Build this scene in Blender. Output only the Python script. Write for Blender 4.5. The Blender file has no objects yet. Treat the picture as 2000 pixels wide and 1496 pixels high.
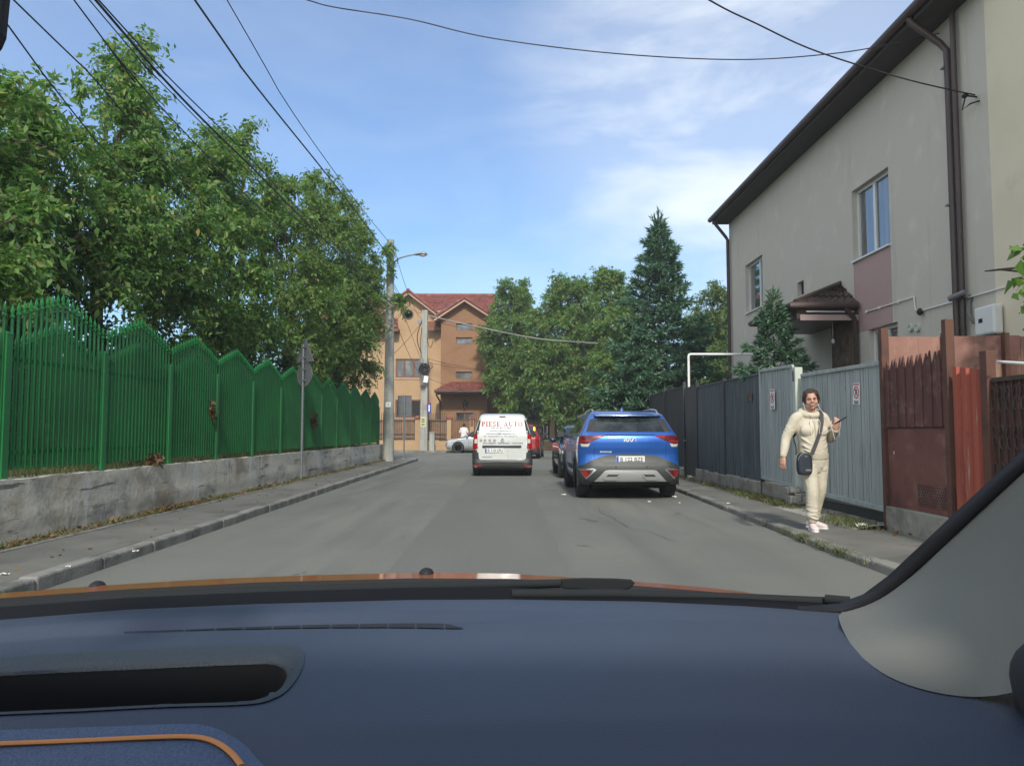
import bpy, bmesh, math, random
import numpy as np
from mathutils import Vector, Matrix
R = math.radians
scene = bpy.context.scene
COL = scene.collection
# ------------------------------------------------------------------ camera, sky, sun, exposure
CAM_H = 1.22
F = 1500.0                      # focal length in pixels of the 2000 x 1496 photograph
PITCH = math.atan((845 - 748) / F)
YAW = math.atan(10 / F)
cd = bpy.data.cameras.new("camera")
cam = bpy.data.objects.new("camera", cd)
COL.objects.link(cam)
cam.location = (0, 0, CAM_H)
cam.rotation_euler = (math.pi / 2 + PITCH, 0, -YAW)
cd.sensor_width = 36.0
cd.lens = 36.0 * F / 2000
cd.clip_start = 0.02
cd.clip_end = 2000
scene.camera = cam

SUN_EL, SUN_AZ = R(37), R(4)    # sun behind the camera, a little to the right
world = bpy.data.worlds.new("World")
scene.world = world
world.use_nodes = True
wt = world.node_tree
wt.nodes.clear()
def wn(t, **k):
    n = wt.nodes.new(t)
    for a, b in k.items():
        setattr(n, a, b)
    return n
wout = wn('ShaderNodeOutputWorld')
wbg = wn('ShaderNodeBackground')
sky = wn('ShaderNodeTexSky')
sky.sky_type = 'NISHITA'
sky.sun_disc = False
sky.sun_elevation = SUN_EL
sky.sun_rotation = math.pi - SUN_AZ
sky.altitude = 80
sky.air_density = 1.15
sky.dust_density = 1.2
sky.ozone_density = 2.2
SKY_STR = 0.13
wbg.inputs['Strength'].default_value = SKY_STR
# thin high cloud over the clear sky, by direction
tc = wn('ShaderNodeTexCoord')
mp = wn('ShaderNodeMapping')
mp.inputs['Scale'].default_value = (1.4, 1.4, 4.2)
mp.inputs['Rotation'].default_value = (0.0, R(28), R(10))
wt.links.new(tc.outputs['Generated'], mp.inputs['Vector'])
nz = wn('ShaderNodeTexNoise')
nz.inputs['Scale'].default_value = 2.3
nz.inputs['Detail'].default_value = 9
nz.inputs['Roughness'].default_value = 0.58
nz.inputs['Distortion'].default_value = 0.35
wt.links.new(mp.outputs['Vector'], nz.inputs['Vector'])
rp = wn('ShaderNodeValToRGB')
rp.color_ramp.elements[0].position = 0.42
rp.color_ramp.elements[1].position = 0.74
rp.color_ramp.elements[0].color = (0, 0, 0, 1)
rp.color_ramp.elements[1].color = (1, 1, 1, 1)
wt.links.new(nz.outputs['Fac'], rp.inputs['Fac'])
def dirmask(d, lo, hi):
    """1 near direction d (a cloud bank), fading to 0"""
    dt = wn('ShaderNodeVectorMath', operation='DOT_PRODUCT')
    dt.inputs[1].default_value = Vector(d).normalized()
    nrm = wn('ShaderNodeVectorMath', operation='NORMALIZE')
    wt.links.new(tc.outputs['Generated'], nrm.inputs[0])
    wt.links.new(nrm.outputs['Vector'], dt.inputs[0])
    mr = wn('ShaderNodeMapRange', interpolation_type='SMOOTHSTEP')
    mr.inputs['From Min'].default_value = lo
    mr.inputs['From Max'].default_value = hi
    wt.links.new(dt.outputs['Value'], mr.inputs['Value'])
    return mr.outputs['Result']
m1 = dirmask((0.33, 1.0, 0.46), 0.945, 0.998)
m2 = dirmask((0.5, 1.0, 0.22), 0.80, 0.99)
def wmath(op, a, b):
    n = wn('ShaderNodeMath', operation=op)
    for i, v in enumerate((a, b)):
        if isinstance(v, (int, float)):
            n.inputs[i].default_value = v
        else:
            wt.links.new(v, n.inputs[i])
    return n.outputs[0]
m3 = dirmask((-0.75, -0.75, 0.35), -0.25, 0.75)     # unseen bright cloud added to the left and behind, as neutral fill light
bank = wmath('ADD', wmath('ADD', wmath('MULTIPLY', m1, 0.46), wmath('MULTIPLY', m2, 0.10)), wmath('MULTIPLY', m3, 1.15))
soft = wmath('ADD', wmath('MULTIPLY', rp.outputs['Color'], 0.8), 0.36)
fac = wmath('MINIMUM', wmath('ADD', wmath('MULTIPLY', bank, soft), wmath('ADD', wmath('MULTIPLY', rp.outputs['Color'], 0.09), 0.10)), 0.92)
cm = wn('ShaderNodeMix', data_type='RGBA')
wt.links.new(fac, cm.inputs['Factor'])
SKYMUL = wn('ShaderNodeMix', data_type='RGBA', blend_type='MULTIPLY')
SKYMUL.inputs['Factor'].default_value = 1.0
SKYMUL.inputs['B'].default_value = (0.38, 0.53, 0.69, 1)
wt.links.new(sky.outputs['Color'], SKYMUL.inputs['A'])
wt.links.new(SKYMUL.outputs['Result'], cm.inputs['A'])
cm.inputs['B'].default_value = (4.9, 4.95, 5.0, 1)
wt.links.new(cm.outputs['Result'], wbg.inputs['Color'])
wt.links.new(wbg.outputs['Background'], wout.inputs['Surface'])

sl = bpy.data.lights.new("sun", 'SUN')
sl.energy = 2.0
sl.angle = R(5.0)
sl.color = (1.0, 0.93, 0.83)
so = bpy.data.objects.new("sun", sl)
COL.objects.link(so)
sd = Vector((-math.sin(SUN_AZ) * math.cos(SUN_EL), math.cos(SUN_AZ) * math.cos(SUN_EL), -math.sin(SUN_EL)))
so.rotation_euler = sd.to_track_quat('-Z', 'Y').to_euler()
so.location = (0, -20, 30)

scene.view_settings.view_transform = 'Standard'
scene.view_settings.look = 'None'
scene.view_settings.exposure = 1.05
scene.view_settings.gamma = 1.0
scene.view_settings.use_curve_mapping = False
scene.cycles.max_bounces = 7
scene.cycles.transparent_max_bounces = 12
scene.cycles.caustics_reflective = False
scene.cycles.caustics_refractive = False

# ------------------------------------------------------------------ measuring helpers
MW = cam.rotation_euler.to_matrix()
def ray(px, py):
    return MW @ Vector(((px - 1000) / F, (748 - py) / F, -1.0))
def atY(px, py, Y):
    d = ray(px, py); return Vector((0, 0, CAM_H)) + d * (Y / d.y)
def atX(px, py, X):
    d = ray(px, py); return Vector((0, 0, CAM_H)) + d * (X / d.x)
def atZ(px, py, Z):
    d = ray(px, py); return Vector((0, 0, CAM_H)) + d * ((Z - CAM_H) / d.z)
def YX(px, X, py=845):           # depth of the plane x = X under this column
    return atX(px, py, X).y

# ------------------------------------------------------------------ objects
def tag(o, label=None, cat=None, group=None, kind=None):
    if label: o['label'] = label
    if cat: o['category'] = cat
    if group: o['group'] = group
    if kind: o['kind'] = kind
    return o
def empty(name, loc, label, cat, group=None, rz=0.0):
    o = bpy.data.objects.new(name, None)
    COL.objects.link(o)
    o.location = loc
    o.rotation_euler = (0, 0, rz)
    o.empty_display_size = 0.2
    return tag(o, label, cat, group)
def root_of(o):
    while o.parent is not None:
        o = o.parent
    return o
def link_mesh(name, me, mat, parent=None, world=False):
    if me.users == 0 or True:
        pass
    o = bpy.data.objects.new(name, me)
    COL.objects.link(o)
    ms = mat if isinstance(mat, (list, tuple)) else [mat]
    if len(me.materials) == 0:
        for m in ms:
            me.materials.append(m)
    if parent is not None:
        o.parent = parent
        if world:
            r = root_of(parent)
            me.transform(Matrix.Translation(-Vector(r.location)))
    return o
class MB:
    """collects shapes; build() links them as ONE mesh object"""
    def __init__(s):
        s.v = []; s.f = []; s.m = []
    def add(s, vs, fs, m=0):
        b = len(s.v)
        s.v += [tuple(p) for p in vs]
        s.f += [tuple(i + b for i in f) for f in fs]
        s.m += [m] * len(fs)
        return s
    def box(s, x0, x1, y0, y1, z0, z1, m=0):
        vs = [(x0, y0, z0), (x1, y0, z0), (x1, y1, z0), (x0, y1, z0), (x0, y0, z1), (x1, y0, z1), (x1, y1, z1), (x0, y1, z1)]
        return s.add(vs, [(0, 3, 2, 1), (4, 5, 6, 7), (0, 1, 5, 4), (1, 2, 6, 5), (2, 3, 7, 6), (3, 0, 4, 7)], m)
    def obox(s, c, size, rot=None, m=0):
        M = rot if rot is not None else Matrix.Identity(3)
        hx, hy, hz = [k / 2 for k in size]
        c = Vector(c)
        vs = [c + M @ Vector((sx * hx, sy * hy, sz * hz)) for sx, sy, sz in
              ((-1, -1, -1), (1, -1, -1), (1, 1, -1), (-1, 1, -1), (-1, -1, 1), (1, -1, 1), (1, 1, 1), (-1, 1, 1))]
        return s.add(vs, [(0, 3, 2, 1), (4, 5, 6, 7), (0, 1, 5, 4), (1, 2, 6, 5), (2, 3, 7, 6), (3, 0, 4, 7)], m)
    def bar(s, p0, p1, w, h, m=0):
        """rectangular bar from p0 to p1"""
        p0, p1 = Vector(p0), Vector(p1)
        d = p1 - p0
        q = d.to_track_quat('Y', 'Z').to_matrix()
        return s.obox((p0 + p1) / 2, (w, d.length, h), q, m)
    def tube(s, pts, r, n=8, caps=True, m=0, ell=None, up=None):
        """round (or elliptical: ell = list of (ra, rb), up = reference) tube along points"""
        pts = [Vector(p) for p in pts]
        k = len(pts)
        rs = r if isinstance(r, (list, tuple)) else [r] * k
        base = len(s.v)
        prev = None
        for i, p in enumerate(pts):
            t = (pts[min(i + 1, k - 1)] - pts[max(i - 1, 0)])
            t = t.normalized() if t.length > 1e-9 else Vector((0, 0, 1))
            if up is not None:
                a = Vector(up) - t * Vector(up).dot(t)
                a = a.normalized() if a.length > 1e-4 else t.orthogonal().normalized()
            elif prev is None:
                a = t.orthogonal().normalized()
            else:
                a = prev - t * prev.dot(t)
                a = a.normalized() if a.length > 1e-5 else t.orthogonal().normalized()
            prev = a
            b = t.cross(a)
            ra, rb = ell[i] if ell else (rs[i], rs[i])
            for j in range(n):
                an = 2 * math.pi * j / n
                s.v.append(tuple(p + a * (ra * math.cos(an)) + b * (rb * math.sin(an))))
        for i in range(k - 1):
            for j in range(n):
                a0 = base + i * n + j; a1 = base + i * n + (j + 1) % n
                s.f.append((a0, a1, a1 + n, a0 + n)); s.m.append(m)
        if caps:
            s.f.append(tuple(base + j for j in reversed(range(n)))); s.m.append(m)
            s.f.append(tuple(base + (k - 1) * n + j for j in range(n))); s.m.append(m)
        return s
    def ball(s, c, rx, ry, rz, n=10, k=7, m=0, rot=None):
        pts = []
        M = rot if rot is not None else Matrix.Identity(3)
        c = Vector(c)
        base = len(s.v)
        for i in range(k + 1):
            ph = -math.pi / 2 + math.pi * i / k
            ph = max(-1.5, min(1.5, ph))
            for j in range(n):
                th = 2 * math.pi * j / n
                s.v.append(tuple(c + M @ Vector((rx * math.cos(ph) * math.cos(th), ry * math.cos(ph) * math.sin(th), rz * math.sin(ph)))))
        for i in range(k):
            for j in range(n):
                a = base + i * n + j; b = base + i * n + (j + 1) % n
                s.f.append((a, b, b + n, a + n)); s.m.append(m)
        s.f.append(tuple(base + j for j in reversed(range(n)))); s.m.append(m)
        s.f.append(tuple(base + k * n + j for j in range(n))); s.m.append(m)
        return s
    def lathe(s, prof, c, axis='z', n=20, m=0, a0=0.0):
        """prof: (radius, along-axis) pairs"""
        c = Vector(c)
        base = len(s.v)
        for r, h in prof:
            for j in range(n):
                an = a0 + 2 * math.pi * j / n
                u, w = r * math.cos(an), r * math.sin(an)
                s.v.append(tuple(c + Vector({'z': (u, w, h), 'x': (h, u, w), 'y': (w, h, u)}[axis])))
        for i in range(len(prof) - 1):
            for j in range(n):
                a = base + i * n + j; b = base + i * n + (j + 1) % n
                s.f.append((a, b, b + n, a + n)); s.m.append(m)
        for i, rev in ((0, True), (len(prof) - 1, False)):
            if prof[i][0] > 1e-6:
                idx = [base + i * n + j for j in range(n)]
                s.f.append(tuple(reversed(idx)) if rev else tuple(idx)); s.m.append(m)
        return s
    def prism(s, poly, fn0, fn1, m=0):
        """poly of 2D points; fn0 / fn1 map (a, b) to the two end faces"""
        n = len(poly)
        vs = [fn0(*p) for p in poly] + [fn1(*p) for p in poly]
        fs = [tuple(reversed(range(n))), tuple(range(n, 2 * n))]
        fs += [(i, (i + 1) % n, (i + 1) % n + n, i + n) for i in range(n)]
        return s.add(vs, fs, m)
    def mesh(s, name):
        me = bpy.data.meshes.new(name)
        me.from_pydata(s.v, [], s.f)
        me.polygons.foreach_set('material_index', s.m)
        me.update()
        return me
    def build(s, name, mat, parent=None, world=True, smooth=0.0, bevel=0.0, fixn=True, seg=2):
        me = s.mesh(name)
        if fixn:
            bm = bmesh.new(); bm.from_mesh(me)
            bmesh.ops.recalc_face_normals(bm, faces=bm.faces)
            bm.to_mesh(me); bm.free()
        if smooth:
            me.shade_smooth()
            me.set_sharp_from_angle(angle=R(smooth))
        o = link_mesh(name, me, mat, parent, world)
        if bevel:
            bv = o.modifiers.new("bevel", 'BEVEL')
            bv.width = bevel; bv.segments = seg; bv.limit_method = 'ANGLE'; bv.angle_limit = R(40)
            bv.harden_normals = False
        return o
def np_mesh(name, V, Q):
    """mesh from numpy arrays: V (n,3), Q (m,k) faces of k corners"""
    me = bpy.data.meshes.new(name)
    n, (m, k) = len(V), Q.shape
    me.vertices.add(n)
    me.vertices.foreach_set('co', V.astype(np.float32).ravel())
    me.loops.add(m * k)
    me.loops.foreach_set('vertex_index', Q.astype(np.int32).ravel())
    me.polygons.add(m)
    me.polygons.foreach_set('loop_start', np.arange(0, m * k, k, dtype=np.int32))
    me.update(calc_edges=True)
    return me
def evaluated(o):
    dg = bpy.context.evaluated_depsgraph_get()
    dg.update()
    me = bpy.data.meshes.new_from_object(o.evaluated_get(dg))
    return me
def fuse(mb, voxel, smooth=4):
    """one continuous skin over the shapes in mb"""
    me = mb.mesh("fuse_tmp")
    bm = bmesh.new(); bm.from_mesh(me)
    bmesh.ops.recalc_face_normals(bm, faces=bm.faces)
    bm.to_mesh(me); bm.free()
    o = bpy.data.objects.new("fuse_tmp", me)
    COL.objects.link(o)
    rm = o.modifiers.new("r", 'REMESH'); rm.mode = 'VOXEL'; rm.voxel_size = voxel; rm.adaptivity = 0
    if smooth:
        sm = o.modifiers.new("s", 'SMOOTH'); sm.factor = 0.5; sm.iterations = smooth
    res = evaluated(o)
    bpy.data.objects.remove(o)
    res.shade_smooth()
    return res
def text_mesh(s, size=1.0, bold=0.0, align='LEFT', spacing=1.0, sx=1.0, shear=0.0):
    """flat glyphs in the xy plane as (verts, faces, width)"""
    c = bpy.data.curves.new("text_tmp", 'FONT')
    c.body = s; c.size = size; c.align_x = align; c.offset = bold; c.space_character = spacing; c.resolution_u = 3; c.shear = shear
    o = bpy.data.objects.new("text_tmp", c)
    COL.objects.link(o)
    me = evaluated(o)
    vs = [(v.co.x * sx, v.co.y) for v in me.vertices]
    fs = [tuple(p.vertices) for p in me.polygons]
    bpy.data.objects.remove(o); bpy.data.meshes.remove(me)
    return vs, fs
# ------------------------------------------------------------------ materials
def mat(name, base, rough=0.7, metal=0.0, spec=0.5, layers=(), bump=0.0, bscale=30.0, bdetail=4, coat=0.0,
        stretch=(1, 1, 1), emit=None, alpha=None, bdist=0.02):
    """Principled; layers = [(colour, noise scale, lo, hi, (sx,sy,sz))] mixed over the base where the noise passes lo..hi"""
    m = bpy.data.materials.new(name)
    m.use_nodes = True
    nt = m.node_tree
    b = nt.nodes['Principled BSDF']
    b.inputs['Base Color'].default_value = (*base, 1)
    b.inputs['Roughness'].default_value = rough
    b.inputs['Metallic'].default_value = metal
    b.inputs['Specular IOR Level'].default_value = spec
    if coat:
        b.inputs['Coat Weight'].default_value = coat
        b.inputs['Coat Roughness'].default_value = 0.04
    tcn = nt.nodes.new('ShaderNodeTexCoord')
    last = None
    for i, L in enumerate(layers):
        col, sc, lo, hi = L[:4]
        st = L[4] if len(L) > 4 else (1, 1, 1)
        mpn = nt.nodes.new('ShaderNodeMapping')
        mpn.inputs['Scale'].default_value = st
        mpn.inputs['Location'].default_value = (i * 7.3, i * 3.1, i * 5.7)
        nt.links.new(tcn.outputs['Object'], mpn.inputs['Vector'])
        n = nt.nodes.new('ShaderNodeTexNoise')
        n.inputs['Scale'].default_value = sc
        n.inputs['Detail'].default_value = 6
        n.inputs['Roughness'].default_value = 0.6
        nt.links.new(mpn.outputs['Vector'], n.inputs['Vector'])
        mr = nt.nodes.new('ShaderNodeMapRange')
        mr.inputs['From Min'].default_value = lo
        mr.inputs['From Max'].default_value = hi
        nt.links.new(n.outputs['Fac'], mr.inputs['Value'])
        mx = nt.nodes.new('ShaderNodeMix'); mx.data_type = 'RGBA'
        nt.links.new(mr.outputs['Result'], mx.inputs['Factor'])
        if last is None:
            mx.inputs['A'].default_value = (*base, 1)
        else:
            nt.links.new(last, mx.inputs['A'])
        mx.inputs['B'].default_value = (*col, 1)
        last = mx.outputs['Result']
    if last is not None:
        nt.links.new(last, b.inputs['Base Color'])
    if bump:
        mpn = nt.nodes.new('ShaderNodeMapping')
        mpn.inputs['Scale'].default_value = stretch
        nt.links.new(tcn.outputs['Object'], mpn.inputs['Vector'])
        n = nt.nodes.new('ShaderNodeTexNoise')
        n.inputs['Scale'].default_value = bscale
        n.inputs['Detail'].default_value = bdetail
        nt.links.new(mpn.outputs['Vector'], n.inputs['Vector'])
        bp = nt.nodes.new('ShaderNodeBump')
        bp.inputs['Strength'].default_value = bump
        bp.inputs['Distance'].default_value = bdist
        nt.links.new(n.outputs['Fac'], bp.inputs['Height'])
        nt.links.new(bp.outputs['Normal'], b.inputs['Normal'])
    if emit:
        b.inputs['Emission Color'].default_value = (*emit[0], 1)
        b.inputs['Emission Strength'].default_value = emit[1]
    return m
def leaf_mat(name, cols, rough=0.55, trans=0.3, spec=0.35):
    """cols: list of (position, colour) picked per leaf"""
    m = bpy.data.materials.new(name)
    m.use_nodes = True
    nt = m.node_tree
    b = nt.nodes['Principled BSDF']
    out = nt.nodes['Material Output']
    g = nt.nodes.new('ShaderNodeNewGeometry')
    r = nt.nodes.new('ShaderNodeValToRGB')
    el = r.color_ramp.elements
    while len(el) > 1:
        el.remove(el[-1])
    el[0].position = cols[0][0]; el[0].color = (*cols[0][1], 1)
    for p, c in cols[1:]:
        e = el.new(p); e.color = (*c, 1)
    nt.links.new(g.outputs['Random Per Island'], r.inputs['Fac'])
    nt.links.new(r.outputs['Color'], b.inputs['Base Color'])
    b.inputs['Roughness'].default_value = rough
    b.inputs['Specular IOR Level'].default_value = spec
    t = nt.nodes.new('ShaderNodeBsdfTranslucent')
    hs = nt.nodes.new('ShaderNodeHueSaturation')
    hs.inputs['Value'].default_value = 1.5
    hs.inputs['Saturation'].default_value = 1.15
    nt.links.new(r.outputs['Color'], hs.inputs['Color'])
    nt.links.new(hs.outputs['Color'], t.inputs['Color'])
    mx = nt.nodes.new('ShaderNodeMixShader')
    mx.inputs['Fac'].default_value = trans
    nt.links.new(b.outputs['BSDF'], mx.inputs[1])
    nt.links.new(t.outputs['BSDF'], mx.inputs[2])
    nt.links.new(mx.outputs['Shader'], out.inputs['Surface'])
    return m
# ------------------------------------------------------------------ ground, road, pavements
M = {}
M['asphalt'] = mat('asphalt', (0.147, 0.15, 0.136), 0.9, spec=0.3,
    layers=[((0.17, 0.172, 0.152), 0.35, 0.42, 0.62), ((0.124, 0.128, 0.117), 0.8, 0.50, 0.70, (1.2, 0.07, 1)), ((0.19, 0.187, 0.165), 1.1, 0.58, 0.74, (1, .12, 1)), ((0.075, 0.076, 0.07), 1.9, 0.655, 0.70, (1, .5, 1)), ((0.21, 0.205, 0.185), 5, 0.64, 0.8), ((0.06, 0.06, 0.056), 70, 0.56, 0.72), ((0.27, 0.265, 0.245), 110, 0.62, 0.76)],
    bump=0.35, bscale=120)
M['pave'] = mat('pavement_asphalt', (0.135, 0.135, 0.122), 0.92, spec=0.25,
    layers=[((0.18, 0.175, 0.155), 0.8, 0.45, 0.65), ((0.10, 0.10, 0.092), 1.6, 0.55, 0.7), ((0.21, 0.2, 0.18), 70, 0.6, 0.78)], bump=0.35, bscale=110)
M['kerb'] = mat('kerb_concrete', (0.23, 0.225, 0.205), 0.9, spec=0.25,
    layers=[((0.13, 0.13, 0.12), 2.5, 0.42, 0.62), ((0.33, 0.32, 0.29), 8, 0.6, 0.75)], bump=0.5, bscale=40)
M['conc'] = mat('weathered_concrete', (0.60, 0.555, 0.45), 0.92, spec=0.2,
    layers=[((0.27, 0.265, 0.23), 1.3, 0.50, 0.68, (1, 1, 2.0)), ((0.66, 0.63, 0.54), 2.2, 0.54, 0.68), ((0.16, 0.16, 0.14), 3.2, 0.6, 0.76, (1.6, 1.6, 0.35)), ((0.62, 0.61, 0.56), 3.0, 0.58, 0.66, (1.5, 1.5, .22)), ((0.17, 0.17, 0.15), 1.5, 0.62, 0.66, (.5, .5, 6)), ((0.33, 0.275, 0.19), 1.1, 0.53, 0.70), ((0.2, 0.2, 0.18), 30, 0.58, 0.75)],
    bump=0.6, bscale=14, bdetail=8, bdist=0.012)
M['soil'] = mat('dry_soil', (0.16, 0.13, 0.09), 1.0, spec=0.1,
    layers=[((0.08, 0.09, 0.04), 3, 0.5, 0.65), ((0.24, 0.2, 0.14), 9, 0.55, 0.7)], bump=0.8, bscale=25)
M['lawn'] = mat('lawn_ground', (0.10, 0.13, 0.045), 1.0, spec=0.1,
    layers=[((0.17, 0.14, 0.08), 0.9, 0.5, 0.66), ((0.06, 0.09, 0.03), 6, 0.5, 0.65)], bump=0.6, bscale=20)
def struct(name, mb, m, **k):
    o = mb.build(name, m, None, **k)
    o['kind'] = 'structure'
    return o
mb = MB(); mb.add([(-150, -60, -0.03), (150, -60, -0.03), (150, 200, -0.03), (-150, 200, -0.03)], [(0, 1, 2, 3)])
struct('ground', mb, M['lawn'], fixn=False)
KL = lambda y: -3.55 - 0.0095 * y           # foot of the left kerb
KR = 3.36                                    # foot of the right kerb (it widens further on)
FAR_K = 47.9                                 # kerb of the far pavement
def gridsheet(x0, x1, y0, y1, z, nx, ny):
    V = [(x0 + (x1 - x0) * i / nx, y0 + (y1 - y0) * j / ny, z) for j in range(ny + 1) for i in range(nx + 1)]
    Fs = [(j * (nx + 1) + i, j * (nx + 1) + i + 1, (j + 1) * (nx + 1) + i + 1, (j + 1) * (nx + 1) + i) for j in range(ny) for i in range(nx)]
    return V, Fs
mb = MB()
V, Fs = gridsheet(-7.5, 6.5, -40, 30, 0.0, 1, 1); mb.add(V, Fs)
V, Fs = gridsheet(-70, 70, 30, FAR_K + 0.1, 0.0, 1, 1); mb.add(V, Fs)
struct('road', mb, M['asphalt'], fixn=False)
M['patch'] = mat('patched_asphalt', (0.136, 0.140, 0.127), 0.9, spec=0.3, layers=[((0.152, 0.155, 0.14), 0.8, 0.45, 0.65, (1, .2, 1)), ((0.06, 0.06, 0.056), 70, 0.56, 0.72), ((0.22, 0.215, 0.2), 110, 0.62, 0.76)], bump=0.35, bscale=120)
rnd = random.Random(12)
def road_sheet(name, left, right, m, z=0.004):
    V = [(x, y, z) for x, y in left] + [(x, y, z) for x, y in reversed(right)]
    mb = MB(); mb.add(V, [tuple(reversed(range(len(V))))]); return struct(name, mb, m, fixn=True)
ys_ = np.arange(5.0, 27.01, .25)
road_sheet('road_patch', [(-1.05 + rnd.uniform(-.015, .015), y) for y in ys_], [(0.55 + rnd.uniform(-.02, .02), y) for y in ys_], M['patch'])
M['tar'] = mat('tar_crack', (0.055, 0.055, 0.052), .9)
for (x, y, dx, dy, n) in ((1.9, 8.6, -.05, .25, 22), (-1.6, 13.0, .16, .12, 14), (-3.1, 15.0, .04, .4, 20), (.9, 10.5, .14, -.03, 12)):
    L_, R_ = [], []
    for i in range(n):
        w = .002 + .003 * rnd.random()
        L_.append((x - w, y + w)); R_.append((x + w, y - w))
        x += dx * rnd.uniform(-.2, 1.2) + rnd.uniform(-.05, .05); y += dy * rnd.uniform(.5, 1.2)
    V = [(a, b, .0085) for a, b in L_] + [(a, b, .0085) for a, b in R_]
    mb = MB(); mb.add(V, [(i, i + 1, n + i + 1, n + i) for i in range(n - 1)]); struct('road_crack', mb, M['tar'], fixn=True)
# left kerb line: straight, then round the corner into the cross street
YC = 33.4
arc = []
cx, cy, rr = KL(YC) - 1.6, YC, 1.6
for i in range(1, 13):
    a = (math.pi / 2) * i / 12
    arc.append((cx + rr * math.cos(a), cy + rr * math.sin(a)))
line_l = [(KL(y), y) for y in (-40, -10, 0, 5, 10, 15, 20, 25, 29, YC)] + arc + [(-70, cy + rr)]
def kerb_mesh(line, side, w, h, seglen=1.0, gap=0.012, z0=-0.02):
    """stones along a polyline; side=+1: the stone lies to the left of the walking direction"""
    mb = MB()
    rnd = random.Random(4)
    for (xa, ya), (xb, yb) in zip(line[:-1], line[1:]):
        a, b = Vector((xa, ya, 0)), Vector((xb, yb, 0))
        L = (b - a).length
        n = max(1, round(L / seglen))
        if L > 45: n = 12
        d = (b - a) / n
        u = d.normalized()
        nrm = Vector((-u.y, u.x, 0)) * side
        for i in range(n):
            p = a + d * i + u * gap / 2
            q = a + d * (i + 1) - u * gap / 2
            j = rnd.uniform(-0.006, 0.006); k = rnd.uniform(-0.008, 0.006)
            p0, q0 = p + nrm * j, q + nrm * j
            p1, q1 = p + nrm * w, q + nrm * w
            hb = h + k
            vs = [p0, q0, q1, p1]
            mb.add([(v.x, v.y, z0) for v in vs] + [(v.x, v.y, hb) for v in vs],
                   [(0, 3, 2, 1), (4, 5, 6, 7), (0, 1, 5, 4), (1, 2, 6, 5), (2, 3, 7, 6), (3, 0, 4, 7)])
    return mb
struct('kerb', kerb_mesh(line_l, 1, 0.15, 0.11), M['kerb'], bevel=0.018)
# left pavement slab behind the kerb
inner = [(x - 0.15, y) for x, y in line_l[:10]]
for i in range(1, 13):
    a = (math.pi / 2) * i / 12
    inner.append((cx + (rr - 0.15) * math.cos(a), cy + (rr - 0.15) * math.sin(a)))
inner.append((-70, cy + rr - 0.15))
SOILX = -4.72
poly = inner + [(-70, 32.0), (SOILX, 32.0), (SOILX, -40)]
mb = MB(); mb.prism(poly, lambda a, b: (a, b, -0.02), lambda a, b: (a, b, 0.10))
struct('pavement', mb, M['pave'])
mb = MB(); mb.box(SOILX - 0.06, SOILX - 0.003, -40, 31.6, -0.02, 0.115)
struct('pavement_edging', mb, M['kerb'], bevel=0.01)
V, Fs = gridsheet(-5.1, SOILX - 0.06, -10, 31.6, 0.1, 4, 260)
rnd = random.Random(3)
V = [(x, y, z + (0.035 * (1 - (x + 5.1) / 0.32) + rnd.uniform(-0.012, 0.014) if x < SOILX - 0.08 else -0.01)) for x, y, z in V]
mb = MB(); mb.add(V, Fs)
struct('soil_verge', mb, M['soil'], fixn=False, smooth=60)
# right side: low kerb, pavement up to the fences
KRX = lambda y: float(np.interp(y, [8, 10, 12.5, 15, 17], [3.27, 3.34, 3.44, 3.52, 3.56]))
line_r = [(KRX(y), y) for y in (-40, -10, 0, 5, 8, 10, 12, 14, 16, 20, 24, 28)]
KR = KRX(28)
arcr = []
for i in range(1, 10):
    a = math.pi - (math.pi / 2) * i / 9
    arcr.append((KR + 2.2 + 2.2 * math.cos(a), 28 + 2.2 * math.sin(a)))
line_r = line_r + arcr + [(70, 30.2)]
struct('kerb', kerb_mesh(line_r, -1, 0.16, 0.078), M['kerb'], bevel=0.02)
innr = [(x + 0.13, y) for x, y in line_r[:12]]
for i in range(1, 10):
    a = math.pi - (math.pi / 2) * i / 9
    innr.append((KR + 2.2 + 2.04 * math.cos(a), 28 + 2.04 * math.sin(a)))
innr.append((70, 30.04))
poly = innr + [(70, 28.0), (5.4, 28.0), (5.4, -40)]
mb = MB(); mb.prism(list(reversed(poly)), lambda a, b: (a, b, -0.02), lambda a, b: (a, b, 0.070))
struct('pavement', mb, M['pave'])
# far pavement
struct('kerb', kerb_mesh([(70, FAR_K), (-70, FAR_K)], -1, 0.15, 0.10, 1.2), M['kerb'], bevel=0.015)
mb = MB(); mb.box(-70, 70, FAR_K + 0.15, 60, -0.02, 0.095)
struct('pavement', mb, M['pave'])
# garden ground behind the left wall
V, Fs = gridsheet(-40, -5.2, -20, 31.4, 0.66, 40, 60)
V = [(x, y, z + rnd.uniform(-0.05, 0.06)) for x, y, z in V]
mb = MB(); mb.add(V, Fs)
struct('lawn', mb, M['lawn'], fixn=False, smooth=60)
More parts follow.
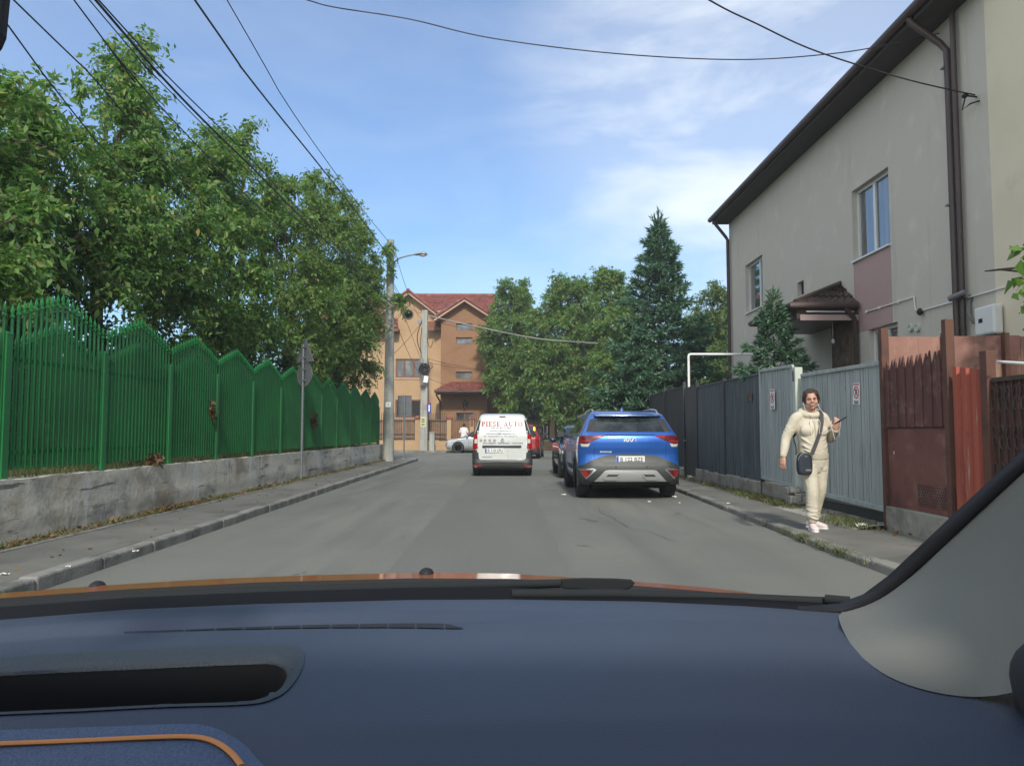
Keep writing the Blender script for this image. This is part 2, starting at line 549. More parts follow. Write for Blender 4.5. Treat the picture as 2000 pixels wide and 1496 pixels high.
# ------------------------------------------------------------------ left retaining wall and green fence
WX = -4.98
t = empty('concrete_wall', (WX - 0.15, 12, 0), 'long low weathered concrete wall that carries the green picket fence', 'wall')
mb = MB()
V = []
ny, nzz = 300, 9
rng = np.random.default_rng(5)
for j in range(ny + 1):
    y = -12 + (31.6 + 12) * j / ny
    for k in range(nzz + 1):
        z = 0.0 + 0.75 * k / nzz
        dx = 0.006 * math.sin(y * 1.7 + k) * math.sin(y * 0.43) + rng.uniform(-0.002, 0.002)
        if abs(z - 0.33 - 0.02 * math.sin(y * 0.9)) < 0.045: dx += 0.012      # pour line
        V.append((WX + dx, y, z + (rng.uniform(-0.008, 0.008) if k == nzz else 0)))
Fs = [(j * (nzz + 1) + k, (j + 1) * (nzz + 1) + k, (j + 1) * (nzz + 1) + k + 1, j * (nzz + 1) + k + 1) for j in range(ny) for k in range(nzz)]
mb.add(V, Fs)
base = len(mb.v)
top = [j * (nzz + 1) + nzz for j in range(ny + 1)]
mb.v += [(WX - 0.3, mb.v[i][1], 0.75) for i in top]
for j in range(ny):
    mb.f.append((top[j], top[j + 1], base + j + 1, base + j)); mb.m.append(0)
mb.add([(WX, 31.6, 0), (WX - .3, 31.6, 0), (WX - .3, 31.6, .75), (WX, 31.6, .75)], [(0, 1, 2, 3)])
mb.add([(WX - .3, -12, 0), (WX - .3, 31.6, 0), (WX - .3, 31.6, .75), (WX - .3, -12, .75)], [(0, 1, 2, 3)])
mb.build('masonry', M['conc'], t, fixn=False, smooth=50)
M['green'] = mat('green_paint', (0.014, 0.170, 0.042), 0.5, spec=0.4,
    layers=[((0.011, 0.125, 0.032), 1.1, 0.45, 0.65), ((0.03, 0.215, 0.065), 5, 0.6, 0.8), ((0.10, 0.13, 0.07), 14, 0.67, 0.8)])
FX = -5.1
FY0, FDY = 7.8, 1.892
fence = empty('picket_fence', (FX, FY0, 0.75), 'tall green painted metal picket fence with pointed gable panels on the low wall', 'fence')
def picket(mb, x, y, z0, z1, w=0.0225):
    h = w / 2
    mb.box(x - h, x + h, y - h, y + h, z0, z1 - 0.15)
    mb.lathe([(0.013, z1 - 0.151), (0.024, z1 - 0.135), (0.024, z1 - 0.12), (0.012, z1 - 0.11), (0.020, z1 - 0.07), (0.002, z1)], (x, y, 0), 'z', 5)
for k in range(-2, 12):
    ya, yb = FY0 + FDY * k, FY0 + FDY * (k + 1)
    mb = MB()
    n = 37
    for i in range(n):
        u = (i + 0.7) / (n + 0.4)
        y = ya + 0.03 + (yb - ya - 0.06) * u
        g = 1 - abs(2 * u - 1)
        if i % 2 == 0:
            picket(mb, FX + 0.022, y, 0.84, 2.52 + 0.29 * g ** 0.85)
        else:
            picket(mb, FX - 0.022, y, 0.84, 2.16 + 0.33 * g)
    for z in (1.02, 1.98):
        mb.box(FX - 0.008, FX + 0.008, ya + 0.05, yb - 0.05, z - 0.02, z + 0.02)
    mb.build('picket_panel', M['green'], fence)
for k in range(-2, 13):
    y = FY0 + FDY * k
    mb = MB(); mb.box(FX - 0.05, FX + 0.05, y - 0.05, y + 0.05, 0.76, 2.21)
    mb.lathe([(0.072, 2.211), (0.072, 2.225), (0.05, 2.24), (0.0, 2.26)], (FX, y, 0), 'z', 4, a0=math.pi / 4)
    mb.build('post', M['green'], fence, bevel=0.006)
M['deadleaf'] = leaf_mat('dead_leaf', [(0, (0.10, 0.05, 0.02)), (0.5, (0.2, 0.12, 0.05)), (1, (0.13, 0.09, 0.04))], trans=0.1)
def leaf_cloud(pts, L, W, rng, droop=0.5, fold=0.25, dirs=None):
    """one folded diamond leaf at each point"""
    n = len(pts)
    d = rng.normal(size=(n, 3)) if dirs is None else dirs + rng.normal(size=(n, 3)) * 0.45
    d[:, 2] -= droop
    d /= np.linalg.norm(d, axis=1)[:, None] + 1e-9
    up = rng.normal(size=(n, 3)) * 0.6 + np.array([0, 0, 1.0])
    s = np.cross(d, up); s /= np.linalg.norm(s, axis=1)[:, None] + 1e-9
    nn = np.cross(s, d)
    k_ = rng.uniform(0.5, 1.4, n)[:, None]; l = L * k_; w = W * k_ * rng.uniform(0.75, 1.25, n)[:, None]
    p0 = pts; p2 = pts + d * l
    mid = pts + d * l * 0.42 + nn * w * fold
    p1 = mid + s * w * 0.5; p3 = mid - s * w * 0.5
    p2 = p2 - nn * w * 0.2
    V = np.stack([p0, p1, p2, p3], 1).reshape(-1, 3)
    Q = np.arange(n * 4).reshape(n, 4)
    return V, Q
def dead_clump(loc, label, n, r):
    rng = np.random.default_rng(int(abs(loc[1]) * 100))
    p = np.clip(rng.normal(size=(n, 3)), -1.7, 1.7) * np.array(r) 
    V, Q = leaf_cloud(p, 0.09, 0.05, rng, 0.3)
    o = link_mesh('dry_leaf_clump', np_mesh('dry_leaf_clump', V, Q), M['deadleaf'])
    o.location = loc
    tag(o, label, 'leaf clump')
q = atX(412, 800, FX + 0.05); dead_clump((q.x + .02, q.y, q.z), 'brown withered leaf clump hanging on a green fence post at mid height', 60, (0.02, 0.035, 0.09))
q = atX(303, 885, FX + 0.08); dead_clump((q.x, q.y, 0.83), 'brown dry twig heap lying on top of the concrete wall against the fence', 160, (0.03, 0.09, 0.035))
q = atX(612, 820, FX + 0.05); dead_clump((q.x + .02, q.y, q.z), 'small brown and green vine tuft growing out through the fence pickets behind the sign', 150, (0.02, 0.13, 0.09))
# ------------------------------------------------------------------ trees and plants
M['bark'] = mat('bark', (0.13, 0.105, 0.08), 0.95, spec=0.15, layers=[((0.22, 0.2, 0.17), 6, 0.5, 0.7, (1, 1, 0.2)), ((0.06, 0.05, 0.04), 12, 0.5, 0.7, (1, 1, 0.2))],
                bump=0.8, bscale=18, stretch=(1, 1, 0.25))
M['leaf_ash'] = leaf_mat('leaf_ash', [(0, (0.064, 0.143, 0.040)), (0.45, (0.111, 0.221, 0.054)), (0.8, (0.174, 0.288, 0.079)), (0.95, (0.277, 0.339, 0.124)), (1, (0.367, 0.305, 0.089))], trans=0.42)
M['leaf_dense'] = leaf_mat('leaf_dense', [(0, (0.078, 0.151, 0.043)), (0.5, (0.138, 0.246, 0.064)), (0.85, (0.204, 0.288, 0.079)), (1, (0.315, 0.288, 0.107))], trans=0.42)
M['leaf_walnut'] = leaf_mat('leaf_walnut', [(0, (0.077, 0.166, 0.046)), (0.45, (0.125, 0.242, 0.066)), (0.8, (0.192, 0.287, 0.082)), (0.95, (0.275, 0.287, 0.082)), (1, (0.248, 0.166, 0.051))], trans=0.42)
M['leaf_pale'] = leaf_mat('leaf_pale', [(0, (0.072, 0.126, 0.040)), (0.5, (0.120, 0.189, 0.059)), (1, (0.192, 0.239, 0.092))], trans=0.42)
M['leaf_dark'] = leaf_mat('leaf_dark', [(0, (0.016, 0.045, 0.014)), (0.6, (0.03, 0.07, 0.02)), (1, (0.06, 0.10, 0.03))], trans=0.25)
M['needle'] = leaf_mat('fir_needle', [(0, (0.056, 0.122, 0.075)), (0.5, (0.099, 0.196, 0.117)), (0.9, (0.164, 0.280, 0.169)), (1, (0.259, 0.358, 0.245))], rough=0.6, trans=0.2)
M['vine'] = leaf_mat('vine_leaf', [(0, (0.06, 0.14, 0.03)), (0.6, (0.10, 0.2, 0.04)), (1, (0.16, 0.26, 0.07))], trans=0.35)
def crown_mesh(blobs, n, L, W, seed, per=11, droop=0.55, tw=0.5, gap=0.15, gs=1.6, shell=0.42, cl=0.30, tpc=14):
    rng = np.random.default_rng(seed)
    B = np.array(blobs, float)
    wts = np.prod(B[:, 3:6], axis=1) ** (2 / 3)
    wts /= wts.sum()
    nt = int(n / per * 1.5)
    bi = rng.choice(len(B), nt, p=wts)
    u = rng.normal(size=(nt, 3)); u /= np.linalg.norm(u, axis=1)[:, None]
    ph = rng.uniform(0, 6.28, 6)
    lump = 1 + 0.19 * np.sin(u[:, 0] * 6 + ph[0] + bi) * np.sin(u[:, 2] * 5 + bi) + 0.16 * np.sin(u[:, 1] * 8 + ph[1] + bi * 2) + 0.17 * np.sin(u[:, 2] * 9 + ph[2])
    rad = (shell + (1.02 - shell) * rng.uniform(size=nt) ** 0.6) * lump
    P = B[bi, :3] + u * rad[:, None] * B[bi, 3:6]
    q = P * gs
    nz = np.sin(q[:, 0] * 2.1 + ph[3]) * np.sin(q[:, 1] * 1.7 + ph[4]) + np.sin(q[:, 2] * 2.4 + ph[5]) * np.sin((q[:, 0] + q[:, 2]) * 1.3) + 0.5 * np.sin(q[:, 0] * 5 + q[:, 1] * 3) * np.sin(q[:, 2] * 5.3)
    keep = nz > (np.quantile(nz, gap) + rng.normal(size=nt) * 0.15)
    P, u = P[keep], u[keep]
    nt = int(n / per)
    nc = max(6, min(len(P), nt // tpc))                      # leaf clumps, each of tpc twigs
    C, cu = P[:nc], u[:nc]
    ci = rng.integers(0, nc, nt)
    o = rng.normal(size=(nt, 3)); o /= np.linalg.norm(o, axis=1)[:, None]
    size = cl * rng.uniform(0.55, 1.35, nc)[ci]
    P = C[ci] + o * size[:, None] * rng.uniform(0.2, 1.0, nt)[:, None] * np.array([1, 1, 0.75])
    u = cu[ci]
    d = o * 0.75 + u * 0.55 + rng.normal(size=(nt, 3)) * 0.3; d[:, 2] += 0.1
    d /= np.linalg.norm(d, axis=1)[:, None]
    tl = tw * rng.uniform(0.6, 1.3, nt)
    side = np.cross(d, rng.normal(size=(nt, 3)) + np.array([0, 0, 1.5])); side /= np.linalg.norm(side, axis=1)[:, None] + 1e-9
    t = (np.arange(per) + 0.3) / per
    sg = np.where(np.arange(per) % 2 == 0, 1.0, -1.0)
    pts = P[:, None, :] + d[:, None, :] * (t[None, :, None] - 0.35) * tl[:, None, None]
    pts[:, :, 2] -= (t[None, :] ** 2) * tl[:, None] * 0.35          # twigs bend down
    ld = d[:, None, :] * 0.55 + side[:, None, :] * sg[None, :, None] * 0.9
    V, Q = leaf_cloud(pts.reshape(-1, 3), L, W, rng, droop, 0.2, ld.reshape(-1, 3))
    return np_mesh('crown', V, Q)
def tree(name, label, base, trunk_r, blobs, n, L, W, lm, seed, group=None, lean=(0, 0), cat='tree', limbs=True, **k):
    t = empty(name, base, label, cat, group)
    b = Vector(base)
    rnd = random.Random(seed)
    top = max(blobs, key=lambda q: q[2])
    mb = MB()
    def limb(p, q, r0, r1, nseg=7, wob=0.12):
        p, q = Vector(p), Vector(q)
        pts, rs = [], []
        L_ = (q - p).length
        for i in range(nseg + 1):
            s = i / nseg
            v = p.lerp(q, s) + Vector((rnd.uniform(-1, 1), rnd.uniform(-1, 1), 0.0)) * wob * L_ * 0.35 * math.sin(math.pi * s)
            v.z += 0.10 * L_ * math.sin(math.pi * s)
            pts.append(v); rs.append(r0 + (r1 - r0) * s)
        mb.tube(pts, rs, 7)
        return pts
    fork = Vector((b.x + lean[0], b.y + lean[1], b.z + 0.42 * (top[2] - b.z)))
    pts = limb(b, fork, trunk_r, trunk_r * 0.68, 8, 0.08)
    limb(fork, (top[0], top[1], top[2] + top[5] * 0.5), trunk_r * 0.62, 0.012, 8)
    if limbs:
        for q in blobs:
            if q is top: continue
            s = pts[rnd.randint(4, 8)]
            c = Vector(q[:3])
            e = limb(s, c, trunk_r * 0.42, trunk_r * 0.10, 6)
            for _ in range(3):
                dd = Vector((rnd.uniform(-1, 1) * q[3], rnd.uniform(-1, 1) * q[4], rnd.uniform(-.3, 1) * q[5])) * 0.75
                limb(e[rnd.randint(3, 6)], c + dd, trunk_r * 0.12, 0.008, 5)
    mb.build('trunk', M['bark'], t, smooth=60)
    link_mesh('crown', crown_mesh(blobs, n, L, W, seed, **k), lm, t, True)
    return t
def blobs_x(lst):
    """(px, py, x of the blob's centre, radius in photo pixels)"""
    out = []
    for px, py, x, r in lst:
        c = atX(px, py, x)
        rr = r * c.y / F
        out.append((c.x, c.y, c.z, rr, rr * 1.15, rr))
    return out
def blobs_y(lst):
    out = []
    for px, py, Y, r in lst:
        c = atY(px, py, Y)
        rr = r * Y / F
        out.append((c.x, c.y, c.z, rr, rr, rr))
    return out
G_L = 'trees behind the green fence'
bl = blobs_x([(40, 330, -7.2, 150), (-60, 300, -7, 140), (20, 215, -7.2, 70), (110, 225, -7.2, 62), (60, 170, -7.2, 34), (150, 330, -7.2, 100), (60, 460, -6.9, 120), (-60, 500, -6.6, 140), (150, 480, -6.6, 90), (70, 560, -7.4, 70)])
tree('ash_tree', 'tall ash tree at the near end of the green fence with loose open twigs', (-7.9, 11.6, 0.6), 0.15, bl, 24000, 0.125, 0.055, M['leaf_ash'], 11, G_L, gap=0.42, shell=.3, cl=.27, tpc=11, tw=.55)
bl = blobs_x([(250, 185, -7.4, 78), (275, 125, -7.4, 46), (215, 150, -7.4, 42), (300, 215, -7.4, 48), (255, 290, -7.2, 92), (330, 330, -7.0, 84), (230, 400, -6.8, 105), (330, 440, -6.4, 100), (215, 520, -6.6, 95), (330, 560, -6.4, 85)])
tree('ash_tree', 'tallest ash tree behind the green fence, its narrow top above its neighbours', (-7.6, 14.2, 0.6), 0.16, bl, 27000, 0.125, 0.055, M['leaf_ash'], 12, G_L, gap=0.42, shell=.3, cl=.27, tpc=11, tw=.55)
bl = blobs_x([(420, 300, -6.9, 58), (470, 310, -6.9, 44), (485, 262, -6.9, 22), (410, 380, -6.7, 90), (480, 400, -6.6, 64), (430, 480, -6.3, 100), (450, 580, -6.2, 95), (350, 640, -6.6, 80), (490, 650, -6.5, 70)])
tree('ash_tree', 'ash tree with one upright leader shoot, between the tallest ash and the dense round tree', (-7.0, 18.3, 0.6), 0.14, bl, 30000, 0.13, 0.055, M['leaf_ash'], 13, G_L, lean=(0.5, 0), gap=0.34, shell=.35, cl=.28, tpc=11, tw=.55)
bl = blobs_x([(585, 400, -6.4, 70), (640, 405, -6.2, 62), (560, 460, -6.4, 85), (640, 500, -6.0, 95), (560, 570, -6.1, 100), (640, 610, -5.9, 90), (570, 670, -6.1, 80), (680, 425, -6.0, 32), (545, 370, -6.4, 40)])
tree('plum_tree', 'dense round crowned tree with small leaves, behind the middle of the green fence', (-6.6, 23.0, 0.6), 0.15, bl, 52000, 0.12, 0.058, M['leaf_dense'], 14, G_L, gap=0.1, shell=0.45)
bl = blobs_x([(690, 460, -5.7, 38), (708, 500, -5.5, 30), (685, 550, -5.6, 55), (692, 630, -5.5, 48), (660, 660, -5.8, 60), (690, 710, -5.6, 38), (715, 590, -5.3, 22), (640, 700, -5.9, 45)])
tree('plum_tree', 'dark green tree hanging over the far end of the green fence beside the lamp post', (-6.3, 28.3, 0.6), 0.14, bl, 40000, 0.12, 0.055, M['leaf_dense'], 15, G_L, gap=0.12)
bl = blobs_y([(766, 525, 30.1, 9), (778, 588, 30.2, 11), (745, 575, 30, 12), (742, 490, 29.8, 16), (806, 590, 30.3, 5), (735, 540, 29.5, 18)])
tree('ash_tree', 'thin ash branch sprays crossing the shaft of the street lamp', (-5.9, 29.6, 0.6), 0.07, bl, 1500, 0.19, 0.06, M['leaf_ash'], 16, G_L, gap=0.1, cl=.2, tpc=8)
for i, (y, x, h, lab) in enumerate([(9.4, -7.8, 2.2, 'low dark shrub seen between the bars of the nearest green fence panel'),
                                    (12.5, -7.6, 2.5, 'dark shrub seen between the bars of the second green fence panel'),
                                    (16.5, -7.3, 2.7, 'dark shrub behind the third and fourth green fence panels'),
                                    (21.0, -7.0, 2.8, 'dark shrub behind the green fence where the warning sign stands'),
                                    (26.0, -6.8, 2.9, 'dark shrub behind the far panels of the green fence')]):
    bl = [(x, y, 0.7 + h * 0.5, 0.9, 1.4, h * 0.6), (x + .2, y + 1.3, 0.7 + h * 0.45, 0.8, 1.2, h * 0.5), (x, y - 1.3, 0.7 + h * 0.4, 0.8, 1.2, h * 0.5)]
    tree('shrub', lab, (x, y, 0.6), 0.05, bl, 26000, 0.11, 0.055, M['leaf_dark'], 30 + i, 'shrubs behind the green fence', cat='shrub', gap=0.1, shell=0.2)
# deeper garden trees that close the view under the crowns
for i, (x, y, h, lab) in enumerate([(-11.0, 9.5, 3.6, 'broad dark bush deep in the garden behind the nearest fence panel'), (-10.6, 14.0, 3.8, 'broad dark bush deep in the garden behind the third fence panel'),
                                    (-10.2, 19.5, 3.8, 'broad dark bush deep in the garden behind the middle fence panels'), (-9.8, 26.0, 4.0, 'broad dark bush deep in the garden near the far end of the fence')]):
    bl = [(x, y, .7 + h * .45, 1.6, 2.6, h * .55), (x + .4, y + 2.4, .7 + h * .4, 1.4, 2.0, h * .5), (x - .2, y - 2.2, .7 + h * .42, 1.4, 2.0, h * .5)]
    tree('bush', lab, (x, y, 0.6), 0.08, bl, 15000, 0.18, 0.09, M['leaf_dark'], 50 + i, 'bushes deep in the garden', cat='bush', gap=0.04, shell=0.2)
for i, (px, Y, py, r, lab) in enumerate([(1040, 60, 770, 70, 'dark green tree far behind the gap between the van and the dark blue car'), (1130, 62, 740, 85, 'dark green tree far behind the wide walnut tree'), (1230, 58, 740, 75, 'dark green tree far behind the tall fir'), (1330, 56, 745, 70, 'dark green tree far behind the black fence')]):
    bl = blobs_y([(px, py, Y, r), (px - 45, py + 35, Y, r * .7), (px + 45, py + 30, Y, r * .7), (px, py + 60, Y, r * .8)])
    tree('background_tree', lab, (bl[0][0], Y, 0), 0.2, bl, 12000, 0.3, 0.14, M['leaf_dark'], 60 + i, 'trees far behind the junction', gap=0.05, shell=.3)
# walnut trees beyond the junction
G_W = 'walnut trees beyond the junction'
bl = blobs_y([(1000, 600, 50, 42), (1005, 568, 50, 26), (985, 655, 50, 40), (1020, 665, 49.6, 40), (985, 730, 50, 40), (1035, 745, 49, 45), (1000, 785, 49.5, 26), (960, 690, 50.3, 16)])
tree('walnut_tree', 'bushy walnut tree with browning leaves, close against the right end of the orange house', (0.9, 50.6, 0), 0.2, bl, 46000, 0.19, 0.085, M['leaf_walnut'], 21, G_W, gap=0.05, cl=.45)
bl = blobs_y([(1115, 590, 47.5, 48), (1085, 565, 47.5, 22), (1140, 570, 47.5, 30), (1095, 650, 47, 62), (1150, 650, 47, 60), (1080, 720, 46.5, 55), (1140, 740, 46.2, 62), (1085, 785, 46, 30), (1135, 795, 46, 26), (1050, 690, 47, 42), (1045, 640, 47.5, 26), (1060, 610, 47.5, 24)])
tree('walnut_tree', 'wide walnut tree behind the white van, its leaves yellowing low down', (4.2, 48.5, 0), 0.22, bl, 70000, 0.18, 0.085, M['leaf_walnut'], 22, G_W, gap=0.05, cl=.45)
bl = blobs_y([(1190, 575, 44, 34), (1185, 545, 44, 22), (1205, 540, 44, 14), (1200, 640, 43.5, 50), (1195, 710, 43, 50), (1215, 760, 42, 36), (1180, 780, 42.5, 28)])
tree('walnut_tree', 'narrow walnut tree pressed against the left side of the blue green fir', (6.3, 44.8, 0), 0.18, bl, 46000, 0.17, 0.08, M['leaf_walnut'], 23, G_W, gap=0.05, cl=.45)
bl = blobs_y([(1392, 600, 40, 38), (1365, 640, 40, 40), (1415, 640, 40, 36), (1385, 700, 39, 50), (1420, 720, 38, 34), (1360, 740, 38, 36), (1405, 580, 40, 22)])
tree('willow_tree', 'pale yellow green tree showing between the fir and the grey house', (10.7, 40.5, 0), 0.18, bl, 34000, 0.15, 0.06, M['leaf_pale'], 24, gap=0.1, cl=.45)
bl = blobs_y([(1420, 748, 27, 22), (1395, 765, 27, 20), (1440, 760, 27, 18), (1375, 770, 27.5, 16)])
tree('shrub', 'yellow green garden shrub peeping over the black fence beside the white gas pipe', (7.4, 27.0, 0), 0.05, bl, 9000, 0.10, 0.045, M['leaf_pale'], 25, cat='shrub', gap=0.05)
# conifers
def conifer(label, base, H, Rb, seed, nb, per, L, W, z0=0.08, power=0.95, group=None, spires=True, tip=0.03):
    rng = np.random.default_rng(seed); rnd = random.Random(seed)
    t = empty('fir_tree', base, label, 'fir tree', group)
    b = Vector(base)
    mb = MB()
    mb.tube([b + Vector((0, 0, H * s)) for s in (0, .2, .5, .8, 1.0)], [H * 0.016, H * 0.014, H * 0.009, H * 0.004, 0.006], 8)
    P, D = [], []
    gold = 2.39996
    for i in range(nb):
        s = z0 + (0.945 - z0) * (i + rnd.random() * 0.6) / nb
        z = H * s
        Lb = Rb * (max(0, .95 - s) / (.95 - z0)) ** power * rnd.choice((.5, .7, .9, 1.0, 1.15, 1.32)) + tip * H * 0.4
        a = i * gold + rnd.uniform(-.3, .3)
        el = -0.12 + 0.75 * s ** 2 + rnd.uniform(-.1, .1)           # low branches level, top ones rise
        hd = Vector((math.cos(a), math.sin(a), 0))
        npt = 6
        pts = []
        for j in range(npt + 1):
            v = j / npt
            pts.append(b + Vector((0, 0, z)) + hd * (Lb * v) + Vector((0, 0, Lb * (el * v + 0.16 * v * v * (1 - s) - 0.10 * v * (1 - s)))))
        mb.tube(pts, [0.012 * H / 9 * (1 - 0.8 * j / npt) + 0.003 for j in range(npt + 1)], 4, caps=False)
        m = max(10, int(per * Lb / Rb))
        sd = hd.cross(Vector((0, 0, 1)))
        for j in range(m):
            v = 0.12 + 0.88 * math.sqrt(rnd.random())
            k = min(npt - 1, int(v * npt)); p = pts[k].lerp(pts[k + 1], v * npt - k)
            o = rnd.uniform(-1, 1) * 0.30 * Lb * (1.08 - v) ** 0.7
            q = p + sd * o + hd * abs(o) * 0.5 + Vector((0, 0, rnd.uniform(-.04, .03) - abs(o) * 0.12))
            P.append(q); D.append(hd * 0.9 + sd * (0.9 if o > 0 else -0.9) * min(1, abs(o) * 5) + Vector((0, 0, 0.12)))
        for j in range(4):
            P.append(pts[-1]); D.append(hd + Vector((0, 0, 0.3)))
    if spires:
        for j in range(22):
            P.append(b + Vector((0, 0, H * (0.93 + 0.065 * j / 22)))); D.append(Vector((rnd.uniform(-.5, .5), rnd.uniform(-.5, .5), 2.6)))
        for j in range(7):
            a = j * 0.9; p0 = b + Vector((0, 0, H * (.925 + .004 * j))); e = Vector((math.cos(a) * .035, math.sin(a) * .035, .06)) * H * rnd.uniform(.5, 1)
            mb.tube([p0, p0 + e * .5, p0 + e + Vector((0, 0, .01 * H))], [.012, .009, .004], 4)
            for k in range(7): P.append(p0 + e * (.2 + .12 * k)); D.append(e.normalized() * 1.6)
    mb.build('trunk', M['bark'], t, smooth=60)
    P = np.array(P); D = np.array(D)
    V, Q = leaf_cloud(np.repeat(P, 2, 0), L, W, rng, 0.05, 0.15, np.repeat(D, 2, 0))
    link_mesh('crown', np_mesh('crown', V, Q), M['needle'], t, True)
    return t
q = atY(1285, 415, 27.5)
conifer('tall blue green fir tree with a spiky top beside the grey house', (q.x, 27.5, 0), q.z, 2.5, 41, 330, 165, 0.22, 0.05)
q = atY(1240, 652, 26.3)
conifer('shorter dark fir tree standing in front of the tall fir, behind the black fence', (q.x + .2, 26.5, 0), q.z, 1.9, 42, 170, 130, 0.20, 0.05, power=0.7)
q = atY(1515, 588, 15.0)
conifer('small fir tree with a bare top spike in front of the grey house porch', (5.17, 14.75, 0), 3.95, .56, 43, 70, 85, 0.13, 0.026, z0=0.52, power=0.8)
# vine at the right edge
t = empty('vine', (5.75, 8.0, 2.2), 'large leaved bright green vine hanging down at the right edge of the yellow house', 'vine')
rng = np.random.default_rng(9)
pts = []
mb = MB()
for (a, b2) in (((2060, 470), (1985, 500)), ((2050, 500), (1985, 570)), ((2060, 520), (1990, 615)), ((2080, 450), (2020, 540))):
    p0, p1 = atY(*a, 8.4), atY(*b2, 8.0)
    line = [p0.lerp(p1, s) + Vector((0, 0, 0.06 * math.sin(3 * s))) for s in np.linspace(0, 1, 7)]
    mb.tube(line, [0.012, 0.011, 0.01, 0.008, 0.007, 0.005, 0.004], 5)
    for s in np.linspace(0.1, 1, 16):
        p = p0.lerp(p1, s); pts.append((p.x + rng.normal() * .06, p.y + rng.normal() * .06, p.z + rng.normal() * .06))
mb.build('stem', M['bark'], t, smooth=60)
V, Q = leaf_cloud(np.array(pts), 0.15, 0.14, rng, 0.7, 0.2)
link_mesh('foliage', np_mesh('foliage', V, Q), M['vine'], t, True)
# ------------------------------------------------------------------ signs, poles and wires on the left
M['galv'] = mat('galvanised_steel', (0.21, 0.225, 0.235), 0.5, metal=0.5, layers=[((0.15, 0.16, 0.17), 6, 0.5, 0.7)])
M['signback'] = mat('sign_back_grey', (0.11, 0.12, 0.13), 0.6, metal=0.2, layers=[((0.15, 0.155, 0.16), 5, 0.5, 0.7)])
M['signwhite'] = mat('sign_white', (0.8, 0.8, 0.8), 0.4)
M['signred'] = mat('sign_red', (0.5, 0.02, 0.02), 0.4)
M['poleconc'] = mat('pole_concrete', (0.33, 0.335, 0.30), 0.9, spec=0.2, layers=[((0.24, 0.24, 0.215), 2.2, 0.48, 0.66, (3, 3, 0.35)), ((0.42, 0.42, 0.38), 9, 0.58, 0.75), ((0.17, 0.17, 0.15), 5, 0.62, 0.75, (3, 3, 0.6))], bump=0.5, bscale=30)
M['cable'] = mat('black_cable', (0.012, 0.012, 0.016), 0.6)
M['cablegrey'] = mat('grey_cable', (0.22, 0.22, 0.21), 0.7)
M['steel'] = mat('bare_steel', (0.45, 0.45, 0.45), 0.35, metal=0.9)
M['white'] = mat('white_paint', (0.75, 0.75, 0.72), 0.45, layers=[((0.6, 0.6, 0.57), 6, 0.55, 0.75)])
M['lampglass'] = mat('lamp_glass', (0.6, 0.6, 0.58), 0.15)
b = atZ(588, 938, 0.10)
sg = empty('road_sign', (b.x, b.y, 0.1), 'grey backs of a triangular and a round sign on one post by the concrete wall', 'road sign', rz=R(-38))
mb = MB(); mb.tube([(0, 0, 0), (0, 0, 3.22)], 0.03, 10); mb.lathe([(0.075, 0.0), (0.07, 0.012), (0.03, 0.02)], (0, 0, 0), 'z', 12)
mb.build('pole', M['galv'], sg, world=False, smooth=40)
def plate(name, poly, parent, y0=0.05, t=0.012):
    mb = MB()
    mb.prism(poly, lambda a, b: (a, y0, b), lambda a, b: (a, y0 + t, b))
    cxm = sum(p[0] for p in poly) / len(poly); czm = sum(p[1] for p in poly) / len(poly)
    n = len(poly)
    o = [(cxm + (x - cxm) * 1.015, czm + (z - czm) * 1.015) for x, z in poly]
    i = [(cxm + (x - cxm) * 0.95, czm + (z - czm) * 0.95) for x, z in poly]
    vs = [(x, y0 - 0.012, z) for x, z in o] + [(x, y0 - 0.012, z) for x, z in i] + [(x, y0 + t + .001, z) for x, z in o] + [(x, y0 + 0.0005, z) for x, z in i]
    fs = []
    for k in range(n):
        q = (k + 1) % n
        fs += [(k, q, q + n, k + n), (k, k + 2 * n, q + 2 * n, q), (k + n, q + n, q + 3 * n, k + 3 * n)]
    mb.add(vs, fs)
    pl = mb.build(name, M['signback'], parent, world=False)
    fr = MB(); fr.prism([(cxm + (x - cxm) * .9, czm + (z - czm) * .9) for x, z in poly], lambda a, b: (a, y0 + t + .002, b), lambda a, b: (a, y0 + t + .003, b))
    fr.build('sign_face', M['signwhite'], pl, world=False)
    return pl
tri = [(-0.33, 2.80), (0.33, 2.80), (0.30 * .1, 3.34), (-0.30 * .1, 3.34)]
plate('triangular_plate', tri, sg)
plate('round_plate', [(0.28 * math.cos(2 * math.pi * i / 32), 2.50 + 0.28 * math.sin(2 * math.pi * i / 32)) for i in range(32)], sg)
for z in (2.36, 2.62, 2.9, 3.15):
    mb = MB(); mb.box(-0.05, 0.05, -0.035, 0.048, z - 0.015, z + 0.015); mb.build('bracket', M['galv'], sg, world=False)
b = atY(789, 893, 33.3)
sg = empty('road_sign', (b.x, b.y, 0.1), 'grey back of a rectangular sign on a thin post at the street corner', 'road sign', rz=R(-6))
mb = MB(); mb.tube([(0, 0, 0), (0, 0, 2.75)], 0.03, 10); mb.lathe([(0.075, 0.0), (0.07, 0.012), (0.03, 0.02)], (0, 0, 0), 'z', 12)
mb.build('pole', M['galv'], sg, world=False, smooth=40)
plate('rectangular_plate', [(-0.30, 1.83), (0.30, 1.83), (0.30, 2.72), (-0.30, 2.72)], sg)
for z in (2.0, 2.5):
    mb = MB(); mb.box(-0.05, 0.05, -0.035, 0.048, z - 0.015, z + 0.015); mb.build('bracket', M['galv'], sg, world=False)
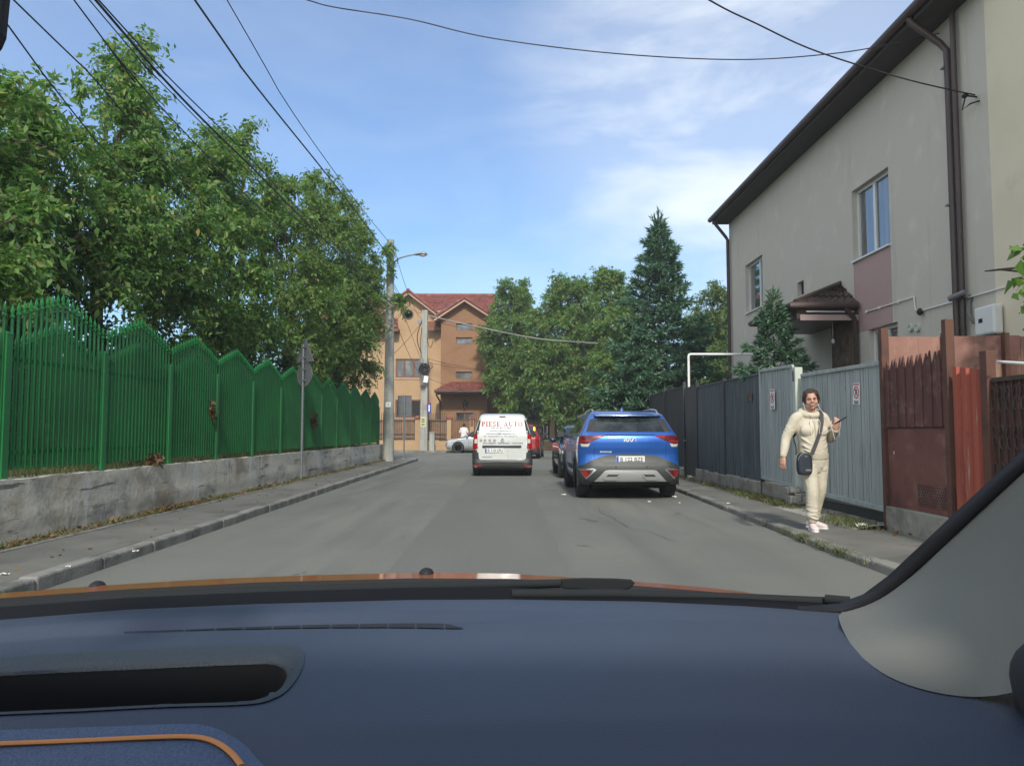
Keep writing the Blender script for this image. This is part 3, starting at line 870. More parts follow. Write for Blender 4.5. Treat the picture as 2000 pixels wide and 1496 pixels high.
# street lamp
LPX, LPY = -4.68, 30.5
lamp = empty('street_lamp', (LPX, LPY, 0.1), 'tall round concrete street lamp with silver head at the end of the green fence', 'street lamp')
mb = MB()
mb.tube([(LPX, LPY, z) for z in (0.05, 2, 4, 6, 8.95)], [0.225, 0.205, 0.185, 0.165, 0.145], 20)
for z in (0.9, 1.02, 1.3, 1.42, 1.62, 2.0):
    mb.lathe([(0.222 - .01 * z, z - 0.012), (0.226 - .01 * z, z), (0.222 - .01 * z, z + 0.012)], (LPX, LPY, 0), 'z', 20)
mb.build('pole', M['poleconc'], lamp, smooth=50)
mb = MB()
pts = [atY(px, py, LPY - 0.05) for px, py in ((769, 519), (771, 512), (777, 506), (788, 502), (800, 499), (812, 497))]
mb.tube(pts, [0.035, 0.035, 0.033, 0.03, 0.03, 0.03], 8)
mb.build('arm', M['galv'], lamp, smooth=60)
p = atY(812, 497, LPY - 0.05)
mb = MB()
mb.tube([p + Vector((-.06, 0, 0)), p + Vector((.02, 0, .0)), p + Vector((.14, 0, .012)), p + Vector((.28, 0, .018)), p + Vector((.40, 0, .012)), p + Vector((.47, 0, -.005))], [.04, .05, .09, .105, .09, .03], 12, ell=[(.045, .04), (.055, .05), (.12, .055), (.14, .075), (.12, .07), (.04, .02)], up=(0, 1, 0))
hd = mb.build('lamp_head', M['steel'], lamp, smooth=50)
mb = MB(); mb.ball(p + Vector((.29, 0, -.045)), .14, .10, .05, 14, 8)
mb.build('lamp_glass', M['lampglass'], hd, smooth=60)
b = atY(760, 791, LPY)
mb = MB(); mb.box(b.x - .1, b.x + .1, LPY - .235, LPY - .222, b.z - .1, b.z + .1)
pq = mb.build('plaque', M['white'], lamp)
vs, fs = text_mesh('*', 0.22, 0.006, 'CENTER')
mb = MB(); mb.add([(b.x + x, LPY - .2365, b.z + y - .11) for x, y in vs], fs); mb.build('lettering', M['cable'], pq, fixn=False)
# utility pole beyond the junction
UPX, UPY = atY(828, 880, 48.6).x, 48.6
up = empty('utility_pole', (UPX, UPY, 0.1), 'square concrete utility pole with cable coils and junction boxes in front of the orange house', 'utility pole')
mb = MB()
vs = []
for z, w in ((0.05, .24), (9.0, .17)):
    vs += [(UPX - w, UPY - w * .8, z), (UPX + w, UPY - w * .8, z), (UPX + w, UPY + w * .8, z), (UPX - w, UPY + w * .8, z)]
mb.add(vs, [(0, 3, 2, 1), (4, 5, 6, 7), (0, 1, 5, 4), (1, 2, 6, 5), (2, 3, 7, 6), (3, 0, 4, 7)])
mb.build('pole', M['poleconc'], up, bevel=0.02)
def coil(px, py, rad, name, n, lm, th=0.02, ax=0.0):
    c = atY(px, py, UPY - 0.30)
    mb = MB(); rnd = random.Random(int(px * 7 + py))
    for i in range(n):
        rr_ = rad * rnd.uniform(0.35, 1.12); dx, dy, dz = [rnd.uniform(-.09, .09) for _ in range(3)]
        mb.tube([(c.x + dx + rr_ * math.cos(a), c.y + dy * .7 + ax * math.sin(a), c.z + dz + rr_ * 1.05 * math.sin(a)) for a in np.linspace(0, 2 * math.pi, 22)], th, 5, caps=False)
    return mb.build(name, lm, up, smooth=60)
coil(829, 720, 0.28, 'cable_coil', 16, M['cable'], 0.022)
coil(842, 717, 0.24, 'cable_coil', 2, M['cable'], 0.018)
coil(828, 742, 0.26, 'cable_coil', 6, M['cablegrey'], 0.016)
coil(826, 755, 0.14, 'cable_coil', 4, M['cable'], 0.014)
for px, py, w, h, lm in ((832, 741, .28, .42, 'white'), (823, 705, .22, .3, 'galv'), (820, 628, .24, .26, 'galv')):
    c = atY(px, py, UPY - .36)
    mb = MB(); mb.obox(c, (w, .16, h), Matrix.Rotation(R(8 if px == 832 else 0), 3, 'Y'))
    mb.build('junction_box', M[lm], up, bevel=0.02)
for (pa, pb, sag, th) in (((822, 632), (823, 690), -.25, .03), ((834, 660), (846, 664), .55, .02), ((836, 700), (836, 860), .03, .02), ((824, 640), (826, 715), -.12, .02)):
    a, c = atY(*pa, UPY - .3), atY(*pb, UPY - .3)
    mb = MB(); mb.tube([a.lerp(c, s) + Vector((sag if sag < .5 else 0, 0, -(sag if sag >= .5 else 0) * 4 * s * (1 - s))) * (1 if sag >= .5 else math.sin(math.pi * s)) for s in np.linspace(0, 1, 10)], th, 5)
    mb.build('hanging_cable', M['cable'], up, smooth=60)
for py, txt in ((819, 'o'), (827, '=')):
    c = atY(827, py, UPY - .3)
M['yellow'] = mat('yellow_sticker', (0.55, 0.5, 0.25), 0.6)
c = atY(827, 823, UPY)
mb = MB(); mb.box(c.x - .17, c.x + .17, UPY - .2, UPY - .192, c.z - .35, c.z + .28)
stk = mb.build('sticker', M['yellow'], up)
mb = MB()
for dz in (.12, -.02, -.2): mb.box(c.x - .1, c.x + .1, UPY - .203, UPY - .201, c.z + dz - .045, c.z + dz + .045)
mb.build('print', M['signback'], stk)
# cabinet and street name plate by the pole
c = atY(844, 870, 48.3)
cb = empty('cable_cabinet', (c.x, 48.3, 0.1), 'slim pale concrete cable cabinet standing against the utility pole', 'cabinet')
mb = MB(); mb.box(c.x - .16, c.x + .16, 48.1, 48.5, .08, 1.2); mb.build('body', M['poleconc'], cb, bevel=0.02)
mb = MB(); mb.box(c.x - .19, c.x + .19, 48.06, 48.54, 1.2, 1.26); mb.build('lid', M['poleconc'], cb, bevel=0.015)
M['blue'] = mat('sign_blue', (0.02, 0.04, 0.3), 0.4)
c = atY(838, 797, 48.2)
tpl = empty('street_name_plate', (c.x, 48.2, c.z), 'small blue upright street name plate hanging beside the utility pole', 'street sign')
mb = MB(); mb.box(c.x - .12, c.x + .12, 48.2, 48.22, c.z - .32, c.z + .32); mb.build('plate', M['blue'], tpl)
mb = MB(); mb.box(c.x - .03, c.x + .04, 48.19, 48.197, c.z - .22, c.z + .2); mb.build('lettering', M['signwhite'], tpl)
mb = MB(); mb.box(c.x - .12, c.x + .12, 48.185, 48.235, c.z + .32, c.z + .36); mb.box(c.x - .3, c.x - .1, 48.225, 48.25, c.z + .1, c.z + .13); mb.build('bracket', M['signred'], tpl)
# overhead cables
def cable(label, pts, r, group=None, m='cable', sag=0.0, back=None):
    """through the 3D points, smoothed; back: carried on behind the camera to this Y"""
    P = [Vector(p) for p in pts]
    if back is not None:
        d = (P[0] - P[1]); d /= abs(d.y)
        P = [P[0] + d * (P[0].y - back) * 0.999] + P
        P[0].z = max(P[0].z - 0.0, 3.5)
    out = []
    for i in range(len(P) - 1):
        p0, p1, p2, p3 = P[max(i - 1, 0)], P[i], P[i + 1], P[min(i + 2, len(P) - 1)]
        for j in range(8):
            s = j / 8
            if back is not None and i == 0:
                out.append(p1.lerp(p2, s)); continue
            out.append(0.5 * ((2 * p1) + (p2 - p0) * s + (2 * p0 - 5 * p1 + 4 * p2 - p3) * s * s + (3 * p1 - p0 - 3 * p2 + p3) * s ** 3))
    out.append(P[-1])
    if sag and len(P) == 2:
        out = [p - Vector((0, 0, sag * 4 * (k / (len(out) - 1)) * (1 - k / (len(out) - 1)))) for k, p in enumerate(out)]
    mb = MB(); mb.tube(out, r * .78, 6)
    o = mb.build('overhead_cable', M[m], None, smooth=60)
    return tag(o, label, 'cable', group)
G_C = 'overhead cables along the left pavement'
XL = -4.66
end = lambda px, py: Vector((LPX + 0.14, LPY - 0.12, atY(px, py, LPY).z))
cable('thick black overhead cable, second from the right of those running to the lamp post top', [atX(380, 0, XL), atX(485, 150, XL), atX(630, 331, XL), atX(700, 420, XL), end(765, 515)], 0.021, G_C, back=-8)
cable('thin overhead cable, uppermost of those running to the lamp post top', [atX(443, 0, XL), atX(562, 205, XL), atX(665, 352, XL), atX(720, 425, XL), end(763, 485)], 0.012, G_C, back=-8)
cable('thick black cable in the middle of the triple bundle over the tallest ash', [atX(186, 0, XL), atX(300, 133, XL), atX(400, 238, XL), atX(500, 335, XL), atX(600, 436, XL), end(757, 598)], 0.02, G_C, back=-8)
cable('black cable hugging the upper side of the triple bundle over the tallest ash', [atX(192, 0, XL), atX(330, 152, XL), atX(480, 300, XL), atX(600, 425, XL), end(757, 588)], 0.012, G_C, back=-8)
cable('thin cable on the lower side of the triple bundle over the tallest ash', [atX(174, 0, XL), atX(280, 125, XL), atX(420, 268, XL), atX(560, 410, XL), end(757, 612)], 0.009, G_C, back=-8)
cable('thin overhead cable just left of the triple bundle', [atX(144, 0, XL), atX(215, 95, XL), atX(310, 205, XL), atX(430, 330, XL), atX(560, 455, XL), end(757, 640)], 0.011, G_C, back=-8)
cable('overhead cable that drops through the ash crown, second from the left edge', [atY(26, 0, 7.2), atY(180, 150, 9.0), atY(330, 325, 12), atY(440, 437, 16), atY(560, 560, 22)], 0.011, G_C, back=-8)
cable('overhead cable that drops into the near ash, closest to the left edge', [atY(-10, 15, 7.0), atY(90, 152, 8.6), atY(210, 300, 11), atY(330, 425, 14), atY(470, 590, 20)], 0.011, G_C, back=-8)
G_X = 'cables crossing above the street'
cable('long thin cable sagging across the whole street to the grey house gable end', [atY(480, -35, 10.2), atY(598, 0, 10.4), atY(655, 15, 10.5), atY(800, 38, 10.6), atY(960, 75, 10.8), atY(1200, 105, 11), atY(1440, 117, 11.2), atY(1620, 106, 11.3), atY(1740, 87, 11.4), atY(1842, 64, 11.5)], 0.011, G_X)
cable('thick cable slanting down from the top edge to the hook on the grey house wall', [atY(1180, -130, 7.6), atY(1384, 0, 8.6), atY(1480, 48, 9.1), atY(1580, 95, 9.6), atY(1700, 135, 10.0), atY(1800, 163, 10.3), atY(1904, 186, 10.6)], 0.014, G_X)
G_J = 'cables between the poles and the orange house'
u0 = lambda px, py: atY(px, py, UPY - .2)
cable('pale thick cable from the utility pole sagging right into the walnut trees', [u0(834, 616), atY(940, 640, 47), atY(1055, 662, 45), atY(1190, 672, 42)], 0.045, G_J, 'cablegrey')
for lab, a, c, sg_ in (('thin cable from the lamp post to the utility pole head', (768, 555), (824, 610), .35),
                       ('thin cable from the lamp post slanting steeply down to the utility pole junction box', (768, 560), (822, 700), .1),
                       ('thin cable from the lamp post down to the lower cable coil', (768, 620), (822, 735), .2),
                       ('thin cable rising from low on the lamp post to the utility pole head', (768, 690), (824, 628), .1),
                       ('black cable hanging from the lamp post top over the round window to the utility pole', (766, 486), (824, 622), .5)):
    cable(lab, [Vector((LPX + .16, LPY + .1, atY(*a, LPY).z)), u0(*c)], 0.014, G_J, sag=sg_)
for lab, a, c in (('upper of the two cables from the black coil to the orange house corner', (836, 700), (952, 722)),
                  ('lower of the two cables from the black coil to the orange house corner', (836, 707), (952, 723)),
                  ('thin cable from the lower coil down to the red porch roof', (836, 738), (950, 772)),
                  ('thin cable from the utility pole head across the upper bay windows', (834, 622), (951, 648))):
    cable(lab, [u0(*a), atY(*c, 51.3)], 0.014, G_J, sag=.12)
# ------------------------------------------------------------------ orange house beyond the junction
M['ochre'] = mat('ochre_render', (0.42, 0.28, 0.165), 0.9, spec=0.2, layers=[((0.385, 0.255, 0.145), 0.7, 0.45, 0.65), ((0.45, 0.305, 0.185), 3, 0.55, 0.75)], bump=0.2, bscale=60)
M['brownwall'] = mat('brown_render', (0.26, 0.145, 0.082), 0.9, spec=0.2, layers=[((0.235, 0.13, 0.073), 0.6, 0.45, 0.65), ((0.285, 0.165, 0.095), 3, 0.55, 0.75)], bump=0.2, bscale=60)
M['redtile'] = mat('red_roof_tile', (0.235, 0.068, 0.052), 0.8, layers=[((0.15, 0.045, 0.037), 2.5, 0.42, 0.62), ((0.33, 0.15, 0.12), 4, 0.55, 0.70), ((0.16, 0.09, 0.075), 1.2, 0.56, 0.72)])
M['brownwood'] = mat('brown_timber', (0.16, 0.07, 0.035), 0.6, layers=[((0.10, 0.045, 0.025), 8, 0.5, 0.7, (1, 1, 0.2))])
M['dark'] = mat('dark_void', (0.012, 0.012, 0.014), 0.8)
M['glassdark'] = mat('window_glass_dark', (0.03, 0.035, 0.04), 0.06, spec=0.6, layers=[((0.07, 0.075, 0.08), 1.5, 0.45, 0.7)])
M['glassgrey'] = mat('window_glass_grey', (0.10, 0.11, 0.115), 0.1, spec=0.6, layers=[((0.2, 0.21, 0.21), 2.0, 0.45, 0.65)])
M['palefascia'] = mat('pale_fascia', (0.5, 0.33, 0.24), 0.8)
M['blackiron'] = mat('dark_iron', (0.05, 0.038, 0.03), 0.6, layers=[((0.09, 0.06, 0.045), 8, 0.5, 0.7)])
def roof_sheet(mb, e0, e1, r1, r0, rows, cols, amp=0.03, step=0.03, m=0):
    """tiled slope: eave e0-e1, ridge r0-r1"""
    e0, e1, r0, r1 = [Vector(p) for p in (e0, e1, r0, r1)]
    nrm = (e1 - e0).cross(r0 - e0)
    if nrm.length < 1e-6: nrm = (e1 - e0).cross(r1 - e0)
    nrm.normalize()
    if nrm.z < 0: nrm = -nrm
    nc = cols * 4
    for r in range(rows):
        V = []
        for k, (v, h) in enumerate(((r / rows, step), ((r + 1.02) / rows, 0.0))):
            for c in range(nc + 1):
                u = c / nc
                p = e0.lerp(e1, u).lerp(r0.lerp(r1, u), v)
                V.append(p + nrm * (h + amp * math.sin(2 * math.pi * u * cols)))
        for c in range(nc + 1):                      # butt end of the row
            V.append(V[c] - nrm * (step + amp * 0.3))
        Fs = [(c, c + 1, nc + 1 + c + 1, nc + 1 + c) for c in range(nc)] + [(2 * (nc + 1) + c, 2 * (nc + 1) + c + 1, c + 1, c) for c in range(nc)]
        mb.add(V, Fs, m)
def slab(mb, pts, th, m=0):
    """flat polygon with thickness downwards"""
    P = [Vector(p) for p in pts]
    n = len(P)
    vs = P + [p - Vector((0, 0, th)) for p in P]
    mb.add(vs, [tuple(range(n)), tuple(reversed(range(n, 2 * n)))] + [(i, i + n, (i + 1) % n + n, (i + 1) % n) for i in range(n)], m)
def wall_holes(mb, P, U, us, vs, holes, depth, m=0, mr=0):
    """vertical wall: origin P, along U, cells between us / vs (metres), holes = [(u0,u1,v0,v1)], reveals go along depth vector"""
    P, U, D = Vector(P), Vector(U).normalized(), Vector(depth)
    Z = Vector((0, 0, 1))
    us = sorted(set([round(a, 5) for a in us] + [round(h[i], 5) for h in holes for i in (0, 1)]))
    vs = sorted(set([round(a, 5) for a in vs] + [round(h[i], 5) for h in holes for i in (2, 3)]))
    pt = lambda u, v: P + U * u + Z * v
    for u0, u1 in zip(us[:-1], us[1:]):
        for v0, v1 in zip(vs[:-1], vs[1:]):
            uc, vc = (u0 + u1) / 2, (v0 + v1) / 2
            if any(h[0] < uc < h[1] and h[2] < vc < h[3] for h in holes): continue
            mb.add([pt(u0, v0), pt(u1, v0), pt(u1, v1), pt(u0, v1)], [(0, 1, 2, 3)], m)
    for u0, u1, v0, v1 in holes:
        c = [pt(u0, v0), pt(u1, v0), pt(u1, v1), pt(u0, v1)]
        for i in range(4):
            a, b = c[i], c[(i + 1) % 4]
            mb.add([a, b, b + D, a + D], [(0, 1, 2, 3)], mr)
def window_y(parent, x0, x1, z0, z1, y, mull, frame, glass, fw=0.09, lab=None):
    """window facing -Y in plane y"""
    mb = MB()
    xs = [x0] + [x0 + (x1 - x0) * k for k in mull] + [x1]
    mb.box(x0, x1, y - .03, y + .03, z0, z0 + fw); mb.box(x0, x1, y - .03, y + .03, z1 - fw, z1)
    for i, x in enumerate(xs):
        a, b = (x, x + fw) if i == 0 else ((x - fw, x) if i == len(xs) - 1 else (x - fw * .75, x + fw * .75))
        mb.box(a, b, y - .028, y + .028, z0 + fw, z1 - fw)
    w = mb.build('window', frame, parent)
    g = MB(); g.add([(x0, y + .005, z0), (x1, y + .005, z0), (x1, y + .005, z1), (x0, y + .005, z1)], [(0, 1, 2, 3)])
    g.build('pane', glass, w, fixn=False)
    return w
HY, BY = 52.6, 51.5
oh = empty('orange_house', (-5.0, 53.5, 0.1), 'three storey orange house with red tiled gables across the junction', 'house')
X = lambda px, Y=HY: atY(px, 700, Y).x
Zp = lambda py, Y=HY: atY(900, py, Y).z
xl, xm, xr = X(610), X(770), X(862)
holes = []
def hole(p0, p1, q0, q1, Y): return (X(p0, Y), X(p1, Y), Zp(q1, Y), Zp(q0, Y))
w1 = hole(773, 823, 701, 738, HY); w2 = hole(773, 823, 781, 816, HY)
mb = MB()
wall_holes(mb, (0, HY, 0), (1, 0, 0), [xl, xm, xr], [0.05, Zp(640), Zp(607)], [w1, w2], (0, 0.2, 0))
# gable above
ga, gl, gr = (X(796), Zp(571)), (X(744), Zp(607)), (X(848), Zp(607))
mb.add([(xm - 1.2, HY, Zp(607)), (xr, HY, Zp(607)), (gr[0], HY, Zp(607) + .02), (ga[0], HY, ga[1]), (gl[0], HY, Zp(607) + .02)], [(0, 1, 2, 3, 4)])
mb.add([(xl, HY, 0.05), (xl, HY, Zp(607)), (xl, 62, Zp(607)), (xl, 62, 0.05)], [(0, 1, 2, 3)])
mb.add([(xl, 62, 0.05), (X(955), 62, 0.05), (X(955), 62, Zp(607)), (xl, 62, Zp(607))], [(0, 1, 2, 3)])
mb.build('wall', M['ochre'], oh, fixn=False)
bl_, br_ = X(861, BY), X(951, BY)
bw = [hole(890.5, 922.5, 632, 646, BY), hole(890.5, 922.5, 659, 672.5, BY), hole(890.5, 922.5, 726, 740, BY), hole(891, 925, 806, 822, BY)]
mb = MB()
zb = Zp(618, BY)
wall_holes(mb, (0, BY, 0), (1, 0, 0), [bl_, br_], [0.05, zb], bw, (0, 0.18, 0))
mb.add([(bl_, BY, zb), (br_, BY, zb), ((bl_ + br_) / 2, BY, Zp(586, BY))], [(0, 1, 2)])
mb.add([(bl_, BY, 0.05), (bl_, BY, zb), (bl_, HY + 3, zb), (bl_, HY + 3, 0.05)], [(0, 1, 2, 3)])
mb.add([(br_, BY, 0.05), (br_, 62, 0.05), (br_, 62, zb), (br_, BY, zb)], [(0, 1, 2, 3)])
mb.build('bay_wall', M['brownwall'], oh, fixn=False)
# roofs
def gable_roof(name, apex, el, er, yf, yb, over=0.0):
    (ax, az), (lx, lz), (rx, rz) = apex, el, er
    mb = MB()
    n = max(6, int((yb - yf) / 0.25))
    roof_sheet(mb, (lx, yb, lz), (lx, yf, lz), (ax, yf, az), (ax, yb, az), 9, n, 0.03, 0.04)
    roof_sheet(mb, (rx, yf, rz), (rx, yb, rz), (ax, yb, az), (ax, yf, az), 9, n, 0.03, 0.04)
    mb.tube([(ax, yf - .02, az + .06), (ax, yb, az + .06)], 0.11, 8)
    mb.tube([(ax, yf - .01, az + .04), (lx, yf - .01, lz + .04)], 0.09, 6); mb.tube([(ax, yf - .01, az + .04), (rx, yf - .01, rz + .04)], 0.09, 6)
    r = mb.build(name, M['redtile'], oh, smooth=50)
    f = MB()
    for (ex, ez) in ((lx, lz), (rx, rz)):
        slab(f, [(ax, yf + .03, az - .05), (ex, yf + .03, ez - .05), (ex, yb, ez - .05), (ax, yb, az - .05)], 0.16)
    f.build('fascia', M['palefascia'], r)
gable_roof('gable_roof', (X(796, 52), Zp(568, 52)), (X(738, 52), Zp(611, 52)), (X(853, 52), Zp(611, 52)), 52.0, 58)
gable_roof('gable_roof', (X(906.5, 50.9), Zp(582, 50.9)), (X(847, 50.9), Zp(621, 50.9)), (X(968, 50.9), Zp(621, 50.9)), 50.9, 58)
mb = MB()
roof_sheet(mb, (X(700, 53), 53.2, Zp(622, 53)), (X(969, 53), 53.2, Zp(622, 53)), (X(967, 57), 57.5, Zp(577, 57.5)), (X(770, 57), 57.5, Zp(577, 57.5)), 14, 44, 0.03, 0.05)
mb.tube([(X(770, 57), 57.5, Zp(577, 57.5)), (X(967, 57), 57.5, Zp(577, 57.5))], 0.14, 8)
mb.add([(X(969, 53), 53.2, Zp(622, 53)), (X(969, 53), 62, Zp(622, 53)), (X(967, 57), 57.5, Zp(577, 57.5))], [(0, 1, 2)])
mb.build('main_roof', M['redtile'], oh, smooth=50)
mb = MB()
roof_sheet(mb, (X(600, 51.6), 51.7, Zp(640, 51.7)), (X(777, 51.7), 51.7, Zp(640, 51.7)), (X(772, 54), 54.5, Zp(588, 54.5)), (X(600, 54), 54.5, Zp(588, 54.5)), 8, 34, 0.03, 0.06)
lr = mb.build('wing_roof', M['redtile'], oh, smooth=50)
mb = MB(); mb.box(X(600, 51.7), X(777, 51.7), 51.72, HY - .01, Zp(640, 51.7) - .24, Zp(640, 51.7) - .05); mb.build('fascia', M['brownwood'], lr)
mb = MB(); slab(mb, [(X(833, 51.9), 51.95, Zp(640, 51.9)), (X(859, 51.9), 51.95, Zp(640, 51.9)), (X(859, HY), HY - .01, Zp(628)), (X(833, HY), HY - .01, Zp(628))], 0.2); mb.build('small_roof', M['brownwood'], oh)
# right wing with its own strip of roof
mb = MB()
roof_sheet(mb, (X(948, 52.5), 52.6, Zp(686, 52.5)), (X(985, 52.5), 52.6, Zp(686, 52.5)), (X(985, 54), 54.5, Zp(630, 54.5)), (X(948, 54), 54.5, Zp(630, 54.5)), 8, 8, 0.03, 0.06)
mb.build('wing_roof', M['redtile'], oh, smooth=50)
mb = MB(); mb.box(br_ + .02, X(1000, 53.2), 53.2, 60, 0.05, Zp(688, 53)); mb.build('wing_wall', M['brownwall'], oh)
mb = MB(); mb.box(X(953, 53.15), X(970, 53.15), 53.12, 53.195, Zp(722, 53), Zp(692, 53)); mb.build('opening', M['dark'], oh)
# porch roof
ye, yw = 50.1, BY - .01
mb = MB()
roof_sheet(mb, (X(849, ye), ye, Zp(763, ye)), (X(975, ye), ye, Zp(763, ye)), (X(975, yw), yw, Zp(746, yw)), (X(882, yw), yw, Zp(746, yw)), 6, 22, 0.035, 0.05)
roof_sheet(mb, (X(849, ye), yw, Zp(763, ye)), (X(849, ye), ye, Zp(763, ye)), (X(882, yw), yw, Zp(746, yw)), (X(882, yw), yw, Zp(746, yw)), 6, 6, 0.035, 0.05)
pr = mb.build('porch_roof', M['redtile'], oh, smooth=50)
mb = MB(); mb.box(X(851, ye), X(973, ye), ye + .03, yw - .02, Zp(763, ye) - .2, Zp(763, ye) - .06); mb.build('soffit', M['brownwood'], pr)
mb = MB(); mb.tube([(X(849, ye), ye - .06, Zp(765, ye)), (X(975, ye), ye - .06, Zp(765, ye))], 0.075, 8)
mb.tube([(X(853, ye), ye - .05, Zp(766, ye)), (X(853, ye), ye - .02, Zp(772, ye)), (X(859, 50.8), 51.0, Zp(783, 51)), (X(860, BY), BY - .08, Zp(786, BY)), (X(860, BY), BY - .08, 0.3)], 0.055, 8)
mb.build('gutter', M['blackiron'], oh, smooth=60)
# windows
window_y(oh, *w1, HY + .1, (.33, .69), M['brownwood'], M['glassgrey'], 0.1)
window_y(oh, *w2, HY + .1, (.60,), M['brownwood'], M['dark'], 0.1)
for k, h in enumerate(bw[:3]):
    window_y(oh, *h, BY + .12, (), M['brownwood'], M['glassgrey'] , 0.05)
window_y(oh, *bw[3], BY + .12, (.5,), M['brownwood'], M['glassdark'], 0.06)
c = atY(798, 614, HY)
mb = MB(); mb.lathe([(.26, -.05), (.34, -.05), (.34, .0), (.26, .0), (.26, -.05)], (c.x, HY - .002, c.z), 'y', 28)
w = mb.build('round_window', M['blackiron'], oh, smooth=30)
mb = MB(); mb.lathe([(.27, -.02), (0, -.021)], (c.x, HY, c.z), 'y', 28); mb.build('pane', M['glassgrey'], w)
for px, py in ((773, 816), (773, 738)):
    mb = MB(); mb.box(X(771), X(825), HY - .06, HY + .05, Zp(py) - .09, Zp(py) - .01); mb.build('window_sill', M['palefascia'], oh)
c = atY(908, 789, BY)
mb = MB(); mb.lathe([(.02, -.34), (.10, -.26), (.16, .08), (.19, .1), (.05, .22), (.01, .34)], (c.x, BY - .22, c.z), 'z', 6)
mb.bar((c.x, BY, c.z + .25), (c.x, BY - .22, c.z + .3), .03, .03)
mb.build('wall_lantern', M['blackiron'], oh)
# ---- its street fence
FYF = 49.7
hf = empty('house_fence', (-3, FYF, 0.1), 'ochre fence wall with iron bars and tile capped pillars in front of the orange house', 'fence')
XF = lambda px: atY(px, 840, FYF).x
ZF = lambda py: atY(900, py, FYF).z
zb0, zt = ZF(861), ZF(818)
mb = MB(); mb.box(XF(560), XF(877), FYF - .12, FYF + .12, 0.05, zb0); mb.box(XF(926), XF(1135), FYF - .12, FYF + .12, 0.05, zb0)
mb.build('base_wall', M['ochre'], hf)
pil = [(690, 698), (753, 761), (811, 821), (873, 881.5), (917.5, 925.5), (968, 976), (1010, 1018), (1075, 1083), (1128, 1136)]
for a, b in pil:
    mb = MB(); mb.box(XF(a), XF(b), FYF - .17, FYF + .17, 0.05, ZF(818.5))
    p = mb.build('pillar', M['ochre'], hf)
    mb = MB(); x0, x1 = XF(a) - .06, XF(b) + .06; z0 = ZF(818.5)
    mb.add([(x0, FYF - .24, z0 + .002), (x1, FYF - .24, z0 + .002), (x1, FYF + .24, z0 + .002), (x0, FYF + .24, z0 + .002), (x0, FYF - .24, z0 + .08), (x1, FYF - .24, z0 + .08), (x1, FYF + .24, z0 + .08), (x0, FYF + .24, z0 + .08), ((x0 + x1) / 2, FYF, z0 + .26)],
           [(0, 1, 5, 4), (1, 2, 6, 5), (2, 3, 7, 6), (3, 0, 4, 7), (4, 5, 8), (5, 6, 8), (6, 7, 8), (7, 4, 8), (3, 2, 1, 0)])
    mb.build('cap', M['redtile'], p)
spans = [(698, 753), (761, 811), (821, 873), (881.5, 917.5), (925.5, 968), (976, 1010), (1018, 1075), (1083, 1128)]
for k, (a, b) in enumerate(spans):
    gate = (a, b) == (881.5, 917.5)
    x0, x1 = XF(a) + .03, XF(b) - .03
    zl = 0.2 if gate else zb0 + .06
    mb = MB()
    n = int((x1 - x0) / 0.115)
    for i in range(n + 1):
        x = x0 + .02 + (x1 - x0 - .04) * i / n
        mb.box(x - .016, x + .016, FYF - .016, FYF + .016, zl, zt + (.30 if not gate else .06))
        mb.lathe([(.024, zt + (.30 if not gate else .06)), (.0, zt + (.42 if not gate else .14))], (x, FYF, 0), 'z', 4)
    for z in (zl + .1, zl + .38, zt - .12):
        mb.box(x0, x1, FYF - .024, FYF + .024, z - .025, z + .025)
    mb.build('gate' if gate else 'railing', M['blackiron'], hf)
M['brownsheet'] = mat('brown_metal_sheet', (0.075, 0.055, 0.045), 0.6, layers=[((0.11, 0.085, 0.07), 2, 0.45, 0.65, (1, 1, .3))])
M['screen'] = mat('fence_screen', (0.26, 0.155, 0.09), 0.8, layers=[((0.2, 0.115, 0.07), 3, 0.45, 0.65)])
for (a, b) in spans[:3] + spans[5:]:
    mb = MB()
    x0, x1 = XF(a), XF(b)
    n = int((x1 - x0) / 0.2)
    for i in range(n):
        mb.box(x0 + (x1 - x0) * i / n + .012, x0 + (x1 - x0) * (i + 1) / n - .012, FYF + .05, FYF + .07, zb0 + .05, zt - .05)
    mb.build('screen_board', M['screen'], hf)
c = atY(921.5, 830, FYF)
mb = MB(); mb.box(c.x - .09, c.x + .09, FYF - .22, FYF - .175, c.z - .05, c.z + .35); mb.box(c.x - .07, c.x + .07, FYF - .21, FYF - .175, c.z + .5, c.z + .68)
mb.build('letter_box', M['brownwood'], hf)
c = atY(1091, 824, FYF)
gp = empty('house_number_plate', (c.x, FYF - .1, c.z), 'small dark green house number plate on the fence behind the dark blue car', 'sign')
M['darkgreen'] = mat('plate_green', (0.02, 0.08, 0.05), 0.4)
mb = MB(); mb.prism([(c.x - .2, c.z - .14), (c.x + .2, c.z - .14), (c.x + .2, c.z + .1), (c.x, c.z + .17), (c.x - .2, c.z + .1)], lambda a, b: (a, FYF - .1, b), lambda a, b: (a, FYF - .08, b)); mb.build('plate', M['darkgreen'], gp)
mb = MB(); mb.box(c.x - .12, c.x + .12, FYF - .105, FYF - .101, c.z + .0, c.z + .06); mb.box(c.x - .14, c.x + .14, FYF - .105, FYF - .101, c.z - .12, c.z - .07); mb.build('lettering', M['signwhite'], gp)
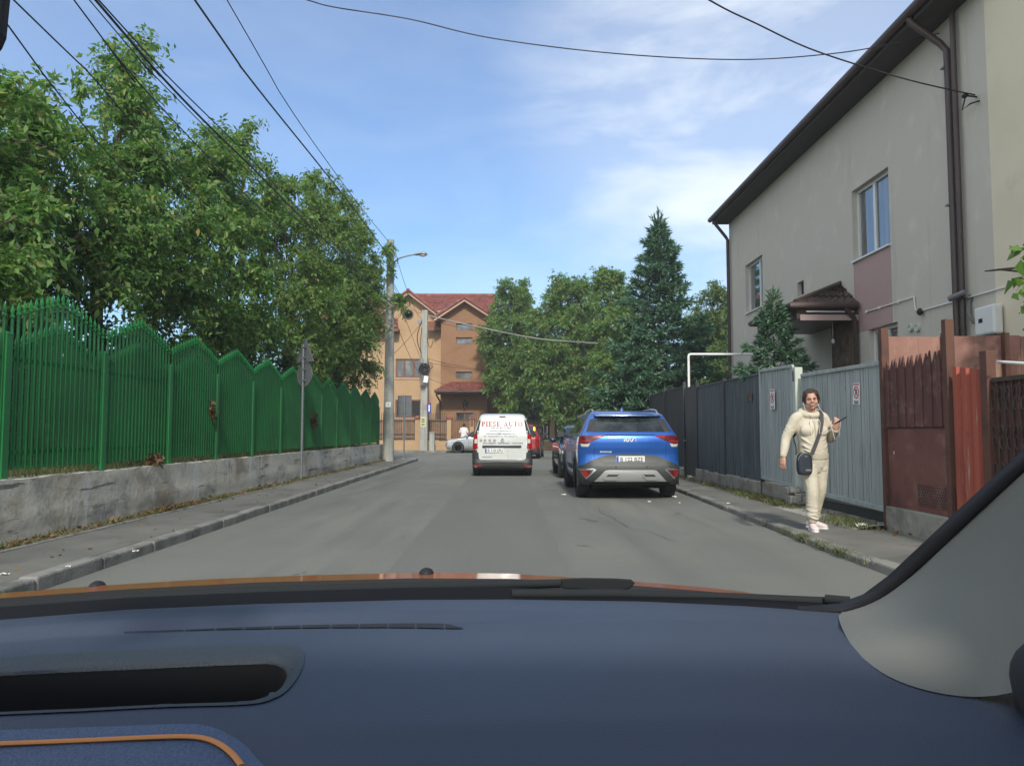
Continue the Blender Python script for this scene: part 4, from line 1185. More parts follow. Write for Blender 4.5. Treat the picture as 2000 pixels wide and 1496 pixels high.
# neighbour wall and shed to the right of the junction
c = atY(1200, 800, 33)
sh = empty('shed', (c.x, 35, 0), 'low garden shed with a sloping grey roof behind the blue car', 'shed')
M['shedwall'] = mat('shed_wall', (0.22, 0.18, 0.14), 0.9, layers=[((0.15, 0.13, 0.11), 2, 0.45, 0.65)])
M['shedroof'] = mat('shed_roof', (0.26, 0.25, 0.22), 0.85, layers=[((0.18, 0.17, 0.15), 3, 0.45, 0.65)], bump=.4, bscale=20)
a, b_ = atY(1150, 806, 33), atY(1216, 787, 33)
mb = MB(); mb.add([(a.x, 33, 0), (b_.x, 33, 0), (b_.x, 33, b_.z - .12), (a.x, 33, a.z - .12), (a.x, 37, 0), (b_.x, 37, 0), (b_.x, 37, b_.z - .12), (a.x, 37, a.z - .12)], [(0, 1, 2, 3), (5, 4, 7, 6), (4, 0, 3, 7), (1, 5, 6, 2), (3, 2, 6, 7)])
mb.build('wall', M['shedwall'], sh)
mb = MB(); slab(mb, [(a.x - .12, 32.8, a.z - .04), (b_.x + .05, 32.8, b_.z), (b_.x + .05, 37.2, b_.z), (a.x - .12, 37.2, a.z - .04)], .11); mb.build('roof', M['shedroof'], sh)
c0, c1 = atY(1223, 791, 31), atY(1244, 785, 31)
gt = empty('metal_panel_fence', ((c0.x + c1.x) / 2, 31, 0), 'short blue grey sheet metal fence panel with a pale post beside the shed', 'fence')
M['bluegrey'] = mat('blue_grey_sheet', (0.10, 0.12, 0.15), 0.5, layers=[((0.14, 0.16, 0.18), 2, 0.45, 0.65)])
mb = MB(); mb.add([(c0.x, 31, 0), (c1.x, 31, 0), (c1.x, 31, c1.z), (c0.x, 31, c0.z - .02), (c0.x, 31.03, 0), (c1.x, 31.03, 0), (c1.x, 31.03, c1.z), (c0.x, 31.03, c0.z - .02)], [(0, 1, 2, 3), (5, 4, 7, 6), (3, 2, 6, 7), (4, 0, 3, 7), (1, 5, 6, 2)]); mb.build('panel', M['bluegrey'], gt)
mb = MB(); mb.box(c0.x - .2, c0.x - .0, 30.9, 31.1, 0, c0.z + .05); mb.build('post', M['poleconc'], gt, bevel=.02)
c = atY(1171, 765, 31.5)
o = MB().tube([(c.x, 31.5, 0), (c.x, 31.5, c.z)], .035, 8).bar((c.x, 31.5, c.z - .02), (c.x - .35, 31.5, c.z - .02), .05, .05).build('metal_post', M['galv'], None, smooth=60)
tag(o, 'thin grey metal post with a short side bar in front of the walnut trees', 'post')
# ------------------------------------------------------------------ right side: fences and gates
RX = 4.55
M['blackfence'] = mat('black_fence_paint', (0.022, 0.028, 0.034), 0.5, layers=[((0.045, 0.052, 0.058), 2.2, 0.45, 0.65, (3, 3, .25)), ((0.012, 0.014, 0.016), 5, 0.5, 0.7, (3, 3, .2))])
M['darkfence'] = mat('dark_blue_fence_paint', (0.045, 0.07, 0.083), 0.5, layers=[((0.085, 0.115, 0.125), 2.2, 0.45, 0.65, (3, 3, .25)), ((0.015, 0.018, 0.02), 5, 0.55, 0.72, (3, 3, .2))])
M['greygate'] = mat('blue_grey_paint', (0.33, 0.375, 0.37), 0.6, layers=[((0.41, 0.445, 0.435), 1.6, 0.45, 0.65, (3, 3, .3)), ((0.25, 0.285, 0.28), 6, 0.52, 0.68, (2, 2, .25)), ((0.05, 0.055, 0.055), 9, 0.66, 0.74, (2, 2, .3)), ((0.28, 0.2, 0.14), 4, 0.70, 0.78)])
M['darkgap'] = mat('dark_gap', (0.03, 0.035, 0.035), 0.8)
M['palepost'] = mat('pale_post_paint', (0.50, 0.54, 0.47), 0.6, layers=[((0.4, 0.42, 0.37), 4, 0.5, 0.7)])
M['rustdark'] = mat('dark_rust', (0.115, 0.045, 0.038), 0.75, layers=[((0.08, 0.032, 0.028), 2.5, 0.45, 0.65, (2, 2, .4)), ((0.19, 0.10, 0.08), 5, 0.54, 0.70), ((0.22, 0.19, 0.175), 6, 0.62, 0.78, (1.5, 1.5, .5))], bump=.3, bscale=30)
M['rustred'] = mat('rust_red', (0.165, 0.062, 0.05), 0.75, layers=[((0.085, 0.032, 0.027), 1.8, 0.45, 0.65), ((0.22, 0.11, 0.085), 3, 0.52, 0.7), ((0.25, 0.21, 0.19), 4, 0.62, 0.78)], bump=.3, bscale=25)
M['rustpink'] = mat('faded_pink_rust', (0.28, 0.15, 0.12), 0.85, layers=[((0.18, 0.09, 0.075), 1.2, 0.42, 0.60), ((0.36, 0.23, 0.17), 3, 0.55, 0.7, (2, 2, .5)), ((0.09, 0.06, 0.05), 2.2, 0.62, 0.74)], bump=.3, bscale=20)
M['orangepaint'] = mat('orange_red_lead', (0.36, 0.085, 0.05), 0.7, layers=[((0.27, 0.06, 0.04), 3, 0.5, 0.68, (2, 2, .4)), ((0.34, 0.25, 0.19), 6, 0.60, 0.70, (3, 3, .3)), ((0.15, 0.06, 0.04), 5, 0.62, 0.75)], bump=.3, bscale=25)
M['brownpost'] = mat('brown_rust_post', (0.105, 0.045, 0.03), 0.7, layers=[((0.06, 0.028, 0.02), 5, 0.5, 0.7), ((0.16, 0.08, 0.055), 8, 0.6, 0.75)])
M['step'] = mat('rough_concrete', (0.30, 0.29, 0.255), 0.95, spec=.15, layers=[((0.2, 0.195, 0.17), 2.5, 0.45, 0.62), ((0.38, 0.36, 0.32), 6, 0.58, 0.72)], bump=.8, bscale=15)
yr_ = lambda px: YX(px, RX)
zr = lambda px, py: atX(px, py, RX).z
def corr(mb, y0, y1, x, za, zb, pitch=0.1, depth=0.02, m=0):
    """ribbed sheet from y0 to y1; za = (bottom, top) at y0, zb at y1"""
    n = max(1, int(round(abs(y1 - y0) / pitch)))
    prof = []
    for i in range(n):
        for f, d in ((0.0, 0), (0.42, 0), (0.52, depth), (0.90, depth)):
            prof.append(((i + f) / n, d))
    prof.append((1, 0))
    V = []
    for u, d in prof:
        y = y0 + (y1 - y0) * u
        V += [(x + d, y, za[0] + (zb[0] - za[0]) * u), (x + d, y, za[1] + (zb[1] - za[1]) * u)]
    mb.add(V, [(2 * i, 2 * i + 2, 2 * i + 3, 2 * i + 1) for i in range(len(prof) - 1)], m)
def planks(mb, y0, y1, x, za, zb, seed, wmin=.07, wmax=.12, gap=.015, t=.02):
    rnd = random.Random(seed)
    y = y0
    s = 1 if y1 > y0 else -1
    while s * (y1 - y) > 0.03:
        w = min(rnd.uniform(wmin, wmax), abs(y1 - y))
        ua, ub = (y - y0) / (y1 - y0), (y + s * w - y0) / (y1 - y0)
        dx = rnd.uniform(-.004, .006)
        a, b = y + s * gap / 2, y + s * (w - gap / 2)
        bz = lambda u: za[0] + (zb[0] - za[0]) * u
        tz = lambda u: za[1] + (zb[1] - za[1]) * u + 0
        mb.add([(x + dx, a, bz(ua)), (x + dx, b, bz(ub)), (x + dx, b, tz(ub)), (x + dx, a, tz(ua)), (x + dx + t, a, bz(ua)), (x + dx + t, b, bz(ub)), (x + dx + t, b, tz(ub)), (x + dx + t, a, tz(ua))],
               [(0, 1, 2, 3), (5, 4, 7, 6), (3, 2, 6, 7), (4, 5, 1, 0), (4, 0, 3, 7), (1, 5, 6, 2)])
        y += s * w
bf = empty('sheet_metal_fence', (RX, 19, 0.08), 'long black sheet metal fence on a low concrete base beside the blue car', 'fence')
ptsf = [(1271, 774), (1300, 765), (1338, 756), (1363, 757), (1417, 745), (1488, 731)]
for k in range(5):
    (pa, ta), (pb, tb) = ptsf[k], ptsf[k + 1]
    ya, yb = yr_(pa), yr_(pb)
    mb = MB()
    if k == 2:
        mb.box(RX - .005, RX + .025, yb + .03, ya - .03, 0.16, zr(pa, ta) - .02)
        dr = mb.build('door', M['blackfence'], bf, bevel=.004)
        h = MB(); h.tube([(RX - .06, ya - .12, 1.02), (RX - .06, ya - .24, 1.02)], .012, 6); h.box(RX - .06, RX - .006, ya - .13, ya - .11, 1.01, 1.03); h.build('handle', M['steel'], dr)
        mbt = MB(); mbt.box(RX - .012, RX - .006, yb + .05, ya - .05, 1.08, 1.10); mbt.build('crossbar', M['blackfence'], dr)
        continue
    corr(mb, ya, yb, RX, (0.30, zr(pa, ta)), (0.36, zr(pb, tb)), 0.115, 0.022)
    mb.box(RX + .03, RX + .06, min(ya, yb), max(ya, yb), 0.6, 0.64); 
    mb.bar((RX + .005, ya, zr(pa, ta) + .015), (RX + .005, yb, zr(pb, tb) + .015), .05, .03)
    mb.build('sheet_panel', M['darkfence' if k >= 3 else 'blackfence'], bf, fixn=False)
for k, (p, ty) in enumerate(ptsf):
    y = yr_(p)
    mb = MB(); mb.box(RX - .035, RX + .035, y - .035, y + .035, 0.08, zr(p, ty) + (.12 if k in (0, 1, 2, 3) else .05))
    mb.lathe([(.05, zr(p, ty) + (.121 if k < 4 else .051)), (.0, zr(p, ty) + (.15 if k < 4 else .07))], (RX, y, 0), 'z', 4, a0=math.pi / 4)
    mb.build('post', M['blackfence'], bf, bevel=.006)
for a, b in ((1271, 1338), (1363, 1488)):
    mb = MB()
    y0, y1 = yr_(b), yr_(a)
    n = 24
    for i in range(n):
        j = rnd.uniform(-.012, .012)
        mb.box(RX - .07 + j, RX + .16, y0 + (y1 - y0) * i / n, y0 + (y1 - y0) * (i + 1) / n - .004, 0.04, 0.31 + rnd.uniform(-.02, .02) + (0.05 if a == 1363 else 0))
    mb.build('concrete_base', M['step'], bf, bevel=.02)
# small marker on the dark panel
mb = MB(); p = atX(1465, 776, RX - .012); mb.box(p.x - .004, p.x + .004, p.y - .14, p.y + .14, p.z - .07, p.z + .07)
mb.build('rust_patch', M['rustdark'], bf)
# grey wicket door, pale post and big grey gate
gd = empty('metal_door', (RX, yr_(1520), 0.08), 'narrow blue grey slatted metal door beside the woman, left of the pale post', 'door')
ya, yb = yr_(1488) - .05, yr_(1555)
za, zb = (zr(1490, 934), zr(1490, 724)), (zr(1555, 952), zr(1555, 714))
mb = MB(); planks(mb, ya, yb, RX - .02, (za[0] + .04, za[1] - .03), (zb[0] + .04, zb[1] - .03), 3, .055, .10)
mb.build('slats', M['greygate'], gd, fixn=False)
mb = MB(); mb.bar((RX - .028, ya, za[1]), (RX - .028, yb, zb[1]), .04, .05); mb.bar((RX - .028, ya, za[0] + .02), (RX - .028, yb, zb[0] + .02), .04, .05)
mb.bar((RX - .028, ya, za[0]), (RX - .028, ya, za[1]), .04, .04); mb.bar((RX - .028, yb, zb[0]), (RX - .028, yb, zb[1]), .04, .04)
mb.build('frame', M['greygate'], gd, bevel=.005)
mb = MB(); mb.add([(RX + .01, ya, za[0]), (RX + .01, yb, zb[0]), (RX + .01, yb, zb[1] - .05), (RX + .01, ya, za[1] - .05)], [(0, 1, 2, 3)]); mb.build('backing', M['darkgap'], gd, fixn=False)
mb = MB(); mb.box(RX - .04, RX + .16, yb, ya, 0.04, za[0] - .06); mb.build('sill', M['step'], gd, bevel=.02)
y = yr_(1560)
pp = empty('gate_post', (RX, y, 0.08), 'pale greenish square steel post between the narrow door and the big grey gate', 'post')
mb = MB(); mb.box(RX - .06, RX + .06, y - .062, y + .055, 0.04, zr(1560, 717)); mb.build('shaft', M['palepost'], pp, bevel=.006)
mb = MB(); mb.box(RX - .064, RX - .058, y - .0, y + .035, zr(1560, 745), zr(1560, 724)); mb.build('slot', M['dark'], pp)
mb = MB()
for i in range(16):
    mb.obox((RX - .06 + rnd.uniform(-.06, .06), y + rnd.uniform(-.2, .2), .12 + rnd.uniform(0, .22)), (rnd.uniform(.08, .2), rnd.uniform(.1, .22), rnd.uniform(.06, .14)), Matrix.Rotation(rnd.uniform(-.4, .4), 3, 'Z'))
mb.build('rubble_footing', M['step'], pp, bevel=.02)
gg = empty('sliding_gate', (RX, yr_(1640), 0.08), 'large blue grey slatted metal gate behind the walking woman', 'gate')
ya, yb = yr_(1567), yr_(1724)
za, zb = (zr(1567, 958), zr(1567, 733)), (zr(1724, 997), zr(1724, 708))
mb = MB(); planks(mb, ya, yb, RX + .02, (za[0] + .03, za[1] - .03), (zb[0] + .03, zb[1] - .03), 8, .06, .13)
mb.build('slats', M['greygate'], gg, fixn=False)
mb = MB()
mb.bar((RX + .012, ya, za[1]), (RX + .012, yb, zb[1]), .04, .05); mb.bar((RX + .012, ya, za[0] + .02), (RX + .012, yb, zb[0] + .02), .05, .06)
mb.bar((RX + .012, yb + .02, zb[0]), (RX + .012, yb + .02, zb[1]), .04, .04); mb.bar((RX + .012, ya - .02, za[0]), (RX + .012, ya - .02, za[1]), .04, .04)
mb.build('frame', M['greygate'], gg, bevel=.005)
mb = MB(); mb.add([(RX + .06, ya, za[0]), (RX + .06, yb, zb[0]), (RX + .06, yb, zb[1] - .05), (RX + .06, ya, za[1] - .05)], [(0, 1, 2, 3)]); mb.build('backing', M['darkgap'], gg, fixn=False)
mb = MB(); mb.box(RX + .03, RX + .07, yb + .05, ya - .05, .14, .25); mb.build('rail', M['darkgap'], gg)
V, Fs = gridsheet(RX - .42, RX + .5, yb - .1, ya + .15, 0, 10, 30)
V = [(x, y, .085 + max(0, (x - RX + .42)) * .10 + rnd.uniform(-.008, .008) - (.02 if x < RX - .4 else 0)) for x, y, z in V]
mb = MB(); mb.add(V, Fs); struct('gate_ramp', mb, M['step'], fixn=False, smooth=40)
# no-parking stickers
def sticker(px, py, w, h, x, label, tilt=0.0):
    c = atX(px, py, x)
    s = empty('no_parking_sign', (x, c.y, c.z), label, 'sign')
    s.rotation_euler = (R(tilt), 0, 0)
    P = lambda a, b, d=0: (-d, -a, b)
    mb = MB(); mb.prism([(-w / 2, -h / 2), (w / 2, -h / 2), (w / 2, h / 2), (-w / 2, h / 2)], lambda a, b: P(a, b), lambda a, b: P(a, b, .004)); mb.build('plate', M['signwhite'], s, world=False)
    r = w * .40; cz = h * .06
    mb = MB()
    n = 28
    vs = [P(r * math.cos(t), cz + r * math.sin(t), .006) for t in np.linspace(0, 2 * math.pi, n, endpoint=False)] + [P(r * .8 * math.cos(t), cz + r * .8 * math.sin(t), .006) for t in np.linspace(0, 2 * math.pi, n, endpoint=False)]
    mb.add(vs, [(i, (i + 1) % n, (i + 1) % n + n, i + n) for i in range(n)])
    k = r * .74
    d = r * .08
    mb.add([P(-k * .7 - d, cz + k * .7 - d, .007), P(-k * .7 + d, cz + k * .7 + d, .007), P(k * .7 + d, cz - k * .7 + d, .007), P(k * .7 - d, cz - k * .7 - d, .007)], [(0, 1, 2, 3)])
    mb.build('ring', M['signred'], s, world=False, fixn=False)
    vs, fs = text_mesh('P', r * 1.5, r * .03, 'CENTER')
    mb = MB(); mb.add([P(a, b + cz - r * .52, .0065) for a, b in vs], fs)
    for zz, ww in ((-h * .36, .34), (-h * .44, .28)):
        mb.add([P(-w * ww, zz - h * .022, .006), P(w * ww, zz - h * .022, .006), P(w * ww, zz + h * .022, .006), P(-w * ww, zz + h * .022, .006)], [(0, 1, 2, 3)])
    mb.build('lettering', M['cable'], s, world=False, fixn=False)
    mb = MB(); mb.add([P(-w * .42, h * .40, .006), P(w * .42, h * .40, .006), P(w * .42, h * .46, .006), P(-w * .42, h * .46, .006)], [(0, 1, 2, 3)]); mb.build('bar', M['signred'], s, world=False, fixn=False)
sticker(1509, 780, .22, .34, RX - .052, 'white no parking sign with a red ring on the narrow slatted door')
sticker(1673, 769, .20, .28, RX + .012, 'white no parking sign with a red ring on the big grey gate', 3)
# rusty red gate with spikes
rg = empty('rusty_gate', (RX, 8.5, 0.08), 'rusty brown red gate with a row of sheet metal spikes beside the grey gate', 'gate')
ya, yb = yr_(1736) , yr_(1856)
z1, z0 = 2.08, zr(1790, 834)
mb = MB()
n = 14
for i in range(n):
    a, b = ya + (yb - ya) * i / n, ya + (yb - ya) * (i + 1) / n
    m_ = (a + b) / 2; dx = .012 if i % 2 else 0
    tip = z1 + rnd.uniform(-.012, .02)
    pr_ = [(a, z0), (b, z0), (b, z1 - .14), (m_ + (b - a) * .25, tip), (a + (b - a) * .08, z1 - .12)]
    mb.prism(pr_, lambda u, w_: (RX - .03 + dx, u, w_), lambda u, w_: (RX - .012 + dx, u, w_))
mb.build('spiked_panel', M['rustdark'], rg)
mb = MB(); mb.box(RX - .012, RX + .012, yb, ya, .36, z0 + .05); mb.build('lower_sheet', M['rustred'], rg)
mb = MB(); mb.box(RX - .022, RX - .0125, yb, ya, z0 - .012, z0 + .004); mb.build('seam', M['dark'], rg)
for p, ty in ((1731, 640), (1858, 622)):
    y = yr_(p); mb = MB(); mb.box(RX - .045, RX + .045, y - .04, y + .04, .08, zr(p, ty)); mb.build('post', M['brownpost'], rg, bevel=.005)
c0, c1 = atX(1795, 947, RX), atX(1872, 1006, RX)
mb = MB(); mb.box(RX - .02, RX - .0125, c1.y + .02, c0.y, .42, .66); g_ = mb.build('vent_grille', M['rustdark'], rg)
mb = MB()
ny_, nz_ = 14, 7
for i in range(ny_):
    for j in range(nz_):
        yy = c1.y + .035 + (c0.y - c1.y - .06) * (i + .5 * (j % 2) + .25) / ny_; zz = .43 + .22 * (j + .5) / nz_
        mb.add([(RX - .0212, yy - .013, zz), (RX - .0212, yy, zz - .013), (RX - .0212, yy + .013, zz), (RX - .0212, yy, zz + .013)], [(0, 1, 2, 3)])
mb.build('perforation', M['dark'], g_, fixn=False)
mb = MB(); mb.box(RX - .05, RX + .2, 4.0, yr_(1733), .02, .355); cbs = mb.build('concrete_base', M['step'], rg, bevel=.015)
mb = MB(); p = atX(1746, 884, RX - .0135); mb.ball((RX - .0135, p.y, p.z), .003, .008, .022, 8, 6); mb.build('paint_spot', M['white'], rg)
os_ = empty('corrugated_sheet', (RX, 7.5, 0.3), 'bright orange red corrugated sheet between two brown posts', 'sheet')
ya, yb = yr_(1868), yr_(1926)
mb = MB(); corr(mb, ya, yb, RX - .02, (.30, zr(1868, 715)), (.30, zr(1926, 722)), .16, .03)
mb.add([(RX - .019, ya, .30), (RX + .03, ya, .30), (RX + .03, ya, 1.8), (RX - .019, ya, 1.8)], [(0, 1, 2, 3)])
mb.build('sheet', M['orangepaint'], os_, fixn=False)
og = empty('ornate_gate', (RX, 6.6, 0.08), 'dark brown ornamental iron gate partly hidden by the car pillar', 'gate')
mb = MB()
for p, ty, w_ in ((1934, 684, .045), (1868, 624, .0)):
    if w_: y = yr_(p); mb.box(RX - w_, RX + w_, y - .055, y + .055, .08, zr(p, ty))
mb.build('post', M['brownpost'], og, bevel=.006)
ya, yb = yr_(1944), 4.6
mb = MB(); mb.box(RX + .02, RX + .035, yb, ya, .36, zr(1950, 737)); mb.build('sheet', M['rustdark'], og)
mb = MB()
zt_ = zr(1950, 737)
mb.box(RX - .02, RX + .018, yb, ya, zt_ - .04, zt_); mb.box(RX - .02, RX + .018, yb, ya, .36, .40)
for i in range(22):
    yy = ya - .06 - i * .105
    if yy < yb: break
    mb.box(RX - .008, RX + .008, yy - .007, yy + .007, .4, zt_ - .04)
    for zz in (zt_ - .2, zt_ - .55, zt_ - .9):
        for sgn in (-1, 1):
            mb.tube([(RX - .012, yy + .052 + sgn * .03 * math.cos(a), zz + .06 * math.sin(a) + sgn * .05) for a in np.linspace(0, 5.2, 10)], .006, 4)
mb.build('scrollwork', M['blackiron'], og, smooth=40)
a, b = atX(1948, 706, RX - .06), atX(2030, 712, RX - .06)
o = MB().tube([(RX, a.y + .02, a.z), a, a.lerp(b, .3) - Vector((.03, 0, 0)), b], [.008, .01, .014, .014], 8).build('handrail', M['white'], None, smooth=60)
tag(o, 'thin white rod fixed to the brown post of the ornate gate', 'rail')
sf = empty('boundary_fence', (5.6, 9.35, 0), 'faded pink rusty sheet fence standing crosswise behind the spiked gate', 'fence')
mb = MB()
zt_ = atY(1800, 656, 9.35).z
for i in range(5):
    x0 = 4.63 + i * .42
    mb.box(x0, x0 + .416, 9.34 + .004 * (i % 2), 9.355 + .004 * (i % 2), .2, zt_ + rnd.uniform(-.015, .01))
mb.build('sheet', M['rustpink'], sf)
for x in (5.35, 6.1):
    mb = MB(); mb.box(x - .03, x + .03, 9.27, 9.335, .1, zt_ + .03); mb.build('post', M['brownpost'], sf)
# ------------------------------------------------------------------ grey house
HX = 6.7
M['greyrender'] = mat('grey_beige_render', (0.55, 0.52, 0.455), 0.92, spec=.2, layers=[((0.55, 0.52, 0.45), .8, .42, .62), ((0.63, 0.59, 0.505), 2.5, .55, .75), ((0.47, 0.435, 0.375), 2.2, .60, .80, (2, 2, .16)), ((0.66, 0.63, 0.56), 4, .66, .8)], bump=.25, bscale=80)
M['mauve'] = mat('mauve_render', (0.44, 0.31, 0.30), 0.92, spec=.2, layers=[((0.41, 0.285, 0.275), 1, .45, .65)], bump=.25, bscale=80)
M['cream'] = mat('cream_render', (0.74, 0.665, 0.51), 0.92, spec=.2, layers=[((0.70, 0.63, 0.48), 1, .45, .65), ((0.65, 0.585, 0.45), 2.2, .6, .75)], bump=.25, bscale=80)
M['brownmetal'] = mat('brown_coated_metal', (0.065, 0.042, 0.038), 0.45, layers=[((0.085, 0.058, 0.05), 4, .5, .7)])
M['soffit'] = mat('dark_soffit', (0.045, 0.036, 0.034), 0.7, layers=[((0.065, 0.052, 0.048), 3, .5, .7, (1, .2, 1))])
M['stone'] = mat('brown_stone_cladding', (0.14, 0.10, 0.07), 0.9, layers=[((0.08, 0.06, 0.045), 5, .45, .6), ((0.2, 0.15, 0.11), 7, .55, .7)], bump=.8, bscale=12)
M['pvc'] = mat('white_pvc', (0.72, 0.72, 0.70), 0.3)
M['greypvc'] = mat('grey_plastic', (0.16, 0.16, 0.165), 0.4)
M['curtain'] = mat('curtain', (0.35, 0.34, 0.31), 0.9, layers=[((0.22, 0.21, 0.19), 8, .4, .65, (1, 6, .1))])
M['winglass'] = mat('house_window_glass', (0.05, 0.06, 0.07), 0.03, spec=.9, layers=[((0.14, 0.145, 0.14), 2.4, .45, .62, (1, 3, .2))], coat=1.0)
gh = empty('grey_house', (HX + 3, 16.5, 0), 'large grey beige rendered house with dark eaves and a mauve panel under its upper window', 'house')
yn, yf_ = YX(1957, HX), YX(1431, HX)
EZ = 7.6
hx = lambda px: YX(px, HX) - yn
W1 = (hx(1751), hx(1677), 4.515, 5.89)
W2 = (hx(1496), hx(1462), 4.54, 5.89)
W3 = (hx(1577), hx(1564), 4.34, 4.66)
W4 = (hx(1760), hx(1702), 1.95, 3.12)
W0 = (hx(1751), hx(1677), 3.12, 4.515)
mb = MB()
wall_holes(mb, (HX, yn, 0), (0, 1, 0), [0, yf_ - yn], [0, EZ + .15], [W1, W2, W3, W4], (0.2, 0, 0))
mb.add([(HX, yf_, 0), (HX, yf_, EZ + .15), (HX + 8, yf_, EZ + 4), (HX + 8, yf_, 0)], [(0, 1, 2, 3)])
mb.add([(HX, yn, 0), (HX, yn, EZ + .15), (HX + 8, yn, EZ + 4), (HX + 8, yn, 0)], [(0, 1, 2, 3)])
mb.build('wall', M['greyrender'], gh, fixn=False)
mb = MB(); mb.box(HX - .006, HX + .0, yn + W0[0], yn + W0[1], W0[2], W0[3] - .05); mb.build('mauve_panel', M['mauve'], gh)
ex = 6.2
y0e, y1e = YX(1897, ex), YX(1397, ex)
mb = MB()
sl_ = math.tan(R(32))
pts = [(ex, EZ + .02), (ex + 6, EZ + .02 + 6 * sl_)]
mb.prism([(ex, EZ + .03), (ex + 6, EZ + .03 + 6 * sl_), (ex + 6, EZ + .17 + 6 * sl_), (ex, EZ + .17)], lambda a, b: (a, y0e, b), lambda a, b: (a, y1e, b))
mb.build('roof', M['brownmetal'], gh)
mb = MB(); mb.box(ex + .01, HX - .002, y0e + .01, y1e - .01, EZ - .10, EZ + .026)
mb.prism([(ex + .012, EZ + .027), (HX + .6, EZ + .027), (HX + .6, EZ + .02 + (HX + .6 - ex) * sl_)], lambda a, b: (a, y1e - .03, b), lambda a, b: (a, y1e - .012, b))
mb.build('soffit', M['soffit'], gh)
mb = MB(); mb.tube([(ex - .05, y0e, EZ + .03), (ex - .05, y1e, EZ + .03)], .075, 10)
mb.build('gutter', M['brownmetal'], gh, smooth=60)
def downpipe(lst, r=.045):
    mb = MB(); mb.tube(lst, r, 8); 
    return mb.build('downpipe', M['brownmetal'], gh, smooth=60)
yd = YX(1877, HX - .08)
downpipe([(ex - .03, YX(1806, ex), EZ), (ex - .0, YX(1806, ex) - .02, EZ - .12), (HX - .12, yd + .1, 7.12), (HX - .075, yd, 6.95), (HX - .075, yd, 0.5)], .052)
downpipe([(HX - .075, yd - .16, EZ - .1), (HX - .075, yd - .16, 5), (HX - .075, yd - .14, 0.5)], .04)
yd2 = yf_ - .12
downpipe([(ex - .02, y1e - .25, EZ - .02), (ex + .02, y1e - .27, EZ - .14), (HX - .14, yd2, EZ - .52), (HX - .08, yd2, EZ - .62), (HX - .08, yd2, 0.3)], .05)
for z in (6.7, 4.6):
    mb = MB(); mb.box(HX - .15, HX - .005, yd - .02, yd + .075, z - .012, z + .012); mb.build('bracket', M['galv'], gh)
def window_x(h, x, mull, frame, fw=.06, curtain=True):
    y0, y1 = yn + h[0], yn + h[1]; z0, z1 = h[2], h[3]
    mb = MB()
    mb.box(x - .03, x + .03, y0, y1, z0, z0 + fw); mb.box(x - .03, x + .03, y0, y1, z1 - fw, z1)
    ys = [y0] + [y0 + (y1 - y0) * m_ for m_ in mull] + [y1]
    for i, y in enumerate(ys):
        a, b = (y, y + fw) if i == 0 else ((y - fw, y) if i == len(ys) - 1 else (y - fw * .7, y + fw * .7))
        mb.box(x - .028, x + .028, a, b, z0 + fw, z1 - fw)
    w = mb.build('window', frame, gh)
    g = MB(); g.add([(x + .004, y0, z0), (x + .004, y1, z0), (x + .004, y1, z1), (x + .004, y0, z1)], [(0, 1, 2, 3)]); g.build('pane', M['winglass'], w, fixn=False)
    return w
for h, ml in ((W1, (.52,)), (W2, (.35,)), (W4, (.5,))):
    w = window_x(h, HX + .13, ml, M['pvc'])
    if h is not W4:
        mb = MB(); mb.box(HX - .05, HX + .12, yn + h[0] - .02, yn + h[1] + .02, h[2] - .035, h[2] - .002); mb.build('sill', M['pvc'], w)
mb = MB(); mb.box(HX + .1, HX + .12, yn + W3[0], yn + W3[1], W3[2], W3[3]); mb.build('vent_opening', M['dark'], gh)
# porch canopy with brown metal tiles
cy0, cy1, cx0, cz = YX(1685, HX), 16.8, 5.48, 3.68
ay0, ay1, az = YX(1650, HX), 16.1, 4.17
mb = MB()
roof_sheet(mb, (cx0, cy0, cz), (HX, cy0, cz), (HX, ay0, az), (HX - .02, ay0, az), 3, 7, .022, .03)
roof_sheet(mb, (cx0, cy1, cz), (cx0, cy0, cz), (HX, ay0, az), (HX, ay1, az), 3, 15, .022, .03)
roof_sheet(mb, (HX, cy1, cz), (cx0, cy1, cz), (HX - .02, ay1, az), (HX, ay1, az), 3, 7, .022, .03)
mb.tube([(cx0, cy0, cz + .03), (HX, ay0, az + .05)], .045, 6); mb.tube([(cx0, cy1, cz + .03), (HX, ay1, az + .05)], .045, 6)
cp = mb.build('canopy_roof', M['brownmetal'], gh, smooth=45)
mb = MB(); mb.tube([(HX - .06, cy0 - .07, cz - .05), (cx0 - .07, cy0 - .07, cz - .05), (cx0 - .07, cy1 + .07, cz - .05), (HX - .06, cy1 + .07, cz - .05)], .07, 8)
mb.tube([(HX - .3, cy0 - .06, cz - .1), (HX - .12, cy0 - .03, cz - .28), (HX - .08, cy0 + .0, cz - .36), (HX - .08, cy0 + .0, .4)], .045, 8)
mb.build('gutter', M['brownmetal'], cp, smooth=60)
M['pinksoffit'] = mat('pink_board', (0.42, 0.31, 0.29), .8)
mb = MB(); mb.box(cx0 + .04, HX - .003, cy0 + .03, cy1 - .03, cz - .30, cz - .045); mb.build('soffit', M['brownmetal'], cp)
mb = MB(); mb.box(cx0 + .10, HX - .01, cy0 + .01, cy0 + .026, cz - .33, cz - .22); mb.build('edge_board', M['pinksoffit'], cp)
mb = MB(); mb.tube([(cx0 + .2, cy0 - .03, cz - .17), (HX - .12, cy0 - .03, cz - .17)], .016, 6); mb.build('conduit', M['pvc'], cp, smooth=60)
mb = MB(); mb.box(HX - .05, HX - .001, cy0 + .1, ay1 - .5, .05, cz - .31); mb.build('stone_cladding', M['stone'], gh)
mb = MB(); mb.box(HX - .07, HX - .0505, cy0 + .35, cy0 + .95, .1, 2.35); mb.build('door', M['dark'], gh)
